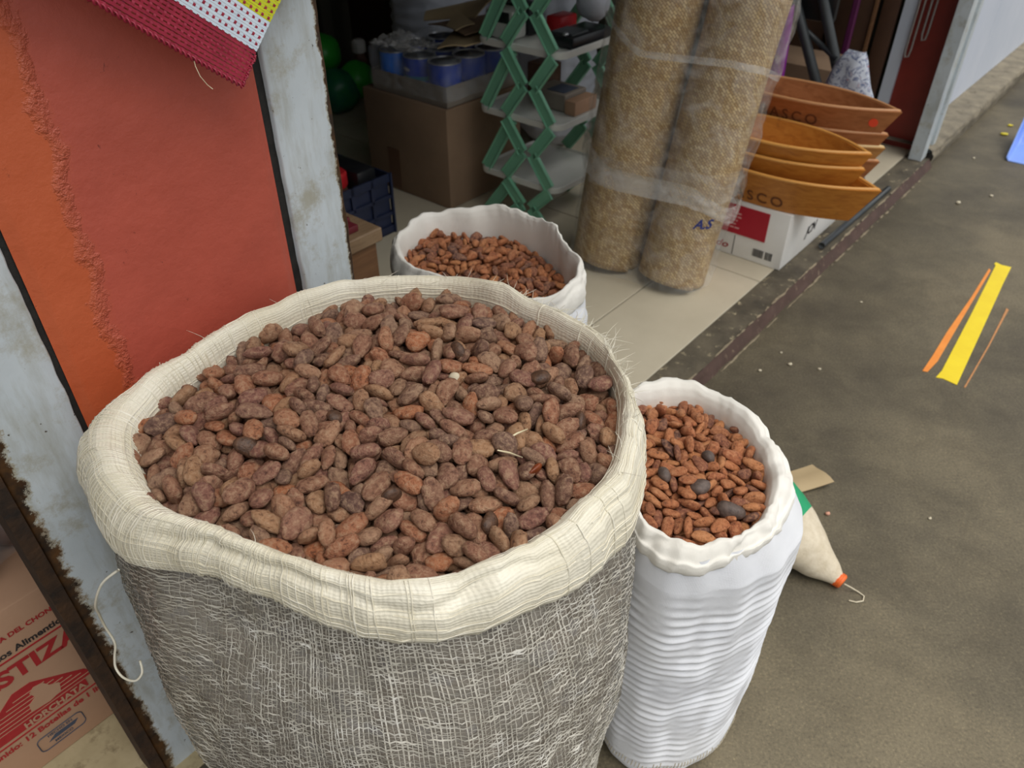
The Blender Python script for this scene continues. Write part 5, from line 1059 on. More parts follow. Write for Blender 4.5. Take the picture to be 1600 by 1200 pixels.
D3 = [18,-1171,-81,-348,-94,-13,-9,47,118,-958,-280,8,7,98,75,366,-1088,-415,7,26,-94,78,-258,-778,-342,-54,77,19,58,744,353,-256,16,-21,94,56,345,-794,-283,-4,9,-94,
57,556,-772,-398,5,12,-74,15,862,-833,-374,40,10,32,7,-60,-1026,-369,48,7,-5,38,886,-290,-372,-4,-54,83,78,965,211,-255,-4,-8,92,18,-728,75,-238,-67,4,-17,
77,121,-1149,-339,-27,19,-92,15,47,-443,-277,-11,-72,65,38,-249,-160,-193,-8,-4,-52,55,279,177,-199,0,-7,83,44,84,-125,-165,18,-97,3,44,483,-970,-415,-93,4,-5,
12,-36,-16,-151,-7,97,16,76,-332,-948,-376,-69,10,-36,53,486,452,-223,-42,86,16,42,-660,-337,-344,25,43,-85,67,-850,840,-291,-13,89,33,38,-642,-80,-240,-4,20,96,
68,1203,132,-454,33,24,-24,36,-181,918,-245,-86,-44,7,57,-696,-929,-353,-32,57,11,16,-715,-1078,-407,-29,-2,-6,39,-370,-379,-279,-38,22,-38,53,175,-720,-313,-4,62,-77,
55,703,713,-339,-87,45,8,67,-479,-1099,-328,82,-51,15,35,-1147,-356,-427,-83,-45,-17,38,-13,-786,-314,-63,-52,33,49,-464,290,-273,-67,-67,10,58,-568,804,-233,91,-38,2,
25,1013,-638,-347,-70,-56,4,15,-316,1337,-351,-29,92,15,31,-360,503,-219,5,32,-90,45,915,1330,-406,18,-24,-25,35,723,926,-363,-97,17,2,44,844,-598,-405,-3,-16,59,
45,-1169,-516,-415,17,87,-41,76,-1028,681,-316,-83,48,16,26,-877,-673,-299,80,-10,-26,54,-448,-689,-331,-70,32,-33,30,-405,-1133,-385,-18,86,0,55,745,-803,-464,-12,-18,21,
57,142,111,-194,-44,-86,19,41,1150,-223,-373,9,-16,-40,47,-627,477,-283,-24,21,-78,38,-54,467,-205,24,13,86,24,-586,-1144,-457,21,68,-68,76,-203,324,-192,6,-97,14,
29,-356,13,-201,-31,-4,23,35,-61,-1138,-377,-33,2,21,17,-267,-317,-258,-14,31,-5,77,693,-402,-320,-95,-4,20,75,-997,-883,-461,-11,-3,63,33,-130,-722,-363,-57,76,-21,
31,-689,-747,-342,93,30,15,77,219,520,-192,-58,63,-35,58,-1004,-338,-298,-34,3,2,46,-624,-121,-357,-37,23,21,68,-837,252,-305,64,2,-24,45,-850,-519,-342,42,89,3,
68,260,810,-257,14,65,59,66,777,-480,-294,-8,-38,-90,68,-187,-449,-281,-18,-43,-82,72,-428,-862,-303,6,-51,-84,24,-180,-582,-292,96,-11,-8,35,-630,-504,-358,-31,-5,42,
42,836,79,-282,17,17,28,73,466,-2,-261,61,17,5,1,-327,-1170,-435,30,48,-80,63,375,-533,-283,94,21,-3,38,475,-383,-302,-68,-28,65,8,-1134,243,-375,41,24,57,
8,1013,-58,-365,91,11,-26,16,17,-327,-197,57,79,-16,20,-1036,-836,-382,32,-93,-11,56,-1244,154,-459,1,15,-81,55,-12,-1087,-549,-4,-3,64,45,-840,1195,-305,95,18,6,
76,-1154,-687,-401,-29,-10,-45,62,758,-602,-339,-24,27,92,6,-1028,273,-328,43,-74,-43,36,612,-94,-317,93,25,-22,38,825,516,-315,-51,82,1,6,994,945,-367,87,-15,-15,
41,333,496,-235,-77,46,-23,73,-248,-1099,-346,-13,28,92,4,-471,-176,-229,82,54,-1,39,268,-68,-265,-16,1,-76,72,-1175,-213,-401,-2,39,-89,44,-44,1589,-339,84,1,-15,
44,-1021,525,-333,46,66,-52,21,-863,-780,-412,33,-76,-51,52,1095,-432,-427,-4,46,-79,3,-868,-110,-373,14,44,81,74,-813,737,-337,-33,-41,84,37,-472,940,-286,15,-5,-40,
45,1203,573,-419,-64,71,-11,8,364,-1093,-522,-9,89,-42,35,-830,-29,-309,-57,-68,39,12,722,-10,-312,-28,-85,35,74,327,-389,-329,-16,-8,-87,34,731,243,-343,96,-4,-24,
46,-516,1412,-349,-45,85,-23,66,1000,489,-335,40,-41,-76,47,-5,731,-243,50,-70,-40,46,-187,688,-282,16,36,87,46,143,1203,-372,88,-20,-12,18,-731,618,-337,-53,27,62,
38,-3,1342,-349,68,34,-63,65,448,-200,-339,56,40,12,64,-330,-630,-344,63,-60,-41,31,443,1138,-274,-19,-11,84,67,-134,1225,-328,40,-80,-35,16,-33,1031,-300,80,56,7,
1,-1146,-794,-463,43,88,6,77,722,-218,-286,-22,16,40,3,353,-171,-256,25,-67,-62,35,-93,86,-197,9,8,-15,33,-1006,158,-335,-67,-18,43,14,-368,176,-214,-33,-11,37,
28,545,-985,-536,41,-2,-22,71,726,-898,-554,81,57,6,76,263,-582,-353,-37,27,-40,23,689,-527,-387,14,-83,-50,33,-873,623,-378,-37,-65,58,56,-631,129,-284,-7,-34,92,
34,-298,-1119,-552,4,3,-19,2,38,340,-179,66,-53,-44,61,-607,-841,-371,-28,76,54,61,-419,-559,-233,19,23,66,76,6,-516,-381,-87,-10,19,53,-556,-702,-372,47,77,37,
32,-529,-909,-394,-28,-27,-32,37,-899,-263,-382,13,15,97,36,-500,588,-244,82,50,-25,14,336,1482,-407,33,-2,-74,56,-642,789,-356,-93,11,4,53,-1194,528,-438,-56,-30,36,
6,1160,759,-421,60,-41,17,36,-88,-149,-246,-69,-42,47,77,-295,377,-261,-13,15,-87,22,435,152,-242,3,85,42,7,504,-626,-311,71,-61,25,35,-854,-928,-485,-81,-32,46,
46,125,-216,-278,-70,-66,13,23,978,41,-307,8,69,30,2,-594,1207,-353,24,-25,-27,38,374,1138,-347,-21,-4,-61,51,-682,-1071,-562,-15,98,4,3,338,-806,-375,-16,-2,85,
33,-1289,-213,-529,-58,56,-38,6,-995,-700,-441,-21,59,76,45,1177,388,-390,-36,24,12,18,316,321,-259,94,-31,2,56,64,549,-193,15,-91,-1,67,-1132,757,-427,65,51,32,
56,-653,1022,-324,-47,74,-37,57,161,1025,-308,85,35,-18,14,647,1495,-397,-51,-48,59,61,932,795,-370,45,15,-2,36,244,1633,-468,-22,96,-11,27,-803,-1023,-529,-14,87,-41,
23,679,-675,-436,-17,-11,66,2,571,244,-262,25,-39,-67,51,104,-568,-355,9,-95,12,56,-1008,-358,-399,67,-66,24,65,-977,-576,-476,76,25,-40,3,-974,1009,-326,2,-16,-64,
1,369,1727,-415,-1,15,-20,39,-124,866,-344,-9,-6,-13,26,-758,-432,-383,-33,21,90,63,230,-286,-320,-14,-34,-76,62,-478,-462,-321,49,86,7,12,-140,-1114,-522,74,-62,18,
40,-912,143,-386,-2,79,-19,15,253,1266,-312,5,-36,-58,42,428,758,-285,67,69,-20,43,916,-426,-401,-38,-61,66,73,-942,-934,-535,57,55,36,19,131,-978,-422,-60,22,-21,
46,92,330,-272,-50,80,-14,14,563,1167,-396,-53,72,-20,27,238,-908,-423,71,-3,-18,57,-594,386,-368,13,97,-16,33,-157,-171,-297,-18,18,-63,31,-146,68,-290,-63,-74,-13,
54,188,1686,-395,-17,17,51,52,660,1213,-418,18,-11,-76,46,-624,1439,-409,57,11,59,16,457,982,-356,-37,68,-53,17,-969,902,-403,-93,33,2,48,-789,1303,-397,-40,80,41,
41,-250,1519,-353,-29,-49,62,76,79,-1082,-464,-1,0,89,58,-1097,-769,-553,36,92,-7,12,1198,261,-367,83,-2,-7,67,945,691,-370,12,-51,-82,22,115,1345,-364,37,-42,-14,
76,1097,585,-392,-67,51,-40,20,-300,1082,-325,3,-19,-77,12,-778,-953,-414,-23,40,36,12,-1054,29,-378,-1,98,-9,11,-62,219,-241,95,-18,7,33,-479,-1079,-553,-12,21,-54,
4,-252,218,-272,72,58,14,25,545,1462,-386,-66,-62,34,11,-367,903,-356,13,-6,-96,31,-685,1148,-404,92,-18,-23,74,144,-1058,-548,-56,-82,-2,42,609,132,-354,-32,29,-58,
68,-108,-313,-381,-4,43,-79,24,-761,-827,-471,-35,36,54,28,750,1107,-417,88,43,7,37,-405,519,-312,98,-4,9,34,621,-371,-415,-29,23,-32,34,935,-109,-412,-24,29,1,
32,151,-819,-333,-7,-44,-87,56,-357,-123,-297,-4,-1,82,73,579,-204,-382,21,-51,-82,68,-1084,-53,-454,96,9,11,22,1121,989,-428,72,-42,-28,48,886,-755,-507,-35,85,-17,
74,730,1477,-475,67,-72,-9,8,547,1641,-476,-49,-82,17,77,-921,551,-438,57,61,-53,24,116,800,-337,-76,-62,-11,56,-95,419,-297,-59,-79,-3,47,832,136,-381,8,-96,-16,
24,-479,-158,-325,-55,-80,5,37,-455,1160,-419,-22,92,28,1,550,980,-422,80,35,13,37,-327,1463,-440,-36,30,-82,75,-667,547,-393,-22,2,34,61,-1002,-451,-446,-13,20,96,
78,1046,-351,-495,-50,-60,25,6,494,260,-313,3,-1,65,75,-211,-1044,-452,-4,34,-74,78,956,1169,-469,-50,3,-85,75,474,1250,-342,27,-14,-60,12,66,1689,-454,-56,79,-4,
41,-97,-893,-424,-30,-82,46,61,-1260,-34,-453,-35,83,30,62,1061,121,-371,-57,74,4,54,885,324,-371,-19,0,81,12,1207,34,-525,15,34,11,53,199,-96,-366,43,87,-8,
78,-21,-788,-442,-1,4,98,32,529,-453,-423,-25,-75,58,56,187,649,-303,-11,-34,92,32,-310,636,-299,-20,-73,64,67,463,1551,-466,23,40,59,8,-149,1504,-415,-77,51,-14,
59,-520,1324,-437,-59,77,-20,24,-1232,-431,-551,64,-72,-15,74,221,-358,-389,87,29,1,28,-1138,-605,-535,7,96,-24,58,326,-131,-387,-57,75,-10,26,-481,72,-360,-43,-44,64,
23,-1164,345,-459,-1,2,98,77,-647,-440,-448,-83,-51,2,58,962,900,-444,-3,5,-12,33,646,441,-315,-48,85,0,16,312,925,-330,-79,35,48,34,-912,1085,-408,17,-1,-96,
75,494,657,-330,18,-94,27,71,-324,744,-350,-40,-90,-10,23,1004,-563,-455,16,55,80,16,-626,-234,-399,16,27,92,1,651,910,-449,74,-59,14,56,255,182,-292,-4,21,-32,
66,808,-671,-539,27,15,29,15,-6,-401,-376,3,37,-84,24,384,-895,-499,-33,86,21,43,44,-673,-396,96,-21,1,31,-987,-280,-533,1,-10,-17,6,-236,1683,-474,-95,-23,-11,
28,-1092,631,-533,17,59,69,77,-534,-606,-448,68,-68,-22,12,11,-179,-308,48,-83,-9,45,-626,-860,-528,-69,-71,-2,14,712,37,-434,-56,-82,0,78,314,-447,-417,25,91,-22,
57,385,-671,-422,-39,-36,68,6,498,1342,-442,93,-31,-16,44,835,1153,-513,22,9,-73,41,-243,-351,-377,77,61,-10,1,-606,676,-351,19,72,65,2,-165,1051,-297,26,12,39,
48,495,529,-293,-20,89,37,51,-458,1073,-356,-16,-95,23,52,976,1018,-451,-74,44,7,30,1061,1114,-498,8,56,-25,16,1026,-586,-558,2,3,44,62,-1018,453,-410,86,27,-27,
37,-1131,497,-521,-4,-22,-32,65,-415,-319,-396,22,11,95,48,-637,14,-386,96,-3,-23,26,-846,-226,-518,7,95,25,13,-787,-580,-423,94,-29,11,1,-978,-178,-463,-28,91,26,
47,-427,-790,-473,21,35,-86,1,-581,-1023,-457,-17,93,-22,12,-794,-78,-504,82,-46,-9,25,-713,-29,-461,68,-66,12,24,58,-54,-241,-42,89,1,17,-10,1528,-446,20,96,-6,
35,303,768,-355,-40,-90,13,23,806,1427,-552,72,56,16,55,-815,29,-409,23,-27,-57,54,136,449,-330,6,-24,32,63,-506,-75,-498,14,-20,-86,55,-481,523,-416,-10,-12,-95,
60,438,55,-336,35,-6,16,51,670,-246,-399,-43,17,56,22,-1121,-425,-546,68,65,13,28,1063,22,-517,-22,31,-59,73,725,219,-438,0,13,-30,62,930,-13,-447,-7,96,21,
22,614,-66,-437,29,2,78,55,-1060,129,-440,12,-6,54,25,480,-14,-397,84,50,7,46,711,-480,-517,-26,-93,21,38,512,533,-423,-90,42,4,28,551,840,-455,-4,48,51,
58,831,771,-436,-13,13,-22,77,342,1029,-416,-16,3,-95,37,1100,-220,-542,-98,13,-2,13,-285,1338,-448,1,0,49,31,706,1269,-497,85,-34,33,4,235,-974,-507,-29,-4,-36,
16,-935,262,-434,-5,-34,88,32,198,-262,-493,-5,-5,91,7,-66,-124,-383,-48,86,10,26,1196,-97,-501,71,38,-24,35,253,1264,-453,-87,47,2,4,650,-689,-536,63,-77,-6,
26,-473,-352,-480,-12,9,51,38,-244,839,-441,-18,9,-55,47,131,1715,-548,-22,94,-20,33,-983,44,-532,5,-1,-98,57,-661,145,-450,16,17,-27,52,-802,330,-355,-16,-89,-39,
66,-896,-696,-516,86,40,25,76,1140,911,-533,63,-46,-31,41,-625,222,-348,-44,-87,-11,18,-208,-553,-406,-26,-9,52,23,788,-121,-488,-94,-25,-16,11,544,-687,-495,-28,-41,40,
66,69,941,-403,80,23,19,42,-1005,729,-404,39,1,64,26,-209,1167,-412,-85,30,2,75,-741,1109,-474,11,2,-26,56,-43,1064,-466,15,-31,-10,66,672,540,-397,49,86,5,
7,-932,-424,-527,95,27,7,74,-788,592,-494,67,66,-1,46,-260,1041,-412,10,95,-22,47,42,1258,-489,68,65,20,42,-401,-1060,-458,-94,-7,4,3,-338,82,-319,11,16,95,
35,967,512,-429,-7,37,-69,45,241,1032,-485,-8,31,-67,68,-280,-771,-512,22,-20,-88,64,-716,-736,-450,35,93,-3,32,-261,-357,-473,-17,13,53,1,155,-196,-412,94,21,-8,
47,-1058,184,-530,-95,-18,4,46,-115,914,-453,38,-7,-85,4,978,605,-495,0,-25,50,55,-326,238,-351,-83,54,3,24,-41,1708,-492,3,-73,-23,4,-397,1029,-515,-6,-10,96,
56,377,-276,-462,-21,-31,48,0,455,-650,-497,39,69,35,15,-22,503,-405,-9,-19,-67,15,0,1158,-392,-16,-4,-26,67,-2,89,-303,-7,96,4,38,-833,733,-486,-34,-24,2,
47,-1173,-220,-529,-26,-16,80,76,-429,731,-411,-11,-1,-79,41,-159,562,-358,15,-98,4,36,172,1481,-487,56,72,-11,22,-162,1326,-410,-35,-89,14,17,-725,-350,-485,-73,-63,-7,
22,-437,-940,-499,-23,-79,34,76,374,1372,-516,35,-38,-63,55,-231,-945,-524,-85,7,3,37,149,1230,-522,-3,3,77,58,806,492,-518,-20,12,-16,19,-638,541,-487,77,-59,16,
27,-372,-551,-418,27,16,23,45,479,-491,-497,-30,-85,39,58,-1038,787,-508,27,-5,-59,12,-325,484,-372,72,64,-3,73,1270,255,-524,68,-48,-46,31,1026,412,-419,4,15,58,
53,-616,-275,-511,-76,63,0,58,-37,-680,-509,5,7,-97,4,51,-406,-495,11,-48,-85,45,906,199,-519,-27,-94,12,34,-1254,36,-556,-19,-14,65,17,-867,396,-436,18,-62,-75,
67,531,-298,-494,2,-1,82,60,1155,159,-536,-16,19,-68,41,52,-158,-449,-66,-61,-2,63,-126,1359,-522,8,0,96,33,-396,146,-402,5,13,82,23,428,949,-499,79,18,-15,
55,484,276,-416,-23,-95,15,25,535,375,-414,54,6,-34,1,868,-505,-485,-28,-87,-7,78,-338,-634,-504,-97,-20,0,7,-63,-846,-523,0,-3,96,0,529,1338,-545,98,13,-2,
26,1016,392,-533,94,30,-7,52,-798,208,-525,6,99,-1,42,-360,-64,-391,21,-94,-24,34,-126,414,-447,-70,33,-46,13,470,374,-495,12,14,4,43,-191,340,-389,49,-19,-55,
67,52,56,-409,-9,22,-71,26,385,1746,-545,4,82,55,45,701,374,-461,7,84,44,24,-781,-589,-522,4,0,-47,15,-510,197,-449,7,19,-55,25,-535,662,-473,21,20,-30,
22,433,782,-415,51,62,42,3,-380,1518,-537,57,31,12,73,900,-215,-451,5,14,-8,36,1101,254,-468,93,31,0,72,-184,136,-353,-56,77,-2,16,262,396,-390,-8,84,50,
23,1146,-395,-539,46,-68,-37,21,630,1404,-486,11,22,69,28,34,673,-405,-37,21,17,62,-809,960,-365,77,-36,5,24,889,1307,-540,-42,86,-13,64,645,821,-520,68,68,7,
24,785,70,-515,7,96,25,13,-680,976,-424,12,-1,-28,37,-326,1335,-538,84,-52,0,45,589,1143,-513,9,23,78,78,-43,802,-446,32,-87,30,78,-82,1466,-531,-1,27,95,
43,757,1002,-511,51,80,22,23,-229,-138,-374,78,60,-2,67,846,580,-470,7,55,35,12,350,1625,-550,96,10,4,65,260,493,-383,-11,88,42,21,-68,-1032,-472,12,25,72,
36,-988,-116,-529,6,1,-98,52,-592,-588,-522,-87,-47,-1,61,-410,-444,-506,86,43,7,45,-278,1101,-518,-94,31,0,15,-67,704,-500,-20,6,-23,45,96,992,-495,15,-11,-63,
76,-98,1605,-547,99,-9,2,15,342,-702,-524,3,4,-24,63,238,1448,-538,74,62,5,44,523,-46,-495,-1,4,-81,15,-932,983,-483,94,-26,12,61,-441,873,-492,-16,-22,16,
13,-778,1332,-536,30,-51,-76,12,-263,212,-432,1,0,86,71,-158,-445,-501,-92,-37,0,2,509,-847,-511,-15,-60,76,13,323,255,-469,27,51,62,22,588,123,-470,-11,-89,-32,
31,876,306,-464,-22,3,92,7,671,625,-489,-26,88,-34,18,-1168,302,-551,93,34,1,11,-600,1408,-558,87,42,7,1,-168,607,-446,-43,-80,-18,34,245,-815,-488,5,-82,-55,
23,274,-527,-504,2,3,-97,22,918,1029,-541,-10,-3,-94,21,-337,-237,-382,59,-69,-1,65,-446,1204,-532,47,-75,-41,7,-466,1572,-519,-61,-5,30,42,-121,-220,-485,2,4,-25,
43,75,570,-348,-2,-85,-12,74,477,1119,-512,-68,50,-25,7,760,-375,-496,66,-4,-36]
V2 = 120
V3 = 180
# ---- white sack standing behind
C2 = (-0.0397, 1.2214)
sack2 = thing('cocoa_sack', (C2[0], C2[1], ZF), 'white cloth sack of orange-brown cocoa beans standing on the tiles behind the net sack', 'sack')
P2, K2 = collar(C2, [r + 0.010 for r in IN2], OUT2, lambda a: 0.602 + 0.014 * math.sin(a) + 0.006 * math.sin(2 * a + .6), lambda a: -0.050 - 0.008 * math.sin(3 * a), 21.0, 0.009, inner_deep=0.12, lean=0.05)
MB().grid(lambda u, v: P2(u * 2 * math.pi, v * K2), 220, 50, True, uvf=lambda u, v: (u * 1.0, v * 0.2)).build('rolled_collar', 'ivory_cloth', sack2)
def B2(a, z):
    ro = catmull(OUT2, a); x, y = math.cos(a), math.sin(a)
    t_ = (z - ZF) / (0.56 - ZF)
    r = ro - 0.008 + 0.022 * math.sin(math.pi * min(1, (1 - t_) * 1.6)) - 0.03 * max(0, 1 - t_ / 0.2) ** 2
    r = r * (0.6 + 0.4 * t_) + 0.152 * 0.4 * (1 - t_)
    r += 0.004 * fnoise(x * 5, y * 5, z * 9) + 0.0028 * math.sin(z * 190 + 4 * fnoise(x * 2, y * 2, z * 6)) * fnoise(x * 4, y * 4, z * 5 + 3)
    return Vector((C2[0] + x * r, C2[1] + y * r, z))
MB().grid(lambda u, v: B2(u * 2 * math.pi, ZF + 0.003 + v * (0.562 - ZF)), 180, 150, True, uvf=lambda u, v: (u * 1.0, v * 0.5)).build('body', 'white_cloth', sack2)
MB().lathe((C2[0], C2[1], ZF), [(0.10, 0.001), (0.11, 0.004)], 32).build('bottom', 'white_cloth', sack2)

# ---- white sack at the right
Q3 = 0.95
C3 = (0.2158, 0.7154)
I3 = [r * Q3 for r in IN3]; O3 = [r * Q3 for r in OUT3]
sack3 = thing('cocoa_sack', (C3[0], C3[1], 0), 'white sack with crosswise wrinkles, full of cocoa beans, on the corridor concrete', 'sack')
P3, K3 = collar(C3, I3, O3, lambda a: 0.553 + 0.006 * math.sin(a) + 0.004 * math.sin(2 * a + .6), lambda a: -0.027 - 0.004 * math.sin(3 * a + 1), 33.0, 0.010, inner_deep=0.09, lean=0.0)
MB().grid(lambda u, v: P3(u * 2 * math.pi, v * K3), 220, 50, True, uvf=lambda u, v: (u * 1.0, v * 0.2)).build('rolled_collar', 'ivory_cloth', sack3)
def B3(a, z):
    ro = catmull(O3, a); x, y = math.cos(a), math.sin(a)
    t_ = z / 0.545
    right = max(0.0, math.cos(a - math.radians(10)))
    away = max(0.0, math.cos(a - math.radians(200)))
    r = ro - 0.010 + (0.010 + 0.026 * right) * min(1, max(0, (1 - t_) / 0.12)) * (1 - 0.25 * max(0, 0.8 - t_))
    r = r * (1 - 0.3 * (1 - t_)) + (0.142 - 0.05 * away) * 0.3 * (1 - t_)
    r -= 0.018 * max(0, 1 - t_ / 0.06) ** 2
    front = max(0.0, math.cos(a - math.radians(300)))
    amp = 0.0022 * (0.35 + 0.9 * front) * min(1, max(0, (0.90 - t_) / 0.15)) * min(1, t_ / 0.2)
    phz = z * 2 * math.pi / 0.0165 + 4.5 * fnoise(x * 1.8, y * 1.8, z * 7) + 1.6 * math.sin(a)
    rp = math.sin(phz); rp = rp if rp > 0 else rp * 0.6
    r += amp * rp * (0.55 + 1.1 * fnoise(x * 2.5, y * 2.5, z * 22) + 0.5 * fnoise(x * 6, y * 6, z * 9))
    r += 0.005 * fnoise(x * 4, y * 4, z * 8 + 2)
    return Vector((C3[0] + x * r, C3[1] + y * r, z))
body3 = MB().grid(lambda u, v: B3(u * 2 * math.pi, 0.003 + v * 0.530), 200, 300, True, uvf=lambda u, v: (u * 1.0, v * 0.5)).build('body', 'white_cloth', sack3)
MB().lathe((C3[0], C3[1], 0), [(0.06, 0.001), (0.07, 0.004)], 32).build('bottom', 'white_cloth', sack3)
m = MB()
for k in range(150):
    a = 2 * math.pi * k / 150
    z = 0.036 + 0.003 * math.sin(a * 3)
    p, q = B3(a, z), B3(a + 0.012, z + rnd.uniform(0.006, 0.016))
    o = Vector((math.cos(a), math.sin(a), 0)) * 0.001
    m.tube([p + o, (p + q) / 2 + o * 2, q + o], 0.0007, 4, cap=False)
tag(m.build('bottom_seam_stitches', 'crumb', sack3), None, None, kind='stuff')

# ------------------------------------------------------------------ beans
def bean_mesh(var, kind, nu=20, nv=14):
    r_ = random.Random(100 * kind + var)
    L, Wd, T = ((.0285, .0185, .0115), (.0255, .0140, .0092))[kind]
    Wd *= r_.uniform(.9, 1.12); T *= r_.uniform(.85, 1.2); L *= r_.uniform(.9, 1.1)
    tap = r_.uniform(.05, .3); bend = r_.uniform(-.0018, .0018); off = r_.uniform(0, 99)
    def fn(x, r, a):
        v = Vector((x * L / 2, r * math.cos(a) * Wd / 2 * (1 - tap * x), r * math.sin(a) * T / 2 * (1 - .5 * tap * x)))
        v.y += bend * (1 - x * x) * 2
        v *= 1 + .10 * noise.noise(v * 120 + Vector((off, 0, 0)))
        w = noise.noise(v * 330 + Vector((0, off, 0)))
        w2 = abs(noise.noise(v * 520 + Vector((off, off, 0))))
        return v * (1 + 0.09 * w - 0.07 * w2) if kind == 0 else v * (1 + 0.05 * w - 0.03 * w2)
    vs_ = [fn(-1, 0, 0)]
    for j in range(1, nv):
        t_ = math.pi * j / nv
        for i in range(nu):
            vs_.append(fn(-math.cos(t_), math.sin(t_) ** .8, 2 * math.pi * i / nu))
    vs_.append(fn(1, 0, 0))
    fs = []
    for i in range(nu):
        i2 = (i + 1) % nu
        fs.append((0, 1 + i2, 1 + i))
        for j in range(nv - 2):
            fs.append((1 + j * nu + i, 1 + j * nu + i2, 1 + (j + 1) * nu + i2, 1 + (j + 1) * nu + i))
        fs.append((1 + (nv - 2) * nu + i, 1 + (nv - 2) * nu + i2, len(vs_) - 1))
    return vs_, fs
def unpack(d, c, zt):
    out = []
    for i in range(0, len(d), 7):
        k, x, y, z, qx, qy, qz = d[i:i + 7]
        qx, qy, qz = qx / 99.0, qy / 99.0, qz / 99.0
        qw = math.sqrt(max(0.0, 1 - qx * qx - qy * qy - qz * qz))
        out.append((k // 10, 0.85 + (k % 10) / 9.0 * 0.28, Vector((c[0] + x / 10000.0, c[1] + y / 10000.0, zt + z / 10000.0)), Quaternion((qw, qx, qy, qz)).normalized()))
    return out
def place_beans(name, data, n_single, kind, mat, label, group, stufflabel, keep=lambda p: True):
    beans = data
    geo = [bean_mesh(v, kind) for v in range(8)]
    mesh = []
    for vs_, fs in geo:
        me = bpy.data.meshes.new('cocoa_bean')
        me.from_pydata([tuple(v) for v in vs_], [], fs)
        me.materials.append(M[mat]); me.shade_smooth(); me.update()
        mesh.append(me)
    low = [bean_mesh(v, kind, 10, 7) for v in range(8)]
    st = MB(); used = 0; top = []
    for v, s_, p, q in beans:
        if not keep(p): continue
        top.append(p)
        if used < n_single:
            o = bpy.data.objects.new(name, mesh[v]); COL.objects.link(o)
            o.location = p; o.rotation_mode = 'QUATERNION'; o.rotation_quaternion = q; o.scale = (s_, s_, s_)
            tag(o, label, 'cocoa bean', group); used += 1
        else:
            mx = Matrix.Translation(p) @ q.to_matrix().to_4x4() @ Matrix.Scale(s_, 4)
            st.add([mx @ w for w in low[v][0]], low[v][1])
    if st.v: tag(st.build('bean_heap', mat), stufflabel, 'cocoa beans', kind='stuff')
    return top
def base_dome(c, RI, z, dome, name, mat, sack):
    MB().grid(lambda u, v: Vector((c[0] + math.cos(u * 2 * math.pi) * catmull(RI, u * 2 * math.pi) * 1.0 * v, c[1] + math.sin(u * 2 * math.pi) * catmull(RI, u * 2 * math.pi) * 1.0 * v, z + dome * math.cos(v * math.pi / 2))), 48, 6, True).build(name, mat, sack)
base_dome(C1, IN1, 0.735 - 0.054, 0.018, 'bean_bed', 'husk', sack1)
base_dome(C2, IN2, 0.585 - 0.080, 0.012, 'bean_bed', 'husk', sack2)
base_dome(C3, I3, 0.542 - 0.036, 0.008, 'bean_bed', 'husk', sack3)
top1 = place_beans('cocoa_bean', [(v, s_ * 1.12, Vector((C1[0] + (p.x - C1[0]) * 1.03, C1[1] + (p.y - C1[1]) * 1.03, p.z + 0.015 + 0.048 * (p.y - C1[1]))), q) for v, s_, p, q in unpack(D1, C1, 0.735)], 300, 0, 'bean_big', 'plump mauve-brown dried cocoa bean heaped in the large net sack', 'beans in the large net sack', 'further mauve-brown cocoa beans filling the large net sack')
top2 = place_beans('roasted_cocoa_bean', [(v, s_, p + Vector((0, 0, 0.034 - 0.10 * (p.x - C2[0]) + 0.03 * (p.y - C2[1]))), q) for v, s_, p, q in unpack(D2, C2, 0.585)], V2, 1, 'bean_small', 'orange-brown cocoa bean in the white sack on the tiles behind', 'beans in the white sack behind', 'lower cocoa beans in the white sack behind')
top3 = place_beans('roasted_cocoa_bean', [(v, s_ * 1.03, Vector((C3[0] + (p.x - C3[0]) * 1.05, C3[1] + (p.y - C3[1]) * 1.05, 0.570 + (p.z - 0.505) * Q3)), q) for v, s_, p, q in unpack(D3, C3, 0.505)], V3, 1, 'bean_small', 'orange-brown cocoa bean in the wrinkled white sack at the right', 'beans in the right white sack', 'lower cocoa beans in the right white sack', keep=lambda p: (Vector((p.x - C3[0], p.y - C3[1])).length < catmull(I3, math.atan2(p.y - C3[1], p.x - C3[0])) + (0.008 if p.x > C3[0] - 0.02 else -0.006)))
def topz(tops, x, y, r=0.014):
    zz = [p.z for p in tops if (p.x - x) ** 2 + (p.y - y) ** 2 < r * r]
    return (max(zz) if zz else tops[0].z) + 0.006
def chip(name, x, y, tops, size, mat, label, cat, group=None, seed=0, flat=0.35):
    z = topz(tops, x, y)
    r_ = random.Random(seed); m = MB()
    ax = Quaternion((r_.gauss(0, 1), r_.gauss(0, 1), r_.gauss(0, 1), r_.gauss(0, 1))).normalized()
    def fn(u, v):
        t_ = math.pi * v; a = 2 * math.pi * u
        p = Vector((math.sin(t_) * math.cos(a), math.sin(t_) * math.sin(a) * 0.8, math.cos(t_) * flat)) * size
        p *= 1 + 0.35 * noise.noise(p * (0.9 / size) + Vector((seed * 3.3, 0, 0)))
        return ax @ p + Vector((x, y, z))
    m.grid(fn, 16, 10, True)
    return tag(m.build(name, mat), label, cat, group)
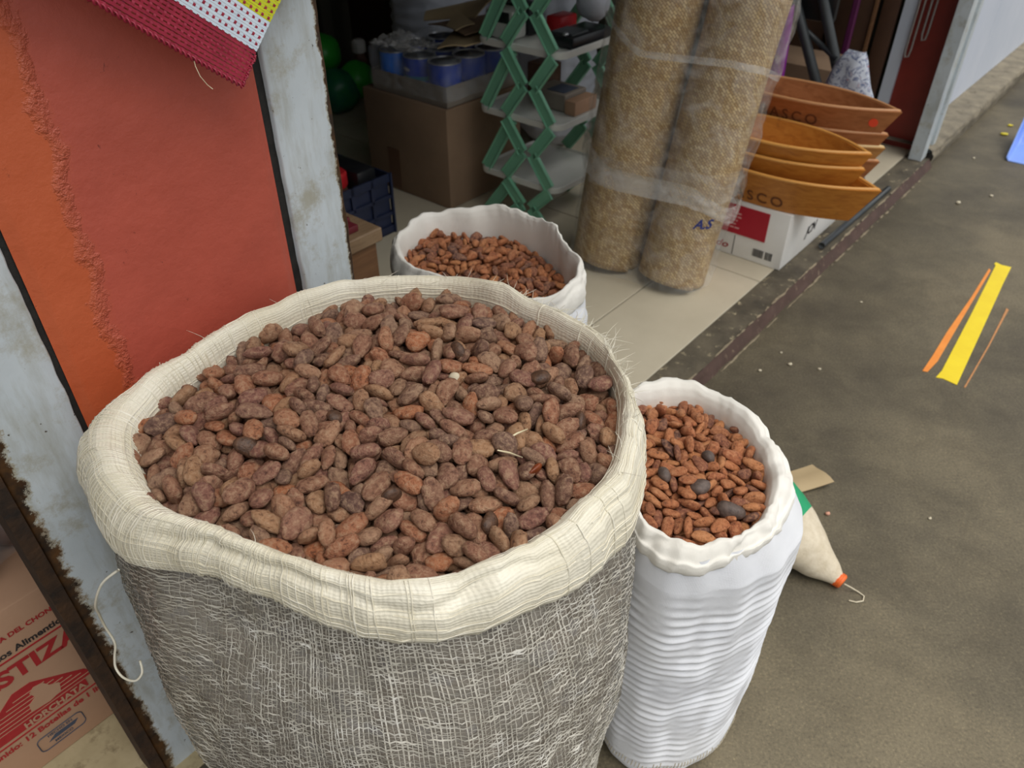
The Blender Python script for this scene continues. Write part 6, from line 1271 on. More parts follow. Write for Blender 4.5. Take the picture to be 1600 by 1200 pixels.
# ------------------------------------------------------------------ odd bits in the sacks
chip('bean_husk', 0.02, 0.528, top1, 0.012, 'husk_red', 'curled dark red husk near the right rim of the net sack', 'husk', seed=3, flat=0.3)
for i, (x, y, a_, ln) in enumerate(((0.005, 0.565, 0.5, 0.024), (-0.002, 0.545, -0.55, 0.028))):
    z = topz(top1, x, y) + 0.005
    d = Vector((math.cos(a_), math.sin(a_), 0.15)) * ln / 2
    m = MB().tube([Vector((x, y, z)) - d, Vector((x, y, z + 0.0012)), Vector((x, y, z)) + d], [0.0007, 0.0011, 0.0006], 6)
    tag(m.build('straw_fibre', 'fibre'), ('upper', 'lower')[i] + ' of two pale straw slivers lying on the beans of the net sack', 'straw sliver')
chip('bean_husk', -0.062, 0.664, top1, 0.008, 'crumb', 'small round greyish pebble among the beans of the net sack', 'pebble', seed=9, flat=0.9)
for i, (x, y) in enumerate(((-0.18, 0.60), (-0.06, 0.70), (0.03, 0.66), (-0.11, 0.49), (-0.26, 0.56), (-0.02, 0.47), (0.07, 0.60))):
    chip('broken_shell', x, y, top1, 0.0125, 'shell_dark', 'blackish broken bean shell on the heap in the net sack', 'bean shell', 'broken shells in the net sack', seed=50 + i, flat=0.5)
for i, (x, y) in enumerate(((0.261, 0.746), (0.195, 0.708), (0.239, 0.692), (0.271, 0.656))):
    chip('bean_husk', x, y, top3, (0.012, 0.012, 0.013, 0.019)[i], 'husk', 'blackish crumpled husk among the beans of the right sack', 'husk', 'dark husks in the right sack', seed=20 + i, flat=0.6)

# drawstring hanging from the net sack's collar
pts = [(-0.376, 0.473, .660), (-0.398, 0.472, .640), (-0.420, 0.478, .600), (-0.436, 0.494, .560), (-0.442, 0.500, .530), (-0.441, 0.500, .500), (-0.447, 0.497, .478), (-0.449, 0.493, .462), (-0.440, 0.486, .454), (-0.424, 0.481, .456), (-0.414, 0.484, .468), (-0.416, 0.492, .482)]
sm = []
for i in range(len(pts) - 1):
    p0, p1, p2, p3 = [Vector(pts[max(0, min(len(pts) - 1, i + k))]) for k in (-1, 0, 1, 2)]
    for q in range(6):
        f = q / 6
        sm.append(0.5 * (2 * p1 + (p2 - p0) * f + (2 * p0 - 5 * p1 + 4 * p2 - p3) * f * f + (3 * p1 - p0 - 3 * p2 + p3) * f ** 3))
MB().tube(sm, 0.0014, 6).build('loose_string', 'thread', sack1)

# ------------------------------------------------------------------ tied bag lying behind the right sack
gb = thing('tied_bag', (0.50, 1.02, 0), 'sandy white bag with green ends tied with orange twine, lying behind the right sack', 'bag')
ax0, ax1 = Vector((0.42, 1.18, 0.10)), Vector((0.648, 0.962, 0.028))
axd = (ax1 - ax0).normalized(); sx_ = axd.cross(Vector((0, 0, 1))).normalized(); ux_ = sx_.cross(axd)
def gbag(u, v, t0, t1):
    t_ = t0 + (t1 - t0) * v
    r = 0.085 * (1 - max(0, (t_ - 0.35) / 0.65) ** 1.6 * 0.90) * min(1, max(0.0, t_ + 0.0005) / 0.30) ** 0.5
    a = 2 * math.pi * u
    c_ = ax0 + (ax1 - ax0) * t_; c_.z = max(0.004 + r * 0.92, 0.0)
    p = c_ + sx_ * math.cos(a) * r * 1.08 + ux_ * math.sin(a) * r * 0.95
    p += (sx_ * math.cos(a) + ux_ * math.sin(a)) * 0.006 * noise.noise(p * 22)
    p.z = max(0.002, p.z)
    return p
MB().grid(lambda u, v: gbag(u, v, 0.62, 0.985), 48, 30, True).build('sandy_panel', 'sack_sand', gb)
MB().grid(lambda u, v: gbag(u, v, 0.0, 0.62), 48, 26, True).build('green_panel', 'sack_green', gb)
m = MB()
for k in range(4):
    q = ax0 + (ax1 - ax0) * (0.965 + 0.012 * k); q.z = 0.016
    m.tube([q + sx_ * math.cos(t_ * 0.785) * 0.012 + ux_ * math.sin(t_ * 0.785) * 0.0105 for t_ in range(8)], 0.0052, 6, closed=True)
m.build('twine_knot', 'orange', gb)
m = MB().tube([(0.652, 0.955, 0.016), (0.664, 0.950, 0.012), (0.680, 0.946, 0.003), (0.688, 0.936, 0.0025), (0.682, 0.925, 0.0025), (0.668, 0.922, 0.0025), (0.655, 0.926, 0.0025)], 0.0014, 6)
m.build('loose_end', 'crumb', gb)
m = MB().grid(lambda u, v: Vector((0.60 + u * 0.125 - v * 0.03, 1.20 + u * 0.035 + v * 0.06, 0.006 + 0.012 * u * u + 0.004 * math.sin(v * 5))), 8, 6).thick(0.003)
tag(m.build('cardboard_scrap', 'kraft_light', smooth='auto'), 'scrap of brown cardboard on the concrete beyond the tied bag', 'cardboard')

# ------------------------------------------------------------------ floor markings and litter
def strip(name, pts, mat, label, cat, th=0.0012):
    m = MB().prism([W(s, n, 0.0002) for s, n in pts], Vector((0, 0, th)))
    return tag(m.build(name, mat, smooth=False), label, cat)
strip('floor_tape', [(1.898, -0.594), (1.905, -0.61), (1.899, -0.647), (2.3, -0.622), (2.55, -0.606), (2.688, -0.599), (2.684, -0.57), (2.692, -0.552), (2.679, -0.549), (2.668, -0.556), (2.60, -0.560), (2.3, -0.578), (1.94, -0.597)], 'tape_yellow', 'wide strip of bright yellow tape stuck on the corridor floor', 'tape')
strip('floor_mark', [(1.905, -0.557), (1.909, -0.569), (1.98, -0.575), (2.2, -0.567), (2.622, -0.553), (2.63, -0.545), (2.4, -0.551), (2.15, -0.551), (2.0, -0.556)], 'tape_orange', 'thin orange strip on the floor left of the yellow tape', 'tape')
strip('floor_mark', [(1.901, -0.664), (1.901, -0.668), (2.15, -0.665), (2.33, -0.660), (2.394, -0.659), (2.40, -0.651), (2.34, -0.654), (2.15, -0.661)], 'tape_faded', 'faded thin orange line on the floor right of the yellow tape', 'tape')
def bit(S, N, z, r, mat, label, cat, group=None, seed=0, flat=0.6, name='crumb'):
    c_ = W(S, N, z)
    m = MB().grid(lambda u, v: c_ + Vector((math.sin(math.pi * v) * math.cos(2 * math.pi * u) * r, math.sin(math.pi * v) * math.sin(2 * math.pi * u) * r * 0.75, (1 + math.cos(math.pi * v)) * r * flat)) * (1 + 0.3 * noise.noise(Vector((u * 3, v * 3, seed)))), 9, 6, True)
    return tag(m.build(name, mat), label, cat, group)
bit(4.017, -0.267, 0, 0.018, 'crumb_yellow', 'larger yellow scrap on the floor left of the blue dustpan', 'scrap', seed=1, flat=0.3, name='paper_scrap')
bit(4.163, -0.258, 0, 0.013, 'crumb_yellow', 'smaller yellow scrap on the floor behind the blue dustpan', 'scrap', seed=2, flat=0.3, name='paper_scrap')
bit(1.230, -0.565, 0, 0.006, 'crumb_pink', 'tiny pink pebble on the concrete beside the tied bag', 'pebble', seed=3, name='pebble')
for i, (S, N) in enumerate(((1.731, -0.340), (1.737, -0.227), (1.621, -0.219), (1.70, -0.27), (3.1, -0.32), (3.25, -0.40), (3.62, -0.24), (1.36, -0.74), (1.12, -0.62), (2.6, -0.8), (1.5, -0.9), (2.15, -0.30))):
    bit(S, N, 0, (0.005, 0.004, 0.005, 0.006, 0.009, 0.007, 0.006, .004, .004, .004, .004, .004)[i], 'crumb', 'pale crumb lying on the corridor concrete', 'crumb', 'crumbs on the concrete', seed=10 + i)

# ------------------------------------------------------------------ blue dustpan at the right edge
dp = thing('dustpan', W(3.85, -0.52, 0), 'periwinkle blue plastic dustpan on the floor at the right edge', 'dustpan')
def pan(u, v):
    # u across (N), v along (S); sides and back curl up
    n = -0.305 - 0.32 * u; s = 3.685 + 0.36 * v
    e = abs(u - 0.5) * 2
    wall = max(0.0, (e - 0.80) / 0.20)
    bk = max(0.0, (v - 0.62) / 0.38)
    z = 0.003 + 0.11 * (wall ** 1.5) * (0.12 + 0.88 * min(1, v * 1.4)) + 0.11 * bk ** 1.4
    n += (0.5 - u) * 0.06 * (1 - v) * -1.0
    n += (0.03 * wall * (1 if u < .5 else -1)) * -0.5
    return W(s - 0.05 * bk ** 2, n, z)
MB().grid(pan, 41, 24).thick(0.003).build('scoop', 'blue_plastic', dp)
MB().tube([W(3.93, -0.485, 0.10), W(4.05, -0.485, 0.13), W(4.22, -0.485, 0.14)], [0.016, 0.014, 0.018], 12).build('handle', 'blue_plastic', dp)

# ------------------------------------------------------------------ woven plastic mat hanging over the red panel
wm = thing('woven_mat', W(0.33, -0.05, 1.02), 'red, white and lime yellow woven plastic mat corner hanging before the red panel', 'woven mat')
cS, cZ = 0.346, 1.012
dA = Vector((0.227 - 0.346, 1.109 - 1.014)).normalized()       # along the crimson edge, up to the left
dB = Vector((0.412 - 0.346, 1.081 - 1.014)).normalized()       # up the right-hand edge
def MP(a, b, off=0.0):
    s = cS + dA.x * a + dB.x * b; z = cZ + dA.y * a + dB.y * b
    bulge = 0.006 * math.sin(a * 14 + 0.5) + 0.005 * math.sin(b * 18)
    return W(s, -0.052 - off + bulge, z)
band = [('crimson_band', 'weave_red', 0.0, 0.038, 0.0042), ('white_band', 'weave_white', 0.038, 0.071, 0.0030), ('yellow_band', 'weave_yellow', 0.071, 0.24, 0.0030)]
PW = 0.0072
for nm, mt, b0, b1, pb in band:
    m = MB(); b = b0 + pb / 2; row = 0
    while b < b1:
        pts = []; sd = []
        na = 84
        for j in range(na):
            a = -0.002 + 0.30 * j / (na - 1)
            ph = (a / PW + row * 0.5) * 2 * math.pi
            pts.append(MP(a, b, 0.0011 * math.cos(ph) + 0.0002))
            sd.append(Vector(W(dB.x, 0, 0) - W(0, 0, 0)) * 0 + (W(cS + dB.x, 0, dB.y) - W(cS, 0, 0)) * (pb * (0.34 if mt == 'weave_red' else 0.46)))
        m.ribbon(pts, sd); b += pb; row += 1
    m.build(nm, mt, wm)
m = MB()
k = 0
while k * PW < 0.30:
    a = 0.002 + k * PW; pts = []; sd = []
    for j in range(110):
        b = 0.0 + 0.24 * j / 109
        ph = (a / PW + (b / 0.0036) * 0.5) * 2 * math.pi
        pts.append(MP(a + 0.0006 * noise.noise(Vector((k, b * 60, 0))), b, -0.0011 * math.cos(ph)))
        sd.append((W(cS + dA.x, 0, dA.y) - W(cS, 0, 0)) * 0.0014)
    m.ribbon(pts, sd); k += 1
m.build('warp_straws', 'weave_red', wm)
m = MB()
for q in range(2):
    pts = []
    for j in range(220):
        a = -0.003 + 0.30 * j / 219
        ph = a / (PW * 1.6) * 2 * math.pi + q * math.pi
        pts.append(MP(a, -0.0005 + 0.0018 * math.sin(ph), 0.0018 * math.cos(ph)))
    m.tube(pts, 0.0010, 5)
for q in range(2):
    m.tube([MP(-0.0025 + 0.0012 * math.sin(b * 700 + q * 3.14), b * 0.034, 0.0016 * math.cos(b * 30 + q * 3.14)) for b in [i / 30 for i in range(31)]], 0.001, 5)
m.build('edge_binding', 'weave_red', wm)
m = MB().tube([MP(0.052, -0.002, 0), MP(0.050, -0.006, 0.002), MP(0.043, -0.0125, 0.004), MP(0.033, -0.0165, 0.004), MP(0.026, -0.0175, 0.003)], 0.0004, 5)
m.build('loose_thread', 'fibre', wm)

# ------------------------------------------------------------------ rolled palm mats in clear sleeves
rolls = [(Vector((0.318, 2.245, ZF + 0.012)), Vector((0.412, 2.27, 0.90)), 0.124, 'rolled palm straw mat in clear plastic, left one beside the green shelf rack'),
         (Vector((0.500, 2.105, ZF + 0.012)), Vector((0.628, 2.200, 0.835)), 0.111, 'rolled palm straw mat in clear plastic, right one beside the wooden trays')]
roll_fn = []
for (b0, b1, R_, lab) in rolls:
    ax = (b1 - b0); L_ = ax.length; ad = ax.normalized()
    xx = ad.cross(Vector((0, 1, 0))).normalized(); yy = ad.cross(xx)
    turns = 3.2
    def spiral(u, v, b0=b0, ax=ax, xx=xx, yy=yy, R_=R_, L_=L_):
        a = 2 * math.pi * 3.2 * u + 0.7
        r = R_ * (0.66 + 0.34 * u) + 0.0015 * noise.noise(Vector((a * 1.2, v * 5, R_ * 100)))
        r *= 1 + 0.012 * math.sin(v * 9 + R_ * 90)
        return b0 + ax * (v + 0.004 * math.sin(a * 2)) + (xx * math.cos(a) + yy * math.sin(a)) * r
    m = MB().grid(spiral, 200, 60, uvf=lambda u, v, R_=R_, L_=L_: (u * 3.2 * 2 * math.pi * R_ * 0.85, v * L_)).thick(0.0025)
    o = m.build('rolled_mat', 'straw')
    tag(o, lab, 'rolled mat', 'rolled palm mats')
    roll_fn.append((b0, ax, xx, yy, R_))
def hull_outline(t_, off, n=96):
    # convex outline round both rolls at height fraction t_, horizontal plane
    cs = [(r[0] + r[1] * t_, r[4] + off) for r in roll_fn]
    out = []
    for k in range(n):
        a = 2 * math.pi * k / n; d = Vector((math.cos(a), math.sin(a), 0))
        out.append((max(((c_.x * d.x + c_.y * d.y) + r_) for c_, r_ in cs), d))
    # support function -> points
    pts = []
    for k in range(n):
        h = out[k][0]; hn = (out[(k + 1) % n][0] - out[k - 1][0]) / (2 * 2 * math.pi / n)
        d = out[k][1]; tg = Vector((-d.y, d.x, 0))
        pts.append(d * h + tg * hn)
    z = sum(c_.z for c_, _ in cs) / len(cs)
    return [Vector((p.x, p.y, z)) for p in pts]
def sleeve(name, t0, t1, off, mat, seed, parent, nz=46, amp=0.007):
    m = MB(); n = 120; rows = []
    for j in range(nz):
        t_ = t0 + (t1 - t0) * j / (nz - 1)
        pts = hull_outline(t_, off, n)
        cen = sum(pts, Vector()) / n
        for k, p in enumerate(pts):
            d = (p - cen).normalized()
            q = noise.noise(Vector((d.x * 6, d.y * 6, t_ * 9 + seed))) * amp + abs(noise.noise(Vector((d.x * 11, d.y * 11, t_ * 16 + seed)))) * amp * 0.7
            # film sinks between the rolls
            rows.append(p + d * q + Vector((0, 0, 0.012 * noise.noise(Vector((d.x * 3, d.y * 3, seed))) if j in (0, nz - 1) else 0)))
    fs = []
    for j in range(nz - 1):
        for k in range(n):
            k2 = (k + 1) % n
            fs.append((j * n + k, j * n + k2, (j + 1) * n + k2, (j + 1) * n + k))
    m.add(rows, fs)
    return m.build(name, mat, parent)
pb = thing('plastic_sleeve', W(1.80, 0.25, ZF), 'clear crumpled plastic bag wrapped around the two rolled straw mats', 'plastic bag')
sleeve('upper_bag', 0.34, 1.10, 0.012, 'bag_film', 2.0, pb, amp=0.016)
sleeve('lower_bag', 0.005, 0.44, 0.005, 'bag_film', 7.0, pb, amp=0.006)
# clouded folded hem where the two bags overlap, lower towards the right
m = MB(); n = 120; nz = 9; rows = []
for j in range(nz):
    for k in range(n):
        a = 2 * math.pi * k / n
        t_ = 0.335 - 0.075 * math.cos(a + 0.5) + 0.012 * math.sin(3 * a) + (0.075 + 0.025 * math.sin(2 * a + 1)) * j / (nz - 1)
        pts = hull_outline(t_, 0.021, n); p = pts[k]
        rows.append(p + Vector((math.cos(a), math.sin(a), 0)) * 0.006 * noise.noise(Vector((math.cos(a) * 7, math.sin(a) * 7, j * 0.4))))
m.add(rows, [(j * n + k, j * n + (k + 1) % n, (j + 1) * n + (k + 1) % n, (j + 1) * n + k) for j in range(nz - 1) for k in range(n)])
m.build('folded_hem', 'bag_film2', pb)
m = MB(); rows = []
for j in range(4):
    for k in range(n):
        a = 2 * math.pi * k / n
        t_ = 0.795 - 0.07 * math.cos(a + 0.4) + 0.010 * math.sin(4 * a) + 0.022 * j / 3
        p = hull_outline(t_, 0.020, n)[k]; rows.append(p + Vector((math.cos(a), math.sin(a), 0)) * 0.004 * noise.noise(Vector((math.cos(a) * 9, math.sin(a) * 9, j * 0.6))))
m.add(rows, [(j * n + k, j * n + (k + 1) % n, (j + 1) * n + (k + 1) % n, (j + 1) * n + k) for j in range(3) for k in range(n)])
m.build('upper_crease', 'bag_film2', pb)
def on_roll(x, y):
    b0, ax, xx, yy, R_ = roll_fn[1]
    r = R_ + 0.022
    a0 = math.radians(-99)
    a = a0 + x / r
    c_ = b0 + ax * ((0.215 + y) / ax.length)
    return Vector((c_.x + math.cos(a) * r, c_.y + math.sin(a) * r, c_.z))
lettering('marker_lettering', 'A.S', 0.038, on_roll, 'ink', pb, bold=0.0012, shear=0.2)

# ------------------------------------------------------------------ white carton with crimson print
cb = thing('carton', W(2.33, 0.14, ZF), 'white carton with a crimson printed label under the wooden trays', 'carton')
MB().rbox(2.10, 2.56, -0.045, 0.33, ZF, 0.228, 0.004, 2).build('body', 'carton_white', cb, smooth='auto')
f = MB().box(2.0975, 2.0995, 0.02, 0.31, 0.118, 0.214); f.build('crimson_label', 'carton_red', cb, smooth=False)
f = MB()
f.box(2.0990, 2.1002, 0.1195, 0.1215, 0.045, 0.112); f.build('flap_slit', 'seal', cb, smooth=False)
def cf(n0, z0, off=0.0035):
    return lambda x, y: W(2.10 - off, n0 - x, z0 + y)
rows_ = ['VINO TINTO', 'PRODUCT OF', 'TABLE GRAPES']
for i, (wd_, z0) in enumerate(((0.05, 0.196), (0.085, 0.184), (0.095, 0.172), (0.08, 0.160), (0.085, 0.148), (0.09, 0.136))):
    mm = MB(); r_ = random.Random(i); x = 0.0
    while x < wd_:
        l_ = r_.uniform(0.006, 0.016); mm.box(2.0968, 2.0974, 0.165 + wd_ / 2 - x - l_, 0.165 + wd_ / 2 - x, z0, z0 + 0.005); x += l_ + 0.003
    mm.build('label_print_line', 'print_pale', cb, smooth=False)
lettering('red_script', 'Eddo', 0.032, cf(0.225, 0.062, 0.0012), 'print_red', cb, bold=0.0005, shear=0.25, sx=1.3)
mm = MB(); x = 0.0; r_ = random.Random(4)
while x < 0.062:
    l_ = r_.choice((0.0012, 0.0022, 0.0032))
    if not 0.036 < x < 0.042: mm.box(2.0985, 2.0995, 0.052 - x - l_, 0.052 - x, 0.062, 0.088)
    x += l_ + r_.choice((0.0012, 0.002))
mm.build('barcode', 'print_black', cb, smooth=False)
def cs(s0, z0): return lambda x, y: W(s0 + x, -0.0462, z0 + y)
lettering('side_lettering', 'V', 0.07, cs(2.36, 0.155), 'print_red', cb, bold=0.002)
lettering('side_lettering', 'JCN', 0.045, cs(2.27, 0.095), 'print_black', cb, bold=0.001, shear=0.3)

# ------------------------------------------------------------------ boat-shaped wooden trays
def tray(S0, N0, zb, L_, Wd, hgt, mat, label, rim='tray_rim', flat=0.62, tilt=0.0, letters=None, sticker=False, group='boat-shaped wooden trays', rimr=0.006):
    th = thing('wooden_tray', W(S0, N0, zb), label, 'tray', group)
    def hw(t_, zf):   # half width at station t in -1..1, height fraction zf
        e = max(0.0, 1 - abs(t_) ** 2.3)
        return (Wd / 2) * (flat + (1 - flat) * zf) * e
    def ln(t_, zf): return t_ * (L_ / 2) * (0.80 + 0.20 * zf)
    def pos(t_, side, zf, ins=0.0):
        w_ = max(0.0, hw(t_, zf) - ins); l_ = ln(t_, zf)
        if ins: l_ = t_ * (L_ / 2 * (0.80 + 0.20 * zf) - ins * 2.2)
        return W(S0 + side * w_ + tilt * l_, N0 + l_, zb + hgt * zf)
    nt = 49; TH = 0.009
    sec = []
    for i in range(nt):
        t_ = -1 + 2 * i / (nt - 1)
        row = [pos(t_, -1, 0)] + [pos(t_, -1, q) for q in (0.33, 0.66, 1.0)] + [pos(t_, -1, q, TH) for q in (1.0, 0.6, 0.12)]
        row += [pos(t_, 1, q, TH) for q in (0.12, 0.6, 1.0)] + [pos(t_, 1, q) for q in (1.0, 0.66, 0.33)] + [pos(t_, 1, 0)]
        sec.append(row)
    K = len(sec[0]); m = MB()
    fs = []
    for i in range(nt - 1):
        for k in range(K):
            k2 = (k + 1) % K
            fs.append((i * K + k, (i + 1) * K + k, (i + 1) * K + k2, i * K + k2))
    m.add([p for r in sec for p in r], fs, [((i / (nt - 1)) * L_ * 2, k * 0.04) for i in range(nt) for k in range(K)])
    body = m.build('hull', mat, th, smooth='auto')
    loop = [pos(-1 + 2 * i / 60, -1, 1.0, TH / 2) for i in range(61)] + [pos(1 - 2 * i / 60, 1, 1.0, TH / 2) for i in range(1, 60)]
    MB().tube([p + Vector((0, 0, 0.001)) for p in loop], TH * 0.62, 8, closed=True).build('rim', rim, th)
    if letters:
        s_, size, l0, z0 = letters
        def fn(x, y):
            # x runs towards the near (right) tip: decreasing N
            l_ = l0 - x; zf = (z0 + y) / hgt
            t_ = l_ / (L_ / 2 * (0.80 + 0.20 * zf))
            p = pos(t_, -1, zf)
            return p + W(-0.0016, 0) - W(0, 0)
        lettering('burnt_lettering', s_, size, fn, 'burnt', th, bold=0.0006, spacing=1.35)
    if sticker:
        l0, z0 = sticker
        zf = z0 / hgt; mm = MB(); ring = []
        for k in range(16):
            a = 2 * math.pi * k / 16
            zf = (z0 + math.sin(a) * 0.014) / hgt; l_ = l0 + math.cos(a) * 0.012
            ring.append(pos(l_ / (L_ / 2 * (0.80 + 0.20 * zf)), -1, zf) + W(-0.002, 0) - W(0, 0))
        mm.prism(ring, W(0.0008, 0) - W(0, 0)); mm.build('round_sticker', M['sticker'], th, smooth=False)
    return th
M['sticker'] = mat_noise('orange_red_sticker', (236, 74, 44), (244, 84, 52), 20, 0.5, 0.0)
zc = 0.230
tray(2.175, 0.075, zc, 0.66, 0.235, 0.112, 'tray_amber', 'amber wooden tray lettered and resting on the carton, lowest of the front stack', 'rim_amber', letters=('TABASCO', 0.050, 0.190, 0.014))
tray(2.180, 0.105, zc + 0.045, 0.60, 0.215, 0.112, 'tray_amber', 'middle amber wooden tray of the front stack', 'rim_amber')
tray(2.185, 0.110, zc + 0.090, 0.62, 0.225, 0.112, 'tray_amber', 'topmost amber wooden tray of the front stack', 'rim_amber')
tray(2.410, 0.130, zc, 0.60, 0.20, 0.105, 'tray_red', 'lowest reddish wooden tray of the rear stack on the carton', 'rim_red')
tray(2.408, 0.135, zc + 0.042, 0.62, 0.21, 0.108, 'tray_tan', 'tan wooden tray with a pale cream rim, second lowest of the rear stack', 'tray_rim')
tray(2.402, 0.135, zc + 0.084, 0.62, 0.20, 0.108, 'tray_red', 'reddish wooden tray just below the topmost one of the rear stack', 'rim_red')
tray(2.392, 0.125, zc + 0.160, 0.64, 0.21, 0.108, 'tray_red', 'topmost reddish wooden tray with lettering and an orange-red sticker', 'rim_red', letters=('TABASCO', 0.048, 0.160, 0.042), sticker=(-0.255, 0.070))

m = MB().tube([W(2.329, -0.088, 0.052), W(2.939, -0.098, 0.052)], 0.011, 12)
tag(m.build('metal_rod', 'dark_metal'), 'dark grey metal tube lying on the step edge behind the carton', 'tube')
# ------------------------------------------------------------------ green and white folding shelf rack
rk = thing('shelf_rack', W(2.0, 0.82, ZF), 'white plastic shelf rack with green crossed legs', 'shelf rack')
def shelf(z):
    S0, S1, N0, N1 = 1.83, 2.16, 0.645, 0.99
    r = 0.04; loop = []
    for (cs_, cn_, a0) in ((S1 - r, N1 - r, 0), (S0 + r, N1 - r, 90), (S0 + r, N0 + r, 180), (S1 - r, N0 + r, 270)):
        for k in range(7):
            a = math.radians(a0 + 15 * k); loop.append((cs_ + math.cos(a) * r, cn_ + math.sin(a) * r))
    m = MB(); n_ = len(loop)
    def ring(off, zz):
        cs_, cn_ = (S0 + S1) / 2, (N0 + N1) / 2
        return [W(cs_ + (s - cs_) * (1 + off), cn_ + (n - cn_) * (1 + off), zz) for s, n in loop]
    rings = [ring(-0.06, z - 0.008), ring(-0.01, z - 0.014), ring(0.0, z - 0.004), ring(0.0, z + 0.006), ring(-0.02, z + 0.008), ring(-0.05, z + 0.0)]
    m.add([p for q in rings for p in q], [(j * n_ + k, j * n_ + (k + 1) % n_, (j + 1) * n_ + (k + 1) % n_, (j + 1) * n_ + k) for j in range(5) for k in range(n_)] + [list(range(n_))[::-1], [5 * n_ + k for k in range(n_)]])
    m.build('shelf', 'white_plastic', rk, smooth='auto')
zs = [0.20, 0.41, 0.625, 0.84]
for z in zs: shelf(z)
def leg(Sp, na, za, nb, zb, wd=0.042):
    # flat ribbed bar in the plane S = Sp
    d = Vector((nb - na, zb - za)); q = Vector((-d.y, d.x)).normalized() * wd / 2
    m = MB()
    m.prism([W(Sp, na + q.x, za + q.y), W(Sp, na - q.x, za - q.y), W(Sp, nb - q.x, zb - q.y), W(Sp, nb + q.x, zb + q.y)], W(0.008, 0) - W(0, 0))
    for sgn in (-1, 1):
        m.tube([W(Sp - 0.001, na + sgn * q.x * 0.85, za + sgn * q.y * 0.85), W(Sp - 0.001, nb + sgn * q.x * 0.85, zb + sgn * q.y * 0.85)], 0.0032, 6)
    m.build('leg', 'green_plastic', rk, smooth='auto')
tiers = [(ZF + 0.004, 0.19)] + [(zs[i] + 0.008, zs[i + 1] - 0.012) for i in range(3)]
for (z0, z1) in tiers:
    nm = 0.765
    zm = (z0 + z1) / 2
    for Sp, nc in ((1.822, 0.765), (2.165, 0.765)):
        leg(Sp, nc + 0.095, z0, nc + 0.020, zm); leg(Sp, nc + 0.020, zm, nc + 0.095, z1)
        leg(Sp, nc - 0.095, z0, nc - 0.020, zm); leg(Sp, nc - 0.020, zm, nc - 0.095, z1)
    leg(1.833, 0.955, z0, 0.84, z1)
# things on the rack
def boxthing(name, S0, S1, N0, N1, z0, z1, mat, label, cat, r=0.006, group=None):
    t_ = MB().rbox(S0, S1, N0, N1, z0, z1, r, 2).build(name, mat, smooth='auto')
    return tag(t_, label, cat, group)
sh = [z + 0.0015 for z in zs]
rd = thing('radio', W(1.88, 0.94, sh[2]), 'small off-white radio with a black face on the upper rack shelf, left of the legs', 'radio')
MB().rbox(1.865, 1.940, 0.865, 0.975, sh[2], sh[2] + 0.085, 0.010, 2).build('case', 'white_plastic', rd, smooth='auto')
MB().rbox(1.859, 1.868, 0.875, 0.965, sh[2] + 0.048, sh[2] + 0.080, 0.003, 1).build('black_face', 'black_plastic', rd, smooth='auto')
MB().rbox(1.945, 2.02, 0.86, 0.96, sh[2], sh[2] + 0.09, 0.01, 2).build('rear_block', 'black_plastic', rd, smooth='auto')
sc_ = thing('card_terminal', W(1.99, 0.71, sh[2]), 'black plastic device lying on the upper rack shelf beside the straw rolls', 'device')
MB().rbox(1.90, 2.11, 0.655, 0.765, sh[2], sh[2] + 0.035, 0.010, 2).build('case', 'black_plastic', sc_, smooth='auto')
MB().rbox(1.915, 2.00, 0.668, 0.752, sh[2] + 0.033, sh[2] + 0.040, 0.003, 1).build('grey_panel', 'dark_metal', sc_, smooth='auto')
MB().lathe(W(1.91, 0.69, sh[2] + 0.036), [(0.009, 0), (0.009, 0.006), (0.006, 0.008)], 16).build('chrome_knob', 'tin', sc_)
boxthing('red_packet', 2.03, 2.12, 0.80, 0.86, sh[2], sh[2] + 0.05, 'red_plastic', 'small red packet at the back of the upper rack shelf', 'packet')
m = MB().grid(lambda u, v: W(2.06 + 0.05 * math.sin(math.pi * v) * math.cos(2 * math.pi * u), 0.70 + 0.055 * math.sin(math.pi * v) * math.sin(2 * math.pi * u), sh[2] + 0.108 - 0.058 * math.cos(math.pi * v) + 0.0) + Vector((0, 0, 0.012 * fnoise(u * 5, v * 5, 3))), 22, 14, True)
tag(m.build('crumpled_bag', 'grey_sack'), 'crumpled greyish plastic bag on the black device', 'bag')
wb = thing('small_box', W(2.01, 0.75, sh[1]), 'white box with a blue panel on the middle rack shelf', 'box')
MB().rbox(1.96, 2.08, 0.72, 0.86, sh[1], sh[1] + 0.055, 0.003, 1).build('body', 'kraft_grey', wb, smooth='auto')
MB().box(1.975, 2.055, 0.735, 0.805, sh[1] + 0.0555, sh[1] + 0.057).build('blue_panel', 'print_blue', wb, smooth=False)
boxthing('red_brown_box', 1.95, 2.07, 0.670, 0.713, sh[1], sh[1] + 0.045, 'kraft_pink', 'reddish brown box next to the white one on the middle rack shelf', 'box', 0.003)
boxthing('dark_packet', 2.06, 2.14, 0.87, 0.96, sh[1], sh[1] + 0.10, 'dark_fill', 'dark brown packet at the back of the middle rack shelf', 'packet', 0.006)

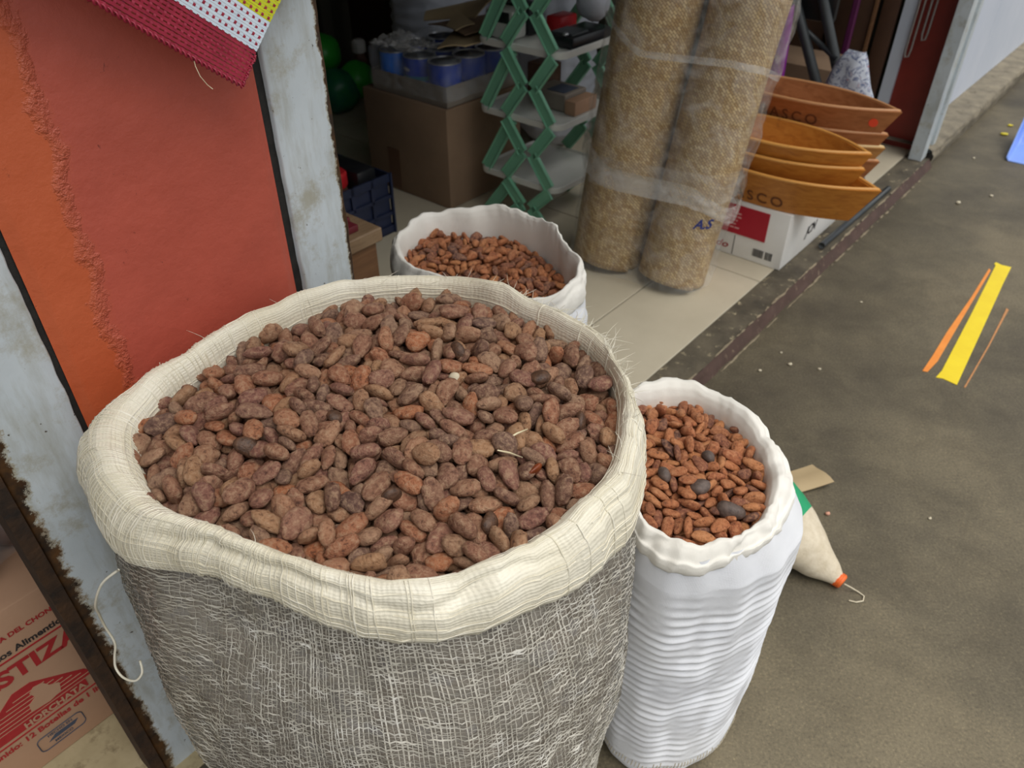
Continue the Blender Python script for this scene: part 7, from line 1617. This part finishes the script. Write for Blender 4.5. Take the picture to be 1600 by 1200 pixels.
# ------------------------------------------------------------------ large cardboard box, tray of cans
bb = thing('cardboard_box', W(1.95, 1.27, ZF), 'large brown cardboard box standing beside the shelf rack', 'box')
m = MB().rbox(1.756, 2.15, 1.061, 1.485, ZF, 0.398, 0.006, 2)
m.build('body', 'kraft', bb, smooth='auto')
MB().box(1.7540, 1.7555, 1.315, 1.375, ZF + 0.01, 0.20).build('packing_tape', 'tape_brown', bb, smooth=False)
ct = thing('can_tray', W(1.95, 1.25, 0.398), 'shallow greyish cardboard tray of cans on the large brown box', 'tray')
S0, S1, N0, N1, z0, z1 = 1.768, 2.130, 1.068, 1.435, 0.3985, 0.468
m = MB().box(S0, S1, N0, N1, z0, z0 + 0.003).box(S0, S0 + 0.003, N0, N1, z0, z1).box(S1 - 0.003, S1, N0, N1, z0, z1).box(S0, S1, N0, N0 + 0.003, z0, z1).box(S0, S1, N1 - 0.003, N1, z0, z1)
m.build('walls', 'kraft_grey', ct, smooth=False)
def film_fn(u, v):
    # film drawn over the cans: skirt down outside the tray, crumpled top
    a = 2 * math.pi * u
    ca, sa = math.cos(a), math.sin(a); k = max(abs(ca), abs(sa))
    hs, hn = (S1 - S0) / 2 + 0.004, (N1 - N0) / 2 + 0.004
    q = 1.0
    if v < 0.5: z = z0 + 0.02 + (0.545 - z0 - 0.02) * v * 2
    else: q = 1 - (v - 0.5) * 2; z = 0.548 + 0.012 * abs(noise.noise(Vector((ca * q * 4, sa * q * 4, 2))))
    p = W((S0 + S1) / 2 + ca / k * hs * q, (N0 + N1) / 2 + sa / k * hn * q, z)
    return p + Vector((noise.noise(p * 30), noise.noise(p * 30 + Vector((9, 0, 0))), noise.noise(p * 30 + Vector((0, 9, 0))) * 1.4)) * 0.006
MB().grid(film_fn, 120, 40, True).build('shrink_film', 'film', ct)
def glare_sheet(u, v):
    p = W(1.765 + 0.15 * v, 1.44 - 0.21 * u, 0.552 + 0.008 * math.sin(3 * u + 1) * v)
    d = 0.016 * abs(fnoise(p.x * 26, p.y * 26, 1)) + 0.010 * fnoise(p.x * 60, p.y * 60, 4)
    return p + Vector((0, 0, d))
MB().grid(glare_sheet, 60, 40).build('glare_film', 'bag_film2', ct)  # cloudier sheet, crumpled, stands in for white glare on the wrapping
can_pos = [(s, n) for s in (1.830, 1.948, 2.066) for n in (1.130, 1.250, 1.370)]
locs = ['nearest the tray corner', 'in the middle of the front row', 'at the left end of the front row']
for i, (s, n) in enumerate(can_pos):
    lab = ('blue can under film, ' + locs[i]) if i < 3 else 'blue can under film in the rear rows of the tray'
    cn = thing('tin_can', W(s, n, 0.402), lab, 'can', 'blue cans in the cardboard tray')
    MB().lathe(W(s, n, 0.402), [(0.055, 0.0), (0.057, 0.004), (0.0565, 0.008), (0.0565, 0.122), (0.057, 0.126), (0.055, 0.128)], 28).build('body', 'can_blue' if i == 2 else 'can_navy', cn, smooth='auto')
    MB().lathe(W(s, n, 0.402), [(0.0572, 0.127), (0.0572, 0.131), (0.052, 0.131), (0.051, 0.128), (0.0, 0.128)], 28, cap=False).build('lid', 'tin', cn, smooth='auto')
    if i == 1:
        MB().lathe(W(s, n, 0.402), [(0.0570, 0.055), (0.0570, 0.070)], 28, cap=False).build('teal_band', 'can_teal', cn)
        mm = MB()
        for k, (a0_, a1_, h_) in enumerate(((-0.30, -0.24, 0.006), (-0.20, 0.05, 0.010), (0.08, 0.22, 0.010), (0.25, 0.36, 0.008))):
            def onc(a_, z_, s=s, n=n): return W(s, n, 0.402 + z_) + Vector((math.cos(ANG + math.pi - 0.25 + a_), math.sin(ANG + math.pi - 0.25 + a_), 0)) * 0.0575
            mm.add([onc(a0_, 0.085), onc(a1_, 0.087), onc(a1_, 0.087 + h_), onc(a0_, 0.085 + h_)], [(0, 1, 2, 3)])
        mm.build('white_print', 'carton_white', cn, smooth=False)
# flattened carton pieces lying on top
cp = thing('cardboard_sheets', W(1.98, 1.18, 0.56), 'opened light brown carton flaps lying on the tray of cans', 'cardboard')
def sheet(name, corners, sag, mat='kraft_light', bend=0.0):
    a, b, c_, d = [Vector(W(*q)) for q in corners]
    m = MB().grid(lambda u, v: (a * (1 - u) + b * u) * (1 - v) + (d * (1 - u) + c_ * u) * v + Vector((0, 0, sag * math.sin(math.pi * u) + bend * math.sin(math.pi * v))), 10, 8).thick(0.004)
    m.build(name, mat, cp, smooth='auto')
sheet('lower_flap', [(1.77, 1.10, 0.588), (1.80, 1.005, 0.604), (2.08, 1.005, 0.598), (2.05, 1.26, 0.590)], 0.006)
sheet('middle_flap', [(1.95, 1.32, 0.598), (1.86, 1.06, 0.618), (2.10, 1.01, 0.640), (2.16, 1.25, 0.602)], 0.010, 'kraft')
sheet('top_flap', [(1.95, 1.34, 0.604), (2.03, 1.40, 0.612), (2.12, 1.12, 0.690), (1.98, 1.12, 0.640)], 0.012)
sheet('torn_flap', [(1.90, 1.18, 0.618), (1.98, 1.20, 0.648), (1.93, 1.08, 0.634), (1.86, 1.10, 0.622)], 0.004)

# ------------------------------------------------------------------ sacks and boards in the dim back
def soft_sack(name, S, N, z0, r, h, mat, label, seed, ripples=0.004):
    c_ = W(S, N, 0)
    def fn(u, v):
        a = 2 * math.pi * u
        rr = r * (1 - 0.10 * abs(2 * v - 1) ** 3) * min(1, (v + .02) * 12) ** .3 * (min(1, (1.001 - v) * 9) ** .5)
        z = z0 + h * v
        rr += 0.010 * fnoise(math.cos(a) * 3, math.sin(a) * 3, v * 4 + seed) + ripples * math.sin(v * h * 150 + 5 * fnoise(math.cos(a) * 2, math.sin(a) * 2, v * 6 + seed))
        return Vector((c_.x + math.cos(a) * rr, c_.y + math.sin(a) * rr, z))
    o = MB().grid(fn, 80, 90, True, uvf=lambda u, v: (u, v)).build(name, mat)
    return tag(o, label, 'sack')
soft_sack('full_sack', 2.36, 1.66, ZF + .002, 0.205, 1.05, 'grey_sack', 'tall greyish white wrinkled sack behind the large cardboard box', 4.0)
soft_sack('full_sack', 2.58, 1.22, ZF + .002, 0.16, 0.95, 'grey_sack', 'narrower grey sack between the tall sack and the shelf rack', 8.0, 0.002)
boxthing('dark_board', 2.60, 2.66, 2.18, 2.55, ZF, 1.7, 'brown_board', 'dark brown board leaning in the back corner of the shop', 'board', 0.003)
boxthing('olive_board', 2.36, 2.42, 2.46, 2.63, ZF, 1.8, 'dark_wall', 'olive grey board standing against the back wall', 'board', 0.003)
gbl = thing('green_bundle', W(2.26, 2.22, ZF), 'bright green plastic balls bundled on the floor in the back', 'plastic bundle')
def ball(c_, r, mat, nm):
    MB().grid(lambda u, v: c_ + Vector((math.sin(math.pi * v) * math.cos(2 * math.pi * u), math.sin(math.pi * v) * math.sin(2 * math.pi * u), math.cos(math.pi * v))) * r * (1 + 0.12 * fnoise(u * 4, v * 6, r * 99)), 20, 12, True).build(nm, mat, gbl)
ball(W(2.24, 2.33, ZF + 0.235), 0.085, 'bright_green', 'green_ball')
ball(W(2.20, 2.20, ZF + 0.10), 0.10, 'teal_green', 'blue_green_ball')
ball(W(2.30, 2.18, ZF + 0.13), 0.085, 'bright_green', 'green_ball')
ball(W(2.14, 2.30, ZF + 0.09), 0.09, 'bright_green', 'green_ball')
wbt = thing('bottle', W(2.48, 2.36, ZF), 'dark bottle with a white cap in the shadow beyond the green balls', 'bottle')
MB().lathe(W(2.48, 2.36, ZF), [(0.032, 0), (0.036, 0.01), (0.036, 0.15), (0.022, 0.19)], 18).build('body', 'dark_fill', wbt, smooth='auto')
MB().lathe(W(2.48, 2.36, ZF), [(0.030, 0.188), (0.034, 0.195), (0.034, 0.235), (0.024, 0.248)], 18).build('cap', 'carton_white', wbt, smooth='auto')

# navy crate with red lid, wooden bench with a maroon block
cr = thing('crate', W(1.31, 1.25, ZF), 'navy blue plastic crate on the floor beside the large cardboard box', 'crate')
S0, S1, N0, N1, z1 = 1.10, 1.51, 1.09, 1.40, 0.25
def lattice(a, b, n):
    # wall from point a to b (S,N) made of bars
    m = MB()
    for z in (ZF, 0.105, 0.165, z1 - 0.028):
        hh = 0.028 if z > 0.2 or z == ZF else 0.012
        p, q = Vector(a), Vector(b); d = (q - p).normalized(); o = Vector((-d.y, d.x)) * 0.006
        m.prism([W(p.x, p.y, z), W(q.x, q.y, z), W(q.x + o.x, q.y + o.y, z), W(p.x + o.x, p.y + o.y, z)], Vector((0, 0, hh)))
    for k in range(n + 1):
        f = k / n; c_ = Vector(a) * (1 - f) + Vector(b) * f; d = (Vector(b) - Vector(a)).normalized() * 0.006; o = Vector((-d.y, d.x))
        m.prism([W(c_.x - d.x, c_.y - d.y, ZF), W(c_.x + d.x, c_.y + d.y, ZF), W(c_.x + d.x + o.x, c_.y + d.y + o.y, ZF), W(c_.x - d.x + o.x, c_.y - d.y + o.y, ZF)], Vector((0, 0, z1 - ZF)))
    m.build('lattice_wall', 'crate', cr, smooth=False)
lattice((S0, N0), (S1, N0), 5); lattice((S1, N0), (S1, N1), 4); lattice((S1, N1), (S0, N1), 5); lattice((S0, N1), (S0, N0), 4)
MB().box(S0, S1, N0, N1, ZF + 0.001, ZF + 0.006).build('base', 'crate', cr, smooth=False)
for q in ((S0 + .008, S1 - .008, N0 + .008, N0 + .011), (S1 - .011, S1 - .008, N0 + .008, N1 - .008), (S0 + .008, S1 - .008, N1 - .011, N1 - .008), (S0 + .008, S0 + .011, N0 + .008, N1 - .008)):
    MB().box(*q, ZF + 0.004, z1 - 0.03).build('side_panel', 'crate', cr, smooth=False)
jr = thing('jar', W(1.345, 1.19, ZF + 0.008), 'jar with a round red lid standing in the navy crate', 'jar')
MB().lathe(W(1.345, 1.19, ZF + 0.008), [(0.045, 0), (0.05, 0.01), (0.05, 0.17), (0.042, 0.19)], 24).build('body', 'dark_fill', jr, smooth='auto')
MB().lathe(W(1.345, 1.19, ZF + 0.008), [(0.050, 0.185), (0.052, 0.19), (0.052, 0.225), (0.046, 0.232)], 24).build('lid', 'red_plastic', jr, smooth='auto')
boxthing('dark_packet', 1.405, 1.485, 1.13, 1.30, ZF + 0.008, 0.27, 'black_plastic', 'black packet standing in the navy crate beside the jar', 'packet', 0.01)
bn = thing('bench', W(0.80, 0.70, ZF), 'low wooden bench half hidden behind the pale frame', 'bench')
MB().rbox(0.62, 1.0, 0.545, 0.84, 0.385, 0.42, 0.003, 1).build('seat_board', 'bench_wood', bn, smooth='auto')
for s, n in ((0.64, 0.565), (0.955, 0.565), (0.64, 0.79), (0.955, 0.79)):
    MB().rbox(s, s + 0.032, n, n + 0.032, ZF, 0.385, 0.002, 1).build('leg', 'bench_leg', bn, smooth='auto')
MB().rbox(0.64, 0.985, 0.556, 0.564, 0.20, 0.385, 0.001, 1).build('front_board', 'bench_leg', bn, smooth='auto')
mb = thing('maroon_case', W(0.85, 0.64, 0.42), 'maroon ridged case lying on the low wooden bench', 'case')
MB().rbox(0.78, 0.950, 0.570, 0.72, 0.4205, 0.438, 0.003, 2).build('lower_half', 'maroon', mb, smooth='auto')
MB().rbox(0.785, 0.945, 0.590, 0.715, 0.438, 0.452, 0.004, 2).build('ridge', 'maroon', mb, smooth='auto')

# ------------------------------------------------------------------ things behind the trays
st = thing('folding_stand', W(2.80, 0.2, ZF), 'black tubular folding stand behind the wooden trays', 'stand')
def leg_tube(n0, z0, n1, z1, S=2.80):
    k = (ZF + 0.012 - z0) / (z1 - z0)
    nb = n0 + (n1 - n0) * k
    kt = (1.1 - z0) / (z1 - z0); nt_ = n0 + (n1 - n0) * kt
    MB().tube([W(S, nb, ZF + 0.012), W(S, n0, z0), W(S, n1, z1), W(S, nt_, 1.1)], 0.018, 10).build('leg', 'dark_metal', st)
leg_tube(0.205, 0.392, 0.358, 0.668)
leg_tube(0.127, 0.396, 0.240, 0.622, 2.82)
MB().tube([W(2.81, 0.17, 0.50), W(2.81, 0.34, 0.60)], 0.010, 8).build('brace', 'dark_metal', st)
MB().rbox(2.84, 2.87, 0.22, 0.62, 0.60, 0.95, 0.015, 2).build('black_panel', 'black_plastic', st, smooth='auto')
m = MB().grid(lambda u, v: W(2.74 + 0.02 * math.cos(2 * math.pi * u), 0.350 + 0.038 * math.sin(2 * math.pi * u) * (1 - 0.55 * v ** 3), ZF + 0.022 + 0.60 * v) + Vector((0, 0, 0.02 * fnoise(u * 3, v * 4))), 16, 16, True)
tag(m.build('purple_bag', 'purple'), 'bright purple bag peeking out beside the plastic-wrapped rolls', 'bag')
m = MB().grid(lambda u, v: W(2.73 + 0.05 * math.sin(math.pi * v) ** .5 * math.cos(2 * math.pi * u), 0.07 + 0.015 * v + (0.125 * (1 - 0.75 * v ** 3)) * math.sin(2 * math.pi * u), ZF + 0.003 + 0.515 * v) + Vector((0.01 * fnoise(u * 6, v * 7), 0.01 * fnoise(u * 6 + 4, v * 7), 0)), 40, 40, True)
tag(m.build('printed_bag', 'carrier'), 'white plastic bag with blue print standing behind the reddish trays', 'bag')
boxthing('brown_carton', 2.90, 3.15, 0.18, 0.50, ZF, 0.435, 'kraft', 'brown carton in shadow behind the black stand', 'box', 0.004)
for i, (S0_, n0, n1, lab) in enumerate(((3.40, 0.175, 0.235, 'narrow dark brown board standing next to the pale door strip'), (3.38, 0.25, 0.42, 'wide dark brown board standing second from the red door'), (3.42, 0.45, 0.75, 'dark brown board standing farthest from the red door'))):
    boxthing('wooden_board', S0_, S0_ + 0.03, n0, n1, ZF, 1.9, 'brown_board', lab, 'board', 0.002, 'boards by the red door')
tag(MB().rbox(3.365, 3.378, 0.243, 0.257, ZF, 1.6, 0.002, 1).build('wooden_lath', 'bench_leg', smooth='auto'), 'thin light brown lath leaning on the dark boards', 'lath')
tag(MB().rbox(3.28, 3.30, 0.29, 0.315, ZF, 1.2, 0.004, 1).build('slim_pole', 'magenta', smooth='auto'), 'thin dark magenta pole in shadow beside the boards', 'pole')
m = MB()
for k, (n_, z_) in enumerate(((0.105, 0.40), (0.062, 0.47))):
    m = MB().tube([W(3.415, n_, 1.2), W(3.412, n_, z_ + 0.02), W(3.405, n_ - 0.006, z_), W(3.405, n_ - 0.018, z_ + 0.004), W(3.41, n_ - 0.020, z_ + 0.03), W(3.412, n_ - 0.020, 1.2)], 0.0035, 6)
    tag(m.build('wire_hook', 'wire'), ('longer', 'shorter')[k] + ' wire hook hanging in front of the deep red door', 'hook')

# ------------------------------------------------------------------ neighbouring stall at the left
lb = thing('printed_carton', W(-0.10, 0.30, ZF), 'cardboard bottle carton with red and black printing at the lower left', 'carton')
MB().rbox(-0.36, 0.11, 0.157, 0.46, ZF + 0.0005, 0.372, 0.004, 2).build('body', 'kraft_pink', lb, smooth='auto')
NB = 0.1562
def lf(s0, z0, slope=0.0): return lambda x, y: W(s0 + x, NB, z0 + y + slope * x)
def bar(S0, S1, z0, z1, mat, nm='printed_rule'): MB().box(S0, S1, NB - 0.0002, NB + 0.0008, z0, z1).build(nm, mat, lb, smooth=False)
lettering('printed_lettering', 'MESTIZA DEL CHONTAL S.A', 0.0118, lf(-0.110, 0.322), 'print_red', lb, bold=0.0004)
lettering('printed_lettering', 'Productos Alimenticios', 0.0165, lf(-0.136, 0.292), 'print_black', lb, bold=0.0005)
bar(-0.32, 0.10, 0.2835, 0.2860, 'print_red')
lettering('printed_lettering', 'MESTIZA', 0.041, lf(-0.160, 0.244), 'print_red', lb, bold=0.0016, sx=1.10)
# pyramid emblem
def tri(pts, mat, nm, off=0.0): MB().prism([W(s, NB - off, z) for s, z in pts], W(0, 0.0008) - W(0, 0)).build(nm, mat, lb, smooth=False)
tri([(-0.175, 0.160), (0.005, 0.160), (-0.005, 0.178), (-0.070, 0.222), (-0.095, 0.222)], 'print_red', 'emblem_pyramid')
for k in range(6):
    tri([(-0.160 + 0.012 * k, 0.166 + 0.008 * k), (0.0 - 0.011 * k, 0.166 + 0.008 * k), (0.0 - 0.011 * k, 0.1672 + 0.008 * k), (-0.160 + 0.012 * k, 0.1672 + 0.008 * k)], 'kraft_pink', 'emblem_step_line', 0.0006)
tri([(-0.088, 0.166), (-0.062, 0.163), (-0.044, 0.168), (-0.040, 0.186), (-0.052, 0.194), (-0.058, 0.207), (-0.070, 0.210), (-0.078, 0.202), (-0.074, 0.190), (-0.086, 0.182)], 'kraft_pink', 'emblem_shape', 0.0008)
bar(-0.20, -0.010, 0.141, 0.157, 'print_red', 'emblem_banner')
lettering('printed_lettering', 'HORCHATA', 0.0165, lambda x, y: W(-0.105 + x, NB - 0.001, 0.1432 + y), 'kraft_pink', lb, bold=0.0006)
bar(-0.32, 0.10, 0.132, 0.1345, 'print_red')
lettering('printed_lettering', 'Contenido: 12 Botellas de 1 litro', 0.0155, lf(-0.190, 0.116), 'print_red', lb, bold=0.0005)
# rounded stamp
ring = []
for (cs_, cz_, a0) in ((-0.045, 0.094, 0), (-0.098, 0.094, 90), (-0.098, 0.078, 180), (-0.045, 0.078, 270)):
    for k in range(6):
        a = math.radians(a0 + 18 * k); ring.append(W(cs_ + math.cos(a) * 0.008, NB - 0.0002, cz_ + math.sin(a) * 0.008))
MB().tube(ring, 0.0008, 5, closed=True).build('stamp_outline', 'print_blue', lb)
tri([(-0.092, 0.083), (-0.052, 0.083), (-0.045, 0.090), (-0.080, 0.091)], 'print_blue', 'stamp_mark')
lettering('stamp_lettering', 'HECHO EN', 0.0075, lf(-0.090, 0.0935), 'print_blue', lb, bold=0.0002)
lettering('stamp_lettering', 'MEXICO', 0.0075, lf(-0.085, 0.0745), 'print_blue', lb, bold=0.0002)
pbag = thing('packet_bag', W(-0.12, 0.30, 0.373), 'clear plastic bag of brown packets on top of the printed carton', 'bag')
for i, (s, n, w_) in enumerate(((-0.24, 0.27, 0.10), (-0.10, 0.26, 0.11), (0.02, 0.28, 0.085), (-0.15, 0.38, 0.11))):
    c_ = W(s, n, 0.374)
    MB().grid(lambda u, v, c_=c_, w_=w_, i=i: c_ + Vector((math.sin(math.pi * v) * math.cos(2 * math.pi * u) * w_ * .8, math.sin(math.pi * v) * math.sin(2 * math.pi * u) * w_ * 0.62, (1 - math.cos(math.pi * v)) * 0.055)) * (1 + 0.07 * fnoise(u * 5, v * 5, i)) , 24, 14, True).build('brown_packet', 'dark_fill', pbag)
def lbag(u, v):
    a = 2 * math.pi * u
    q = math.sin(math.pi * v) ** 0.45
    p = W(-0.11 + math.cos(a) * 0.215 * q, 0.310 + math.sin(a) * 0.142 * q, 0.3745 + 0.150 * (1 - math.cos(math.pi * v)) / 2)
    p += Vector((fnoise(p.x * 18, p.y * 18, p.z * 18), fnoise(p.x * 18 + 7, p.y * 18, p.z * 18), fnoise(p.x * 18, p.y * 18 + 7, p.z * 18))) * 0.012
    p.z = max(0.3745, p.z)
    return p
MB().grid(lbag, 70, 36, True).build('clear_film', 'film', pbag)
